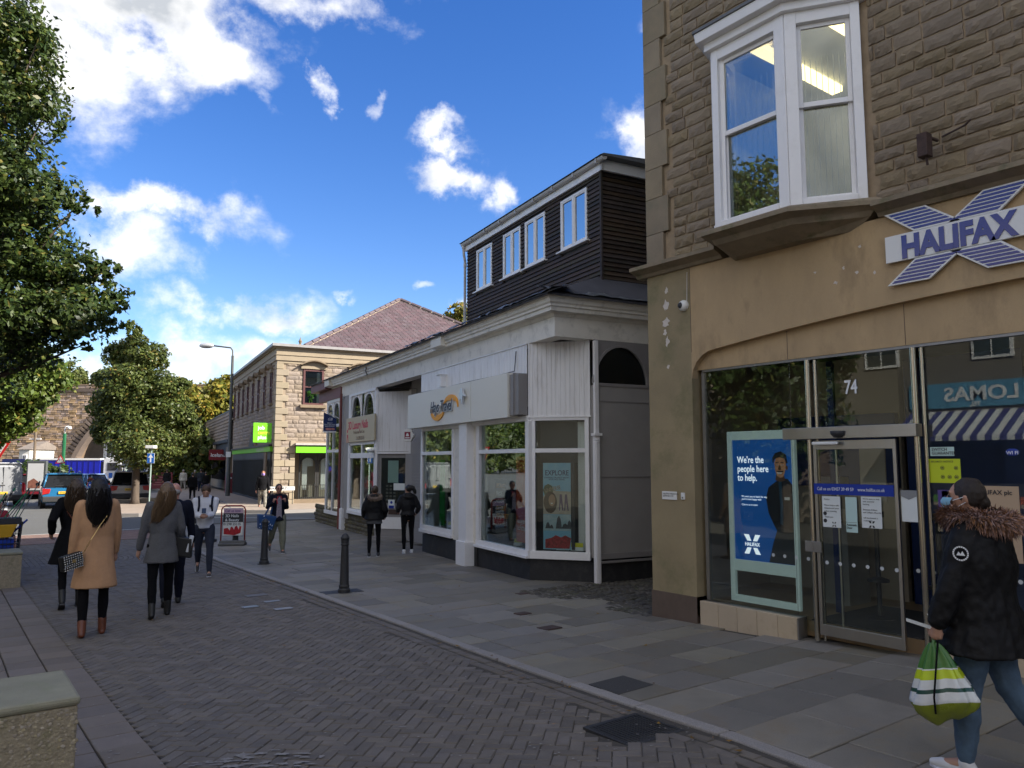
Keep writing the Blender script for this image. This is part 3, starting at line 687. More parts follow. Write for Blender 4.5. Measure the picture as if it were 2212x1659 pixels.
def xlogo(M,s,mb,mletter,parent,letters=True):
    """small X mark with the bank name: s = height"""
    b=MB()
    for sy in (1,-1):
        for sx in (1,-1):
            b.prism([(sx*.02*s,sy*.2*s),(sx*.3*s,sy*.2*s)][:0] or [(sx*.05*s,sy*.17*s),(sx*.28*s,sy*.17*s) if 0 else (sx*.30*s,sy*.17*s),(sx*.5*s,sy*.5*s),(sx*.2*s,sy*.5*s)],0,.001,'z',M=M)
    b.build('x_mark',mb,parent)
    if letters: text('x_mark_name','HALIFAX',M@Matrix.Translation((0,-.085*s,0)),.25*s,mletter,parent,.0008,bold=.006*s,align='CENTER',sx=.9)
xlogo(wallframe(4.76-.02,1.255),.05,m_ink,m_ink,door,False); xlogo(wallframe(4.31,1.28),.07,m_ink,m_ink,door,False)
# frosted safety dots
b=MB()
for i in range(24):
    y=5.62-.155*i; x=XF-.004 if 4.02<y<4.96 else XF+.126
    if y<1.3: break
    b.prism([(y+.021*math.cos(t*.3927),.83+.021*math.sin(t*.3927)) for t in range(16)],x,x+.001,'x')
b.build('safety_dots',mat('frosted_dot',(.55,.58,.6),.5,.02,1,0,1),bank)
# 74
text('house_number','74',wallframe(4.62,2.70,XF+.114),.215,m_letterw,bank,.002,bold=.004,sx=.72)
# notices on the right hand glass
side=bank
gx=XF+.124
def gsheet(y0,y1,z0,z1,m,name='window_notice'): return sheet(y0,y1,z0,z1,m,name,bank,gx,.004)
gsheet(3.83,4.03,1.33,1.65,m_paper) if 0 else sheet(3.84,4.0,1.33,1.65,m_paper,'window_notice',bank,XF+.02,.004)
b=MB(); b.prism([(3.84,1.65),(4.0,1.65),(4.0,1.59),(3.92,1.555),(3.84,1.59)],XF+.0165,XF+.0195,'x'); b.build('window_notice',mat('grey_notice',(.25,.26,.27),.6),bank)
gsheet(3.5,3.73,2.0,2.09,m_mint); text('window_text','SWITCH\nGUARANTEE',wallframe(3.715,2.052,gx-.003),.042,m_ink,bank,.0005,bold=.0006,sx=.95,line=.9)
gsheet(3.45,3.75,1.73,1.97,m_yel); text('window_text','SECURITY NOTICE',wallframe(3.73,1.935,gx-.003),.026,m_ink,bank,.0005)
b=MB()
for (yy_,zz_) in ((3.62,1.88),(3.49,1.88),(3.62,1.79),(3.555,1.79),(3.49,1.79)):
    for t in range(12):
        a0=t*math.pi/6;a1=(t+1)*math.pi/6; b.quad((gx-.002,yy_+.02*math.cos(a0),zz_+.02*math.sin(a0)),(gx-.002,yy_+.02*math.cos(a1),zz_+.02*math.sin(a1)),(gx-.002,yy_+.016*math.cos(a1),zz_+.016*math.sin(a1)),(gx-.002,yy_+.016*math.cos(a0),zz_+.016*math.sin(a0)))
    b.box(gx-.003,gx-.001,yy_-.01,yy_+.01,zz_-.006,zz_+.006)
b.build('notice_symbol',m_ink,bank)
gsheet(3.47,3.68,1.32,1.66,m_purp); gsheet(3.51,3.64,1.52,1.65,m_mint,'notice_patch'); text('window_text','fscs',wallframe(3.63,1.565,gx-.003),.06,m_purp,bank,.0005,shear=.2); text('window_text','Protected',wallframe(3.65,1.48,gx-.003),.028,m_letterw,bank,.0005)
gsheet(2.95,3.45,1.0,1.71,m_beige); text('window_text','HALIFAX plc',wallframe(3.33,1.63,gx-.003),.06,m_ink,bank,.0008,bold=.001)
b=MB(); b.ball((gx-.004,2.98,2.03),.045,8,sc=(.1,1.3,.8)); b.build('window_sticker',m_blueband,bank,smooth=True)
text('window_text','WI FI',wallframe(3.03,2.01,gx-.01),.045,m_letterw,bank,.0005,bold=.0006)
# large poster in a pale frame, inside the left pane
pf=link('poster_stand',None,bank)
b=MB(); x0,x1=XF+.2,XF+.25
b.box(x0,x1,5.33,5.38,.2,2.33); b.box(x0,x1,6.24,6.31,.2,2.33); b.box(x0,x1,5.38,6.24,2.22,2.33); b.box(x0,x1,5.38,6.24,.58,.72); b.box(x0,x1,5.38,6.24,.2,.28)
b.build('stand_frame',m_frame,pf,bevel=.005)
b=MB(); b.box(x0+.02,x0+.03,5.38,6.24,.72,2.22); b.build('poster',m_poster,pf)
pw=lambda y,z: wallframe(y,z,x0+.017)
text('poster_text','We\'re the\npeople here\nto help.',pw(6.17,1.93),.118,m_litlet,pf,.0008,bold=.0014,sx=.8,line=.95)
text('poster_text','We want you to bank the way\nyou\'re most happy with\n\nChat to us in store',pw(6.12,1.50),.034,m_litlet,pf,.0005,sx=.9)
xlogo(pw(5.98,.92),.24,m_litlet,m_litlet,pf)
# man on the poster: flat printed figure
def pp(pts,m,name,off): 
    b=MB(); b.prism([(p[0],p[1]) for p in pts],x0+.017-off,x0+.018-off,'x'); b.build(name,m,pf)
m_skin=mat('printed_skin',(.16,.07,.035),.5); m_skinl=mat('printed_skin_light',(.36,.18,.10),.5,.3,14,emit=(.36,.18,.1,.05)); m_suit=mat('printed_suit',(.008,.009,.016),.5); m_trous=mat('printed_trousers',(.03,.035,.045),.6); m_tie=mat('printed_tie',(.012,.07,.13),.5)
pp([(5.385,1.66),(5.45,1.74),(5.52,1.74),(5.62,1.70),(5.72,1.63),(5.76,1.5),(5.73,1.32),(5.67,1.2),(5.6,1.08),(5.58,.955),(5.385,.955)],m_suit,'printed_jacket',0)
pp([(5.385,.725),(5.385,1.12),(5.6,1.16),(5.68,.95),(5.74,.725)],m_trous,'printed_trousers',.001)
face=[(5.545+.085*math.cos(t)*(1 if math.sin(t)>0 else .86),1.885+.135*math.sin(t)) for t in [i*math.pi/10 for i in range(20)]]
pp([(5.5,1.80),(5.6,1.8),(5.62,1.72),(5.55,1.7),(5.48,1.72)],m_skin,'printed_neck',.001)
pp(face,m_skinl,'printed_face',.002); pp([(5.455+.015*math.cos(i),1.87+.03*math.sin(i)) for i in range(6)],m_skin,'printed_ear',.002)
pp([(5.645,1.92),(5.65,1.99),(5.61,2.05),(5.53,2.07),(5.46,2.03),(5.44,1.93),(5.46,1.92),(5.48,1.98),(5.55,2.0),(5.62,1.975)],m_ink,'printed_hair',.003)
for yy_ in (5.585,5.515): pp([(yy_+.018*math.cos(t*.785),1.905+.006*math.sin(t*.785)) for t in range(8)],m_letterw,'printed_eye',.0035); pp([(yy_+.007*math.cos(t*.785),1.905+.006*math.sin(t*.785)) for t in range(8)],m_ink,'printed_eye',.0045); pp([(yy_-.024,1.93),(yy_+.024,1.93),(yy_+.018,1.94),(yy_-.018,1.94)],m_ink,'printed_brow',.0035)
pp([(5.54,1.9),(5.56,1.9),(5.575,1.85),(5.55,1.842),(5.53,1.85)],m_skin,'printed_nose',.003); pp([(5.59,1.815),(5.515,1.815),(5.53,1.795),(5.575,1.795)],m_letterw,'printed_mouth',.003); pp([(5.6,1.835),(5.505,1.835),(5.5,1.82),(5.6,1.82)],m_ink,'printed_moustache',.0032)
pp([(5.535,1.71),(5.575,1.7),(5.56,1.4),(5.57,1.2),(5.53,1.18),(5.52,1.4)],m_tie,'printed_tie',.0025); pp([(5.43,1.52),(5.5,1.52),(5.5,1.485),(5.43,1.485)],m_letterw,'printed_badge',.0025)
# interior
b=MB(); b.box(8.2,13,-2,7.35,-.05,.12); b.build('shop_floor',m_floor,bank)
b=MB(); b.box(12.4,12.5,-2,7.3,.12,3.6); b.box(8.3,12.4,7.2,7.3,.12,3.6); b.box(10.3,10.4,5.1,7.3,.12,3.4,m=0); b.build('shop_inner_wall',m_inw,bank)
b=MB(); b.box(8.15,12.5,-2,7.3,3.45,3.55); b.build('shop_ceiling',mat('ceiling',(.25,.24,.22),.8),bank)
b=MB(); b.box(12.3,12.39,-2,4.8,.12,3.3); b.box(10.2,10.29,5.12,6.9,1.6,2.6); b.box(10.25,10.29,3.6,5.0,.12,3.3); b.box(8.9,8.95,5.22,5.3,.12,3.2); b.box(9.6,10.2,1.0,3.6,.12,2.3); b.build('display_panels',m_navy,bank)
b=MB(); b.box(9.4,9.9,5.4,5.9,.12,1.15); b.box(9.2,9.4,5.35,5.75,1.35,1.75); b.build('cash_machine',mat('machine_grey',(.3,.29,.26),.5),bank)
b=MB()
for y in (4.75,4.05): b.tube([(8.9,y,.12),(8.9,y,1.35)],.028,8); b.lathe([(.12,0),(.12,.03),(.03,.06)],14,(8.9,y,.55)); b.lathe([(.09,0),(.09,.06),(.02,.08)],14,(8.9,y,1.3)); b.lathe([(.16,0),(.16,.02),(.04,.05)],14,(8.9,y,.12))
b.build('barrier_posts',m_ink,bank,smooth=False)
b=MB(); b.box(8.22,9.7,3.95,5.2,.121,.135); b.build('door_mat',m_dark,bank)
b=MB(); b.box(8.6,8.62,4.45,4.75,1.5,2.2); b.build('inner_leaflet',m_inw,bank)
for y in (3.0,1.9,5.6):
    b=MB(); b.lathe([(.07,0),(.07,.02),(.05,.03)],12,(9.3,y,3.42)); b.build('ceiling_spot',m_lamp,bank)
# peeled paint scars
m_scar=mat('bare_plaster',(.62,.56,.5),.9,.1,20)
rg=random.Random(4)
def scar(y,z,r,rz):
    n=13; b=MB(); b.prism([(y+r*math.cos(2*math.pi*i/n)*rg.uniform(.35,1.15),z+rz*math.sin(2*math.pi*i/n)*rg.uniform(.4,1.2)) for i in range(n)],XF-.003,XF+.01,'x'); b.build('bare_patch',m_scar,bank)
for y,z,r,rz in [(7.1,4.32,.04,.05),(7.12,4.1,.06,.09),(7.12,3.87,.07,.08),(7.14,3.72,.04,.05),(7.11,3.6,.045,.07),(7.1,3.25,.03,.03),(4.6,3.95,.03,.02),(4.3,4.3,.02,.02),(4.35,4.02,.025,.02),(4.15,3.98,.02,.02),(4.85,4.12,.02,.015),(4.5,4.1,.015,.02)]: scar(y,z,r,rz)
# ---- things fixed to the bank
lg=thing('bank_sign','large white and blue striped X shaped sign reading HALIFAX on the stone fascia','sign',(XF-.0,3.29,4.17))
Lw=lambda x,z,o_=0: (-.0-o_,-x,z)
LM=fr((0,0,0),(0,-1,0),(0,0,1))
back=MB(); bars=MB(); hw=.69
arms={}
for sx in (1,-1):
    for sy in (1,-1):
        inner=[(-.02*sx if 0 else .0,.145*sy)]
        quad=[(sx*.20,sy*.125),(sx*.0-.0,sy*.25) if 0 else (sx*.02,sy*.245),(sx*.35,sy*.385),(sx*hw,sy*.385)] 
        quad=[(sx*.40,sy*.145),(-sx*.06,sy*.145),(sx*.27,sy*.385),(sx*.70,sy*.385)]
        if sx*sy<0: quad=quad
        q=quad if sx*sy>0 else quad[::-1]
        back.prism(q,.03,.06,'z',M=LM)
        # stripes
        for k in range(6):
            z0=.163+k*.0362; z1=z0+.0255
            def ex(z): t=(z-.145)/.24; return (-.06+t*.33+.03, .40+t*.30-.03)
            (a0,b0),(a1,b1)=ex(z0),ex(z1)
            w=[(sx*a0,sy*z0),(sx*b0,sy*z0),(sx*b1,sy*z1),(sx*a1,sy*z1)]
            bars=MB(); bars.prism(w if sx*sy>0 else w[::-1],.06,.0625+.001*(sx>0),'z',M=LM); bars.build('sign_stripe',m_logo,lg)
back.box(-.70,.70,-.14,.142,.03,.062,M=LM)
back.build('sign_board',m_signw,lg,bevel=.002)
tx=text('sign_letters','HALIFAX',LM@Matrix.Translation((0,-.113,.066)),.318,m_logo,lg,.006,bold=.015,align='CENTER',sx=.84)
cm=thing('security_camera','white dome camera high on the corner pier of the bank','camera',(XF,6.79,4.05))
b=MB(fr((0,0,0),(0,-1,0),(0,0,1))); b.lathe([(.0,0),(.075,0),(.075,.03),(.06,.06),(.03,.075)],16); b.build('camera_housing',m_signw,cm,smooth=True,angle=40)
b=MB(fr((0,0,0),(0,-1,0),(0,0,1))); b.ball((-.015,0,.055),.045,8); b.build('camera_lens',m_ink,cm,smooth=True)
pl=thing('wall_plate','small white name plate on the corner pier of the bank','sign',(XF,7.12,1.49))
b=MB(); b.box(-.012,0,-.13,.13,-.055,.055); b.build('plate',m_signw,pl,bevel=.003)
text('plate_text','HALIFAX FINANCIAL\nSERVICES LTD',fr((-.014,.11,.015),(0,-1,0),(0,0,1)),.03,m_ink,pl,.0004)
dbx=thing('door_bell','small white bell push beside the name plate','bell',(XF,6.88,1.49)); b=MB(); b.box(-.02,0,-.03,.03,-.045,.045); b.build('bell_body',m_signw,dbx,bevel=.004)
b=MB(); b.box(-.024,-.018,-.012,.012,-.03,-.01); b.build('bell_button',m_steeld,dbx)
br=thing('sign_bracket','rusty empty floodlight bracket on the upper stone wall of the bank','bracket',(XF-.03,3.42,5.1))
m_rust=mat('rusty_iron',(.06,.035,.028),.8,.4,20,.5,60)
b=MB(); b.tube([(0,0,.1),(-.22,0,.08),(-.26,.02,-.02)],.018,7); b.tube([(0,-.05,.12),(-.08,-.3,.13),(-.1,-.36,.16)],.011,6); b.build('bracket_arm',m_rust,br,smooth=True,angle=50)
b=MB(); b.box(-.32,-.2,-.04,.06,-.14,.1); b.tube([(-.26,0,-.14),(-.24,.0,-.22)],.014,6); b.build('lamp_box',m_rust,br,bevel=.008)

b=MB(); b.tube([(XF-.012,6.72,4.5),(XF-.012,6.735,4.1),(XF-.012,6.79,4.09)],.006,5); bpart(b,'camera_cable',m_scar)
m_stain=mat('rust_run',(.24,.17,.10),.9,.3,10)
# ================================================================== TRAVEL SHOP / NAIL SALON BUILDING
m_cream=mat('cream_paint',(.78,.74,.66),.6,.06,2.5,.15,40,dirt=(.3,.28,.24),dscale=3.5,damt=.55)
m_sgn=mat('sign_cream',(.76,.74,.66),.5,.02,1,0,1)
m_pwhite=mat('panel_white',(.80,.79,.79),.5,.05,2,.08,30,dirt=(.42,.38,.34),dscale=3,damt=.6,streak=(6,6,.4))
m_grey=mat('grey_render',(.33,.315,.30),.8,.05,3,.3,90)
m_greyt=mat('grey_trim',(.27,.255,.25),.5,.05,3,.1,30)
m_blackp=mat('black_plinth',(.022,.022,.024),.75,.3,5,.15,60,dirt=(.06,.055,.05),dscale=5,damt=.6)
m_board=mat('dark_cladding',(.046,.029,.02),.75,.3,3,.3,40,objrand=.35,streak=(1,.15,1),dirt=(.03,.045,.015),dscale=.8,damt=.5)
m_shade=mat('roof_slate',(.07,.07,.08),.6,.2,5,.3,30,objrand=.25)
m_gut=mat('grey_gutter',(.5,.48,.47),.4,.05,3,.05,30)
m_redt=mat('oxblood_paint',(.17,.045,.04),.5,.12,3,.1,40)
m_rub=mat('rubble_stone',(.14,.12,.075),.9,.3,6,.8,50,objrand=.25,dirt=(.07,.08,.03),dscale=3,damt=.6)
m_leadf=mat('lead_flashing',(.09,.095,.10),.45,.3,8,.4,20,dirt=(.25,.25,.24),dscale=9,damt=.6)
m_dglass=glass('dark_glass',(.55,.6,.6),1.5,0,.02)
m_orange=mat('logo_orange',(.85,.36,.01),.5,.02); m_silver=mat('logo_silver',(.62,.64,.68),.35,.05,1,0,1,metal=.2); m_grn=mat('green_print',(.01,.4,.05),.5); m_easy=mat('orange_poster',(.75,.13,.03),.5,.06,3); m_sky=mat('sky_print',(.14,.42,.68),.5,.1,1.5,col2=(.36,.6,.7)); m_sea=mat('sea_print',(.25,.42,.5),.5,.4,6,col2=(.6,.65,.66)); m_redfl=mat('red_print',(.35,.03,.03),.6,.6,22); m_tan=mat('tan_print',(.38,.27,.18),.6,.5,9); m_tanl=mat('sand_print',(.5,.42,.34),.6,.2,7)
HA=R(-9.5)
shop=thing('shop_building','long low white shop building with a dark clad upper storey and deep moulded eaves','building',(8.93,11.41,0),HA)
def hp(b,name,m,**k): return b.build(name,m,shop,**k)
FR=lambda v,u,z:fr((v,u,z),(0,-1,0),(0,0,1))
s2=.70711
CH=lambda t,z,o=0:fr((t*s2-o*s2,-t*s2-o*s2,z),(s2,-s2,0),(0,0,1))
SD=lambda v,z,o=0:fr((v,-.98-o,z),(1,0,0),(0,0,1))
# core walls (behind everything)
b=MB(); b.box(1.3,9,8.6,17.0,-.35,4.7); b.box(2.4,9,-.9,8.6,-.35,4.7); b.box(.75,2.4,5.75,8.6,-.35,4.6); b.box(.3,1.3,13.2,13.5,-.35,4.2)
hp(b,'inner_wall',m_grey)
# eaves beam
def eave(poly,m,name,u1=17.3):
    b=MB()
    A=[(p[0],p[1]) for p in poly]
    # front run with mitred corner then side run
    r0=[(p[0],u1,p[1]) for p in A]; r1=[(p[0],-.98+p[0],p[1]) for p in A]; r2=[(9,-.98+p[0],p[1]) for p in A]
    b.rings([r0,r1,r2]); return hp(b,name,m)
eave([(0,4.2),(.0,4.56),(.3,4.56),(.3,4.2)],m_cream,'eaves_beam',16.0)
eave([(.29,4.56),(-.02,4.56),(-.05,4.62),(-.17,4.63),(-.17,4.70),(-.2,4.71),(-.2,4.75),(-.23,4.78),(-.24,4.84),(-.27,4.87),(-.27,4.9),(.29,4.9)],m_cream,'eaves_moulding',14.9)
b=MB(); b.box(-.27,.3,14.9,17.2,4.6,4.88); b.box(-.05,.1,13.6,16.8,4.2,4.58); hp(b,'red_eaves',m_redt)
b=MB(); b.box(.01,1.35,5.8,9.7,4.56,4.6); hp(b,'soffit',m_cream)
for u in (4.05,14.6):
    b=MB(); b.prism([(-.3,4.66),(-.02,4.62),(-.02,4.93),(-.31,4.93)],u-.32,u+.32,'y'); hp(b,'eaves_block',m_cream,bevel=.006)
b=MB(); b.tube([(-.24,9.9,4.86),(-.26,9.9,4.72),(-.2,9.9,4.58)],.02,6); hp(b,'gutter_bracket',m_leadf)
# roof lean-to and slates
b=MB(); b.rings([[(-.33,17.3,4.905),(-.33,-1.31,4.905),(9,-1.31,4.905)],[(1.3,17.3,5.55),(1.3,-.5,5.55),(9,-.5,5.55)]],cap=False,closed=False)
b.add([(-.33,17.3,4.87),(-.33,-1.31,4.87),(9,-1.31,4.87),(-.33,17.3,4.905),(-.33,-1.31,4.905),(9,-1.31,4.905)],[(0,1,4,3),(1,2,5,4)])
b.add([(1.3,17.3,5.55),(1.3,5.8,5.55),(3,5.8,5.9),(3,17.3,5.9)],[(0,1,2,3)]); b.add([(3,17.3,5.9),(3,5.8,5.9),(9,5.8,4.8),(9,17.3,4.8)],[(0,1,2,3)])
hp(b,'roof',m_shade)
rg=random.Random(9)
b=MB(); b.box(-.165,.165,-.2,.2,0,.012); SLM=b.mesh('slate',m_shade)
sl_=math.atan2(.645,1.63)
for row in range(2):
    u=-1.25
    while u<17.2:
        link('slate',SLM,shop,Matrix.Translation((-.2+row*.28,u,4.955+row*.11))@Matrix.Rotation(-sl_+rg.uniform(-.06,.03),4,'Y')@Matrix.Rotation(rg.uniform(-.08,.08),4,'Z')@Matrix.Rotation(rg.uniform(-.04,.04),4,'X')); u+=.36 if row==0 else .38
# crumpled lead flashing along the roof edge by the corner
def crumple(name,u0,u1,n,side=False,w=.35):
    b=MB(); rg=random.Random(int(u0*7)+3); rows=[]
    for i in range(n+1):
        t=u0+(u1-u0)*i/n; r=[]
        for j in range(5):
            q=j/4; x=-.34+w*q*1.2; z=4.93+w*q*.45+rg.uniform(-.015,.06)*(1 if 0<j<4 else .5)
            r.append((x,t,z) if not side else (t,-1.33+w*q*1.2,z+.0))
        rows.append(r)
    b.rings(rows,cap=False,closed=False); hp(b,name,m_leadf)
crumple('flashing',-1.32,1.5,22); crumple('flashing',-.3,5,40,True,.45); crumple('flashing',1.5,6.2,22,False,.14)
# upper storey
UX0,UU0,UU1,UZ0,UZ1=1.3,-.59,5.85,5.3,7.62
up_=link('upper_storey',None,shop); up_['label']='dark boarded upper storey with four white windows'
b=MB(); b.box(UX0+.04,7.5,UU0+.04,UU1,UZ0,UZ1); b.build('storey_wall',m_ink,up_)
wins=[(-.1,.92),(1.6,2.53),(2.76,3.66),(4.3,5.22)]; WZ0,WZ1=6.38,7.48
zz=UZ0; hb=.09
def boards(z):
    segs=[(UU0-.01,UU1)]
    if z+hb>WZ0-.04 and z<WZ1+.03:
        segs=[]; c=UU0-.01
        for a,d in wins:
            segs.append((c,a)); c=d
        segs.append((c,UU1))
    return segs
while zz<UZ1-.01:
    for a,d in boards(zz):
        b=MB(); b.prism([(UX0+.04,zz+.0),(UX0-.012,zz+.002),(UX0+.012,zz+hb-.008),(UX0+.04,zz+hb-.008)],a,d,'y'); b.build('cladding_board',m_board,up_)
    b=MB(); b.add([],[]); 
    vs=[(UX0-.012,UU0+.04,zz),(UX0-.012,UU0-.012,zz+.002),(UX0-.012,UU0+.012,zz+hb-.008),(UX0-.012,UU0+.04,zz+hb-.008)]
    b.rings([vs,[(7.5,p[1],p[2]) for p in vs]]); b.build('cladding_board',m_board,up_)
    zz+=hb
b=MB(); b.box(UX0-.02,UX0+.02,UU0-.03,UU0+.02,UZ0,UZ1); b.build('corner_trim',m_board,up_)
for i,(a,d) in enumerate(wins):
    w=link('window',None,up_); x=UX0-.02
    f=MB(); f.box(x,x+.06,a,a+.05,WZ0,WZ1); f.box(x,x+.06,d-.05,d,WZ0,WZ1); f.box(x,x+.06,a+.05,d-.05,WZ1-.05,WZ1); f.box(x,x+.06,a+.05,d-.05,WZ0,WZ0+.05); m=(a+d)/2; f.box(x-.006,x+.06,m-.035,m+.035,WZ0+.05,WZ1-.05)
    for (p,q) in ((a+.05,m-.035),(m+.035,d-.05)):
        f.box(x+.008,x+.05,p,p+.03,WZ0+.05,WZ1-.05); f.box(x+.008,x+.05,q-.03,q,WZ0+.05,WZ1-.05); f.box(x+.008,x+.05,p+.03,q-.03,WZ0+.05,WZ0+.08); f.box(x+.008,x+.05,p+.03,q-.03,WZ1-.08,WZ1-.05)
    f.box(x-.06,x+.06,a-.08,d+.1,WZ0-.035,WZ0-.002)
    f.build('window_frame',m_wpaint,w,bevel=.004)
    g=MB(); g.box(x+.03,x+.035,a+.08,m-.065,WZ0+.08,WZ1-.08); g.box(x+.03,x+.035,m+.065,d-.08,WZ0+.08,WZ1-.08); g.build('window_pane',glass('upper_glass',(.3,.34,.36),1.6,0,.42),w)
b=MB(); b.box(UX0-.06,UX0-.0,UU0-.12,UU1+.02,7.62,7.82); b.box(UX0-.06,7.5,UU0-.12,UU0-.06,7.62,7.82); b.box(UX0-.06,7.5,UU0-.12,UU1,7.8,7.83); b.build('fascia_board',m_wpaint,up_)
b=MB(); b.prism([(UX0-.2,7.84),(7.6,7.84),(7.6,8.3),(UX0-.12,7.88)],UU0-.3,UU1+.12,'y'); b.build('storey_roof',m_lead,up_)
# gutter, brackets and downpipe
b=MB(); pr_=[(UX0-.06+.055+.065*math.cos(a)-.09,7.83+.075*math.sin(a)) for a in [math.pi+i*math.pi/8 for i in range(9)]]; pr_+= [(pr_[-1][0]-.012,7.83)]+[(pr_[0][0]+.012,7.83)][:0]
b.rings([[(p[0],UU1+.1,p[1]) for p in pr_],[(p[0],UU0-.28,p[1]) for p in pr_]]); b.build('gutter',m_gut,up_)
for k in range(8):
    b=MB(); u=UU0-.1+k*.85; b.box(UX0-.17,UX0-.05,u,u+.05,7.745,7.765); b.box(UX0-.175,UX0-.165,u,u+.05,7.75,7.85); b.build('gutter_bracket',m_gut,up_)
b=MB(); u=UU1+.02; b.tube([(UX0-.1,u,7.78),(UX0-.1,u,7.66),(UX0-.1,u-.03,7.5),(UX0-.04,u+.03,7.35),(UX0-.04,u+.03,5.45)],.036,10); b.tube([(UX0-.04,u+.03,7.3),(UX0-.04,u+.03,7.2)],.045,10); b.tube([(UX0-.1,u,7.8),(UX0-.1,u,7.7)],.05,10); b.build('downpipe',m_gut,up_,smooth=True,angle=50)
# ---------------- travel shopfront
front=link('travel_shopfront',None,shop); front['label']='white corner shopfront of the travel agent'
# plinth
b=MB(); b.prism([(0.02,5.62),(.02,-.0),(.84,-.82),(.84,.4),(.3,.4),(.3,5.62)],-.36,.17,'z'); b.build('plinth',m_blackp,front)
# window sills and lower rails
def rail_front(b,u0,u1,z0,z1,o0=-.04,o1=.06): b.box(o0,o1,u0,u1,z0,z1)
def rail_ch(b,t0,t1,z0,z1,o=.04,i=.06): b.box(t0,t1,z0,z1,-i,o,M=CH(0,0))
fb=MB()
rail_front(fb,-.06,2.3,.17,.22,-.1,.06); rail_front(fb,-.04,2.3,.222,.31,-.05,.06)
rail_front(fb,3.62,5.7,.22,.30,-.06,.06); rail_front(fb,3.62,5.7,.302,.40,-.03,.06)
rail_ch(fb,0.03,1.17,.17,.31,.055)
# transom bars and head
rail_front(fb,.07,2.22,2.12,2.2); rail_front(fb,3.7,5.62,2.12,2.2); rail_ch(fb,.12,1.08,2.12,2.2,.02)
rail_front(fb,-.02,5.62,2.72,2.82,-.04,.06); rail_ch(fb,.02,1.16,2.72,2.8,.02)
# mullions / posts
fb.box(-.035,.07,-.06,.085,.31,2.72); rail_ch(fb,.07,.13,.31,2.72,.02); rail_ch(fb,1.08,1.16,.31,2.72,.03)
fb.box(-.03,.06,2.2,2.32,.31,2.72); fb.box(-.05,.06,2.14,2.19,.31,2.72); fb.box(-.02,.06,3.6,3.7,.4,2.72); fb.box(-.02,.06,5.6,5.72,.4,2.72)
fb.build('window_frame',m_wpaint,front,bevel=.006)
b=MB(); b.box(-.22,.1,2.45,2.95,-.32,.25); b.box(-.18,.1,2.5,2.9,.25,2.8); b.build('pillar',m_wpaint,front,bevel=.01)
b=MB(); b.box(.0,.1,2.32,2.5,.2,2.8); b.box(.0,.1,2.9,3.62,.2,2.8); b.build('pilaster',m_cream,front)
b=MB(); b.box(.0,.3,2.3,3.64,-.34,.2); b.build('pilaster_base',m_blackp,front)
for q in ((.085,2.14,.31,2.12),(.085,2.14,2.2,2.72),(3.7,5.6,.4,2.12),(3.7,5.6,2.2,2.72)):
    g=MB(); g.box(.02,.028,*q); g.build('shop_glass',m_glass,front)
for q in ((.31,2.12),(2.2,2.72)):
    g=MB(); g.box(.13,1.08,*q,-.04,-.03,M=CH(0,0)); g.build('shop_glass',m_glass,front)
# matchboarding
def match(name,M,w,z0,z1,n,par=front):
    bw=w/n
    for i in range(n):
        b=MB(); x0=i*bw; b.prism([(x0+.0,0),(x0+.006,.008),(x0+bw-.006,.008),(x0+bw,0),(x0+bw,-.03),(x0,-.03)],z0,z1,'z',M=M@Matrix(((1,0,0,0),(0,0,1,0),(0,1,0,0),(0,0,0,1)))) if False else b.add([M@Vector(v) for v in [(x0,z0,0),(x0+.006,z0,.009),(x0+bw-.006,z0,.009),(x0+bw,z0,0),(x0,z1,0),(x0+.006,z1,.009),(x0+bw-.006,z1,.009),(x0+bw,z1,0)]],[(0,1,5,4),(1,2,6,5),(2,3,7,6),(3,0,4,7),(0,3,2,1),(4,5,6,7)]); b.build('match_board',m_pwhite,par)
match('m',FR(-.03,5.68,0),5.68,2.83,4.2,46)
match('m',CH(.0,0,.01),1.17,2.8,4.2,13)
b=MB(); b.box(0,1.2,2.775,2.80,0,.03,M=CH(0,0,.01)); b.box(-.0,.0+.02,2.8,4.2,0,.02,M=CH(0,0,.01)); b.box(1.16,1.19,2.8,4.2,-.02,.02,M=CH(0,0,.01)); b.box(-.06,-.03,0,5.7,4.18,4.2); b.build('board_trim',m_wpaint,front)
b=MB(); b.box(-.19,-.03,4.0,4.2,3.72,4.0); b.box(-.22,-.02,3.97,4.23,4.0,4.02); b.build('small_bracket',m_wpaint,front,bevel=.005)
# sign
sg=MB(); sg.box(-.26,-.035,2.12,6.05,2.80,3.66); sg.box(-.26,-.035,.38,2.1,2.80,3.66); sg.build('sign_box',m_sgn,front,bevel=.004)
b=MB(); b.box(-.22,-.034,.0,.37,2.84,3.62); b.box(-.25,-.04,.16,.18,2.82,3.64); b.build('sign_return',m_greyt,front)
def swoosh():
    b=MB(); M=FR(-.262,3.52,3.22)
    n=24; ou=[]; 
    def arc_(cx,cz,rx,rz,a0,a1,th,dep0,dep1):
        for i in range(n):
            a=a0+(a1-a0)*i/n; a2=a0+(a1-a0)*(i+1)/n; t1=th*math.sin(math.pi*(i+.02)/n); t2=th*math.sin(math.pi*(i+1)/n)
            q=[(cx+(rx)*math.cos(a),cz+rz*math.sin(a)),(cx+rx*math.cos(a2),cz+rz*math.sin(a2)),(cx+(rx-t2)*math.cos(a2),cz+(rz-t2)*math.sin(a2)),(cx+(rx-t1)*math.cos(a),cz+(rz-t1)*math.sin(a))]
            if a1<a0: q=q[::-1]
            b.prism(q,dep0,dep1,'z',M=M)
    arc_(.36,-.02,.42,.26,R(-10),R(175),.13,0,.03)
    arc_(-.44,-.05,.42,.26,R(175),R(365),.13,0,.03)
    b.build('logo_swoosh',m_orange,front)
swoosh()
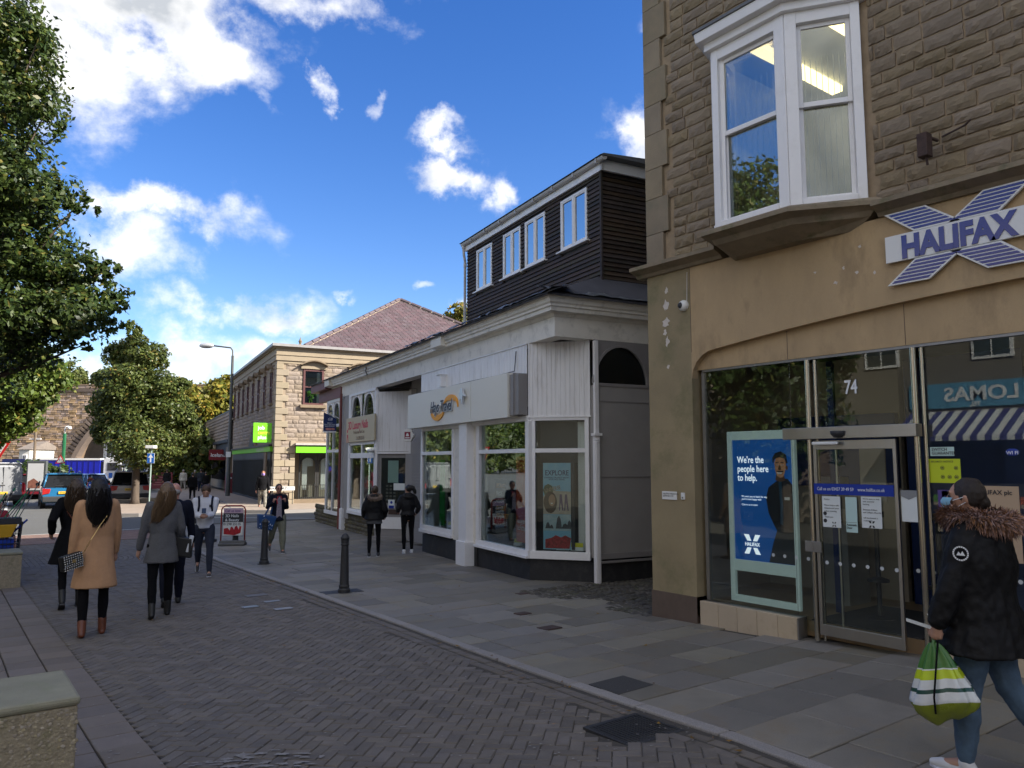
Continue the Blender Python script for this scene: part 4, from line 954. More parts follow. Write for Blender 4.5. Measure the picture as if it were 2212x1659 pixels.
text('logo_shadow','Hays Travel',FR(-.27,4.36,3.10),.37,m_silver,front,.03,bold=.010,shear=.25,sx=.82,space=.9)
text('logo_letters','Hays Travel',FR(-.302,4.37,3.11),.37,mat('logo_navy',(.012,.014,.03),.5),front,.002,bold=.003,shear=.25,sx=.82,space=.9)
b=MB(); M=FR(-.29,2.55,3.38); b.prism([(-.02,-.09),(.12,-.08),(.14,-.19),(.19,-.0),(.3,-.03),(.18,.06),(.16,.16),(.05,.15),(.06,.07),(-.0,.06)],0,.05,'z',M=M); b.build('logo_arrow',m_silver,front)
# corner post, side wall
b=MB(); M=SD(.86,0,.02); b.box(-.05,.05,-.3,2.42,-.05,.04,M=M); b.box(-.08,.08,2.42,2.47,-.06,.08,M=M)
for k in range(3): b.box(-.03+.022*k,-.018+.022*k,-.25,2.38,.04,.052,M=M)
b.lathe([(.05,2.28),(.065,2.3),(.05,2.32),(.065,2.35),(.05,2.37)],10,(.86,-1.0,0)); b.box(-.03,.05,2.47,4.18,-.05,.02,M=M); b.build('corner_post',m_wpaint,front,bevel=.004)
sw=MB(); sw.box(.84,9,-.97,-.7,.22,3.36); hp(sw,'side_wall',m_grey)
b=MB(); b.box(.84,9,-.985,-.7,-.36,.12); hp(b,'side_plinth',m_blackp)
b=MB(); b.box(.84,9,-1.0,-.97,.2,.3); b.box(.84,9,-1.03,-.97,.13,.17); b.box(.84,9,-.985,-.97,3.34,3.40); b.box(.84,9,-.98,-.97,3.05,3.08); b.box(.84,9,-.98,-.97,1.66,1.69); hp(b,'side_rail',m_greyt,bevel=.004)
def archwall(vc,rx,rz,zs,v0,v1,zt,uo,m,name,par,n=16,th=.1,inset=.05):
    b=MB(); pts=[(vc+rx*math.cos(math.pi*i/n),zs+rz*math.sin(math.pi*i/n)) for i in range(n+1)]
    for (a0,z0),(a1,z1) in zip(pts,pts[1:]): b.add([(a0,uo,z0),(a1,uo,z1),(a1,uo,zt),(a0,uo,zt),(a0,uo+th,z0),(a1,uo+th,z1)],[(0,1,2,3),(0,4,5,1)])
    if v1>vc+rx: b.add([(vc+rx,uo,zs),(v1,uo,zs),(v1,uo,zt),(vc+rx,uo,zt)],[(0,3,2,1)])
    if v0<vc-rx: b.add([(v0,uo,zs),(vc-rx,uo,zs),(vc-rx,uo,zt),(v0,uo,zt)],[(0,3,2,1)])
    b.build(name,m,par)
    t=MB(); 
    rs=[]
    for i in range(n+1):
        a=math.pi*i/n; c,s_=math.cos(a),math.sin(a); rs.append([(vc+(rx+e)*c,uo-d,zs+(rz+e)*s_) for e,d in ((-.01,-.02),(-.01,.025),(.03,.025),(.035,0))])
    t.rings(rs); t.build('arch_trim',m_greyt,par)
archwall(1.45,.6,.70,3.4,.84,9,4.22,-.975,m_greyt,'arched_head',shop)
b=MB(); b.box(.86,2.1,-.93,-.92,3.38,4.15); hp(b,'arch_pane',m_dglass); b=MB(); b.box(.86,9,-.9,-.88,3.3,4.2); hp(b,'arch_backing',m_ink)
# interior of the travel shop
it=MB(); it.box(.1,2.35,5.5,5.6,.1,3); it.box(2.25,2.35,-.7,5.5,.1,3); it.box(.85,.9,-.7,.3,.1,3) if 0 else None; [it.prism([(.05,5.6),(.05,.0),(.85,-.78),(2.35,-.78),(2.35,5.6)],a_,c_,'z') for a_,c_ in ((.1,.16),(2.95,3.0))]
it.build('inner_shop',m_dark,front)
it=MB(); it.box(.1,.14,2.1,3.7,.16,2.9); it.box(.1,.6,5.4,5.48,.16,2.9); it.build('inner_partition',m_pwhite,front)
def cpost(x0,x1,z0,z1,m,name,o=-.062,e=.004): b=MB(); b.box(x0,x1,z0,z1,o-e,o,M=CH(0,0)); return b.build(name,m,front)
cpost(.26,.79,.34,1.93,m_sky,'travel_poster')
text('poster_heading','EXPLORE',CH(.525,1.70,.0)@Matrix.Translation((0,0,-.060)),.135,m_navy,front,.0005,bold=.002,align='CENTER',sx=.82)
text('poster_heading','UNIVERSAL ORLANDO RESORT\nWITH HAYS TRAVEL',CH(.525,1.645,.0)@Matrix.Translation((0,0,-.060)),.038,m_navy,front,.0005,bold=.0006,align='CENTER',sx=.9,line=.95)
def cpoly(pts,m,name,o): b=MB(); b.prism(pts,o,o+.001,'z',M=CH(0,0)); b.build(name,m,front)
cpoly([(.26,1.3),(.36,1.42),(.79,1.4),(.79,.98),(.26,.98)],m_tanl,'printed_beach',-0.0610)
cpoly([(.36+.1*math.cos(i*.785),1.42+.12*math.sin(i*.785)) for i in range(8)],mat('palm_print',(.1,.12,.05),.6,.3,12),'printed_palm',-0.0600)
cpoly([(.4+.13*math.cos(i*.4),1.2+.2*math.sin(i*.4)) for i in range(16)],mat('hair_print',(.07,.04,.02),.6,.3,12),'printed_hair',-0.0590)
cpoly([(.43+.065*math.cos(i*.4),1.24+.11*math.sin(i*.4)) for i in range(16)],mat('face_print',(.45,.26,.16),.6,.1,8),'printed_face',-0.0580)
cpoly([(.4,1.19),(.45,1.19),(.43,1.165)],m_letterw,'printed_smile',-0.0570)
for cx in (.6,.7): cpoly([(cx-.02,1.35),(cx+.02,1.35),(cx+.05,1.05),(cx+.03,1.05),(cx,1.2),(cx-.02,1.05),(cx-.035,1.05)],mat('figure_print',(.13,.08,.16),.6),'printed_figure',-0.0570)
text('poster_word','UNIVERSE',CH(.3,1.38,.0)@Matrix.Translation((0,0,-.057))@Matrix.Rotation(.22,4,'Z'),.1,m_tan,front,.0005,bold=.002,sx=.7)
cpoly([(.26,.68),(.79,.68),(.79,.97),(.26,.97)],m_sea,'printed_bay',-0.0605)
for cx,h,w in ((.56,.24,.06),(.35,.12,.05),(.68,.1,.07),(.42,.07,.04),(.76,.16,.05)): cpoly([(cx-w,.72),(cx+w,.72),(cx+w*.6,.72+h*.7),(cx+w*.1,.72+h),(cx-w*.5,.72+h*.8)],mat('rock_print',(.09,.09,.1),.6,.4,15),'printed_rock',-0.0590)
cpoly([(.3,.36),(.76,.36),(.79,.55),(.68,.6),(.6,.56),(.5,.6),(.42,.55),(.3,.52)],m_redfl,'printed_flowers',-0.0590)
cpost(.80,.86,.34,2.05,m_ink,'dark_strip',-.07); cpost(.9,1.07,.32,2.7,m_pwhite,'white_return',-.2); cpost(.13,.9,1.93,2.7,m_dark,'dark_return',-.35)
# small yellow price tents
def tent(M,w=.16,h=.13):
    b=MB(); b.prism([(-.05,0),(-.045,0),(0,h-.008),(.045,0),(.05,0),(0,h)],0,w,'x',M=M,m=0); 
    b.add([M@Vector(v) for v in [(0,-.0505+.022,.06),(w,-.0505+.022,.06),(w,-.001,h+.001),(0,-.001,h+.001)]],[(0,1,2,3)],1); return b.build('price_tent',[m_letterw,m_yel2],front)
m_yel2=mat('yellow_print',(.72,.66,.02),.5,.03)
for t in (.5,.77): 
    b=MB(); b.box(t,t+.24,.325,.47,-.1,-.095,M=CH(0,0)); b.box(t+.003,t+.237,.39,.468,-.094,-.0935,m=1,M=CH(0,0)); b.build('price_tent',[m_letterw,m_yel2],front)
for u in (.25,.75,4.15,4.55): tent(Matrix.Translation((.14,u+.1,.32 if u<3 else .42))@Matrix.Rotation(R(-90),4,'Z')@Matrix.Rotation(R(25),4,'Z'))
b=MB(); b.box(.05,.06,.1,.62,.42,2.05); b.build('orange_poster',m_easy,front)
text('poster_word','easyJet\nholidays',FR(.047,.58,.78),.13,m_letterw,front,.0005,bold=.002,sx=.9)
b=MB(); b.box(.1,.11,1.0,1.65,.5,1.6); b.build('dark_poster',m_ink,front)
for k,(s_,m__) in enumerate((('BRITAIN\'S',m_orange),('VALUE',m_letterw),('HOLIDAYS',m_letterw),('ON YOUR',m_orange),('HIGH STREET',m_orange),('SINCE 1980',m_letterw))): text('poster_word',s_,FR(.097,1.6,1.42-k*.15),.13,m__,front,.0005,bold=.002,sx=.7)
b=MB(); b.box(.06,.07,4.3,4.62,.45,2.0); b.build('green_poster',m_grn,front)
b=MB(); b.box(.3,.31,5.0,5.25,.75,1.3); b.build('green_notice',mat('dark_green_print',(.01,.1,.05),.5),front)
b=MB(); b.box(.2,.204,3.75,3.95,1.25,1.45); b.box(.2,.204,4.0,4.15,1.25,1.45); b.box(.2,.204,3.75,3.95,1.6,1.85); b.box(.2,.204,4.0,4.2,1.6,1.85); b.build('leaflets',m_paper,front)
# ---------------- recess, alarm, shutter door
b=MB(); b.box(.7,.78,5.75,8.9,-.3,2.2); hp(b,'recess_wall',m_grey); b=MB(); b.box(.69,.7,5.8,8.5,2.16,2.2); b.box(.69,.7,5.8,8.5,-.25,.05); hp(b,'recess_trim',m_greyt)
for k in range(24):
    b=MB(); b.box(.68,.7,6.0,8.3,.12+.085*k,.12+.085*k+.07); hp(b,'shutter_slat',m_greyt)
b=MB(); b.box(.2,.25,5.9,6.3,-.3,.25) if 0 else b.box(.35,.65,5.75,5.9,-.3,.2); hp(b,'recess_step',m_blackp)
# ---------------- nail salon front
sal=link('salon_shopfront',None,shop); sal['label']='white nail salon front with arched leaded fanlights'
b=MB(); W=MB()
U0,U1=9.6,12.42
W.box(-.02,.06,U0,U0+.1,.36,4.2); W.box(-.02,.06,U1-.1,U1,.36,4.2); W.box(-.02,.06,(U0+U1)/2-.05,(U0+U1)/2+.05,.36,3.0) ; W.box(-.02,.06,U0,U1,2.08,2.24); W.box(-.08,.06,U0-.05,U1,.3,.40); W.box(-.02,.06,U0,U1,.36,.46); W.box(-.03,.06,U0,U1,4.12,4.2); W.box(-.02,.05,U0,U1,2.5,2.6)
W.build('window_frame',m_wpaint,sal,bevel=.005)
g=MB(); g.box(.02,.028,U0+.1,U1-.1,.46,4.15); g.build('salon_glass',m_glass,sal)
def leaded(uc,w,z0,z1,par,x=-.0):
    t=MB(); n=14; zs=z0+(z1-z0)*.35
    L_=[];
    for sgn in (1,-1):
        for i in range(n+1):
            q=i/n; L_.append((sgn*(w/2)*math.cos(q*math.pi/2)**.8 if q<1 else 0, zs+(z1-zs)*math.sin(q*math.pi/2)**1.0)) if sgn==1 else None
    right=L_; pts=[(w/2,z0)]+right+[(-a,z) for a,z in right[::-1][1:]]+[(-w/2,z0)]
    t.tube([(x,uc+a,z) for a,z in pts],.028,6)
    # spandrels
    sp=MB()
    for i in range(len(right)-1):
        for s_ in (1,-1):
            (a0,q0),(a1,q1)=right[i],right[i+1]; sp.add([(x+.01,uc+s_*a0,q0),(x+.01,uc+s_*a1,q1),(x+.01,uc+s_*a1,z1+.06),(x+.01,uc+s_*a0,z1+.06)],[(0,1,2,3)])
    t.build('arch_frame',m_wpaint,par,smooth=True,angle=60); sp.build('arch_spandrel',m_cream,par)
    l=MB()
    for k in range(1,3): l.tube([(x+.012,uc-w/2+k*w/3,z0),(x+.012,uc-w/2+k*w/3,z1-.12)],.006,4)
    for k in range(1,4): l.tube([(x+.012,uc-w*.45,z0+(z1-z0)*k/4.5),(x+.012,uc+w*.45,z0+(z1-z0)*k/4.5)],.006,4)
    l.tube([(x+.012,uc+.13*math.cos(k*.7),z0+(z1-z0)*.5+.16*math.sin(k*.7)) for k in range(10)],.007,4); l.build('lead_cames',m_lead,par)
leaded(U0+.1+.62,1.15,2.65,4.08,sal); leaded(U1-.1-.62,1.15,2.65,4.08,sal)
b=MB(); b.box(-.09,-.04,9.45,12.6,2.60,3.4); b.build('salon_sign',mat('salon_sign_cream',(.55,.46,.30),.5,.02),sal,bevel=.004)
m_nred=mat('salon_red',(.55,.02,.06),.5)
text('sign_text','3D Luxury Nails',FR(-.092,12.35,3.02),.36,m_nred,sal,.002,bold=.008,sx=.93)
text('sign_text','Professional Nail Care',FR(-.092,11.7,2.86),.15,mat('salon_brown',(.2,.12,.08),.5),sal,.002,sx=.9); text('sign_text','T: 01298 25115',FR(-.092,11.4,2.66),.16,mat('salon_brown',(.2,.12,.08),.5),sal,.002,bold=.002,sx=.9)
b=MB(); M=FR(-.091,12.42,2.68)
b.prism([(.03*math.cos(i*.785)*2,.29+.06*math.sin(i*.785)) for i in range(8)],0,.003,'z',M=M); b.prism([(-.1,-.05),(-.06,.18),(.06,.18),(.12,-.08),(.07,-.1),(.03,.08),(-.03,.08),(-.06,-.1)],0,.003,'z',M=M); b.build('sign_figure',m_nred,sal)
# stone base
rg=random.Random(31); z=-.33
while z<.28:
    h=rg.uniform(.12,.18); u=9.62
    while u<17.2:
        w=rg.uniform(.2,.45)
        if u<12.9 or u>13.7: 
            k=rg.randrange(8); me=rocks[k].copy() if False else rocks[k]
            o=link('base_stone',me,sal,Matrix.Translation((.05,u+w/2,z+h/2))@Matrix.Rotation(R(-90),4,'Z')@Matrix.Diagonal((w-.01,.05,h-.01,1))); o.material_slots[0].link='OBJECT'; o.material_slots[0].material=m_rub
        u+=w
    z+=h
b=MB(); b.box(.06,.3,9.6,17.2,-.34,.3); b.build('base_core',m_mortar,sal)
# pier, red pipe
b=MB(); b.box(-.02,.3,12.45,13.15,.1,4.2); b.build('grey_pier',m_grey,sal); b=MB(); b.box(-.1,.2,12.95,13.4,-.34,.4); b.box(-.03,.12,12.42,12.56,.3,4.2); b.box(-.02,.2,13.4,13.62,-.3,4.2); b.build('white_pier',m_wpaint,sal,bevel=.01)
b=MB(); b.tube([(-.1,13.3,4.3),(-.1,13.3,-.3)],.05,8); b.build('red_pipe',m_redt,sal,smooth=True,angle=40)
# white panel and grey display on the canted side (t from 0 to 1.15)
CN=lambda z=0,o=0:fr((0-o*s2,9.6-o*s2,z),(s2,-s2,0),(0,0,1))
b=MB(); b.box(.06,1.12,2.27,4.06,-.04,.02,M=CN()); b.build('white_panel',m_pwhite,sal,bevel=.004); b=MB(); b.box(0,.08,.3,4.1,-.04,.035,M=CN()); b.box(1.1,1.18,.3,4.1,-.04,.035,M=CN()); b.box(.08,1.1,2.2,2.26,-.04,.035,M=CN()); b.build('panel_frame',m_wpaint,sal)
b=MB(); b.box(1.18,1.36,-.3,4.1,-.06,.0,M=CN()); b.box(.08,1.1,.35,2.2,-.06,-.03,M=CN()); b.build('grey_surround',m_greyt,sal)
b=MB(); b.box(.2,1.0,.75,2.08,-.029,-.02,M=CN()); b.build('dark_display',m_ink,sal); b=MB(); b.box(.2,1.0,.75,2.08,-.012,-.008,M=CN()); b.build('display_pane',m_glass,sal)
b=MB(); b.box(.42,.76,1.35,2.0,-.018,-.015,M=CN()); b.build('price_list',m_mint,sal); b=MB(); b.box(.62,.98,1.13,1.33,.0,.003,M=CN()); b.box(.45,.66,.6,.85,.0,.003,M=CN()); b.build('window_notice',m_paper,sal); b=MB(); b.box(.47,.64,.6,.68,.003,.004,M=CN()); b.prism([(.555+.04*math.cos(i*.6283),.77+.04*math.sin(i*.6283)) for i in range(10)],.003,.004,'z',M=CN()); b.build('mask_notice',m_blueband,sal)
b=MB()
for r in range(5):
    for c in range(3): b.box(.36+c*.12,.44+c*.12,.82+r*.1,.88+r*.1,-.017,-.014,M=CN())
b.build('photo_cards',mat('card_grey',(.2,.19,.18),.6,.5,40),sal)
b=MB(); b.box(0,1.2,-.0,.34,-.05,.0,M=CN()); b.build('white_riser',m_wpaint,sal); b=MB(); b.box(0,1.2,-.33,0,-.05,-.02,M=CN()); b.box(-.0,1.3,-.33,-.22,-.02,.15,M=CN()); b.build('grey_riser',m_greyt,sal); b=MB(); b.box(.45,.8,.42,.56,-.029,-.02,M=CN()); b.build('letter_slot',m_rust,sal)
# salon interior
b=MB(); b.box(1.1,1.25,9.6,15.5,.3,4.2); b.box(.1,1.2,9.6,15.5,.28,.3); b.box(.1,1.2,15.4,15.5,.3,4.2); b.build('salon_inside',m_inw,sal)
b=MB(); b.box(.1,.104,10.6,11.1,.7,1.5); b.build('pink_poster',mat('pink_print',(.6,.4,.4),.5),sal)
b=MB(); b.ball((-.12,9.7,2.3),.1,6,sc=(1,1.6,.6)); b.build('wall_light',m_signw,sal,smooth=True)
# far bay with two tall windows
V0,V1=13.7,15.6
W=MB(); W.box(-.02,.06,V0,V0+.08,.2,4.15); W.box(-.02,.06,V1-.1,V1,.2,4.15); W.box(-.02,.06,(V0+V1)/2-.03,(V0+V1)/2+.03,.2,4.15); W.box(-.02,.06,V0,V1,2.3,2.4); W.box(-.02,.06,V0,V1,3.2,3.3); W.box(-.05,.06,V0,V1,.12,.24); W.box(-.02,.06,V0,V1,4.1,4.2); W.box(-.0,1.2,V1-.06,V1,.2,.3); W.box(-.0,1.2,V1-.06,V1,4.0,4.2); W.build('window_frame',m_wpaint,sal)
g=MB(); g.box(.02,.028,V0+.08,V1-.1,.24,4.1); g.build('salon_glass',m_glass,sal); leaded(V0+.5,.8,3.3,4.05,sal); leaded(V1-.5,.8,3.3,4.05,sal)
# ---- separate things on this building
def hw(v,u,z): a=R(9.5); return (8.93+v*math.cos(a)+u*math.sin(a),11.41-v*math.sin(a)+u*math.cos(a),z)
al=thing('alarm_box','white hexagonal alarm box with a red bell mark on the grey recess wall','alarm',hw(.42,7.9,2.70),HA+R(45))
hexp=[(.2*math.cos(i*math.pi/3),.2*math.sin(i*math.pi/3)) for i in range(6)]
b=MB(FR(0,0,0)); b.prism(hexp,-.08,.05,'z'); b.build('alarm_cover',m_signw,al,bevel=.015)
b=MB(FR(0,0,0)); b.box(-.09,.09,-.1,.1,.05,.053); b.build('bell_panel',mat('alarm_red',(.25,.01,.04),.5),al)
b=MB(FR(0,0,0)); b.prism([(-.05,-.02),(.05,-.02),(.03,.05),(0,.07),(-.03,.05)],.053,.055,'z'); b.box(-.07,.07,-.08,-.05,.053,.055); b.build('bell_mark',m_letterw,al)
hs_=thing('hanging_sign','dark navy hanging sign with white lettering jutting from the far shop window','sign',hw(0,13.9,3.48),HA)
b=MB(); b.tube([(0,0,.0),(-.6,.0,.27)],.014,6); b.build('sign_arm',m_wpaint,hs_); b=MB(); b.prism([(-.54,-.45),(-.1,-.45),(-.1,-.02),(-.54,.2)],-.03,.03,'y'); b.build('sign_panel',m_navy,hs_)
b=MB(); b.prism([(-.54,-.5),(-.1,-.5),(-.1,-.45),(-.54,-.45)],-.03,.03,'y'); b.build('sign_edge',m_signw,hs_)
FS=lambda x,z:fr((x,-.032,z),(1,0,0),(0,0,1))
text('sign_text','GB',FS(-.33,-.08),.13,m_letterw,hs_,.001,shear=.3,align='CENTER'); text('sign_text','BEAUTY\nSPRAY TANS NAILS\nHAIR REMOVAL',FS(-.33,-.19),.055,m_letterw,hs_,.001,align='CENTER',sx=.9)
b=MB(FS(-.32,-.38)@Matrix.Scale(.62,4)); 
for c in (-.15,.0,.17): b.prism([(c+.11*math.cos(i*.785),.07*math.sin(i*.785)) for i in range(8)],0+.001*c,.002+.001*c,'z')
b.build('sign_picture',mat('rose_print',(.5,.2,.18),.6,.4,15),hs_)

b=MB(); b.tube([(-.075,5.6,3.71),(-.07,4.2,3.695),(-.075,2.6,3.71),(-.07,1.2,3.70),(-.07,.45,3.71),(-.05,.42,4.1)],.009,5); hp(b,'sign_cable',m_ink)
b=MB(); b.tube([(-.01,9.45,4.15),(-.02,9.0,4.1),(.2,8.4,4.12),(.7,8.0,4.05),(.69,7.9,2.95)],.009,5); hp(b,'alarm_cable',m_ink)
# ================================================================== CORNER STONE OFFICE AND THE STORE BEHIND IT
m_jst=mat('buff_stone',(.27,.215,.17),.85,.12,5,.8,30,objrand=.15); m_jsti=mat('buff_stone_far',(.27,.215,.17),.85,.12,5,.8,30,isl=.17)
m_jq=mat('ochre_quoin',(.31,.255,.18),.75,.08,3,.2,30,objrand=.08); m_jm=mat('pale_mortar',(.31,.245,.18),.95,.1,8,.3,40)
m_jc=mat('ochre_cornice',(.31,.25,.175),.75,.1,2,.2,20); m_jslate=mat('purple_slate',(.10,.066,.075),.7,.18,14,.3,40,isl=.22)
m_hip=mat('pale_hip_mortar',(.5,.42,.3),.8,.1,5); m_jframe=mat('maroon_frame',(.10,.035,.035),.5); m_lime=mat('lime_sign',(.17,.62,.02),.4,.02,1,0,1); m_limed=mat('lime_sign_pale',(.3,.5,.2),.4)
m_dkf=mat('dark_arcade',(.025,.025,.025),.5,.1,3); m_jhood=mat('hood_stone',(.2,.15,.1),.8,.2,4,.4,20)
JO=(14.02,39.31,0); JA=R(-10)
jc=thing('stone_office','two storey buff stone corner office with ochre quoins and purple slate hipped roof','building',JO,JA)
def jp(b,name,m,par=None,**k): return b.build(name,m,par or jc,**k)
W_,D_=16.5,17.6
b=MB(); b.box(.06,W_,.06,D_,2.95,7.15); b.box(.06,1.0,.06,.9,-.35,2.95); b.box(.06,W_,1.6,D_,-.35,2.95); b.box(.06,W_,.3,1.6,2.85,2.95) ; jp(b,'wall',m_jm)
b=MB(); b.box(.06,.3,.9,1.6,2.1,2.95); jp(b,'side_lintel',m_jm)
# cornice bands all round
b=MB()
for (o,z0,z1) in ((.0,7.15,7.3),(.06,7.3,7.58),(.1,7.58,7.62),(.05,7.62,7.95),(.14,7.95,8.02)): b.box(-o,W_,-o,D_,z0+.001,z1)
jp(b,'cornice',m_jc); b=MB(); b.box(-.3,W_,-.3,D_,8.021,8.16); jp(b,'gutter',mat('grey_lead_edge',(.3,.29,.29),.5,.1,3))
# stone courses on front (along s, facing -t) and side (along t, facing -s)
def facestones(par,spans,holes,z0,z1,M,limit,seed,hmin=.19,hmax=.26,wmin=.3,wmax=.75,mi=m_jst,mf=m_jsti):
    rg=random.Random(seed); L_=[]; z=z0
    while z<z1-.05:
        h=min(rg.uniform(hmin,hmax),z1-z)
        for (a,c) in spans(z):
            x=a
            while x<c-.02:
                w=min(rg.uniform(wmin,wmax),c-x)
                if c-x-w<.12: w=c-x
                if not any(x+w>hx0 and x<hx1 and z+h>hz0+.02 and z<hz1-.02 for hx0,hx1,hz0,hz1 in holes): L_.append((x,x+w,z,z+h))
                else:
                    for hx0,hx1,hz0,hz1 in holes:
                        if x+w>hx0 and x<hx1 and z+h>hz0+.02 and z<hz1-.02:
                            if x<hx0-.08: L_.append((x,hx0,z,z+h))
                            if x+w>hx1+.08: L_.append((hx1,x+w,z,z+h))
                x+=w
        z+=h
    L_.sort(key=lambda s:s[0])
    rest=MB(); n=0
    for x0,x1,q0,q1 in L_:
        k=rg.randrange(8); Mx=M@Matrix.Translation(((x0+x1)/2,0,(q0+q1)/2))@Matrix.Diagonal((x1-x0-.02,rg.uniform(.03,.06),q1-q0-.02,1))
        if n<limit: o=link('wall_stone',rocks[k],par,Mx); o.material_slots[0].link='OBJECT'; o.material_slots[0].material=mi; n+=1
        else: v,f=RV[k]; Mn=np.array(Mx); w=v@Mn[:3,:3].T+Mn[:3,3]; rest.add(w.tolist(),f)
    if rest.v: rest.build('wall_stones',mf,par,kind='stuff')
MF=Matrix.Translation((0,.055,0)); MS=Matrix.Translation((.055,0,0))@Matrix.Rotation(R(-90),4,'Z')@Matrix.Diagonal((-1,1,1,1))
wfront=[(1.38,2.46,5.0,6.9),(3.95,5.03,5.0,6.9),(6.5,7.6,5.0,6.9),(9.1,10.2,5.0,6.9)]
facestones(jc,lambda z:[(.5,8.2)] if z>2.95 else [(.3,.78)],[w for w in wfront]+[(1.02,8.3,2.4,2.99)],-.3,7.15,MF,170,41)
MS2=Matrix(((0,1,0,.055),(1,0,0,0),(0,0,1,0),(0,0,0,1)))
wside=[(1.45+2.19*i-.0,1.45+2.19*i+.6,5.15,6.85) for i in range(8)]
facestones(jc,lambda z:[(.5,D_)] if z>2.95 else [(.3,.8)],wside,-.3,7.15,MS2,120,42,.19,.26,.4,1.0)
# quoins
z=-.3;i=0
while z<7.1:
    h=.34; big=i%2==0
    a=.62 if big else .34; c=.34 if big else .6
    b=MB(); b.box(-.02,a if z>2.9 else (.52 if big else .3),-.02,c,z+.01,min(z+h,7.15)-.01); jp(b,'quoin',m_jq,bevel=.015)
    if z<2.8: b=MB(); b.box(.54 if big else .8,1.05,-.015,.5,z+.01,z+h-.01); jp(b,'quoin',m_jq,bevel=.015)
    z+=h;i+=1
# windows
def hood(M,par,w=1.45):
    b=MB(); n=10; top=[(-w/2+w*i/n,.24*math.sin(math.pi*i/n)+.02) for i in range(n+1)]
    for (x0,z0),(x1,z1) in zip(top,top[1:]):
        b.add([M@Vector(v) for v in [(x0,-.3,z0),(x1,-.3,z1),(x1,.1,z1),(x0,.1,z0),(x0,-.3,z0+.07),(x1,-.3,z1+.07),(x1,.1,z1+.07),(x0,.1,z0+.07)]],[(0,1,2,3)[::-1],(4,5,6,7),(0,1,5,4),(0,4,7,3),(1,2,6,5)])
    b.build('hood_arch',m_jhood,par)
    c=MB(); c.box(-w/2+.05,w/2-.05,-.08,.1,-.14,.0,M=M); 
    c.prism([(x,z) for x,z in [(-w/2+.06,0)]+top[1:-1]+[(w/2-.06,0)]],-.05,.05,'y',M=M); c.build('hood_lintel',m_jc,par)
for (x0,x1,z0,z1) in wfront[:3]:
    w=link('window',None,jc)
    f=MB(); f.box(x0,x0+.1,-.02,.12,z0,z1); f.box(x1-.1,x1,-.02,.12,z0,z1); f.box(x0+.1,x1-.1,-.02,.12,z1-.1,z1); f.box(x0+.1,x1-.1,-.02,.12,z0,z0+.1); f.box(x0+.1,x1-.1,-.01,.1,(z0+z1)/2-.03,(z0+z1)/2+.04); f.build('window_frame',m_jframe,w)
    g=MB(); g.box(x0+.1,x1-.1,.05,.055,z0+.1,z1-.1); g.build('window_pane',m_glass2,w)
    g=MB(); g.box(x0+.05,x1-.05,.057,.059,z0+.1,z1-.1); g.build('window_dark',m_dark,w)
    g=MB(); g.box(x1-.35,x1-.12,.0561,.0566,z0+.1,z1-.1); g.build('curtain',mat('curtain',(.35,.36,.36),.8),w)
    s_=MB(); s_.box(x0-.15,x1+.15,-.14,.1,z0-.16,z0-.003); s_.build('window_sill',m_jhood,w,bevel=.01)
    hood(Matrix.Translation(((x0+x1)/2,0,z1+.16)),w)
leaves('house_plant',[(1.85,.03,5.5,.22,.02,.42)],260,.16,leafmat('plant_leaf',(.03,.10,.02),(.07,.2,.04)),[c for c in jc.children if c.name.startswith('window')][0],seed=3)
for (x0,x1,z0,z1) in wside:
    w=link('window',None,jc); f=MB(); f.box(-.01,.12,x0,x0+.06,z0,z1); f.box(-.01,.12,x1-.06,x1,z0,z1); f.box(-.01,.12,x0+.06,x1-.06,z1-.06,z1); f.box(-.01,.12,x0+.06,x1-.06,(z0+z1)/2-.03,(z0+z1)/2+.03); f.build('window_frame',m_jframe,w)
    g=MB(); g.box(.05,.058,x0+.06,x1-.06,z0,z1-.06); g.build('window_pane',m_dark,w)
    s_=MB(); s_.box(-.1,.1,x0-.1,x1+.1,z0-.12,z0-.003); s_.build('window_sill',m_jhood,w); hood(Matrix.Translation((0,(x0+x1)/2,z1+.1))@Matrix.Rotation(R(-90),4,'Z')@Matrix.Diagonal((-1,1,1,1)),w,.95)
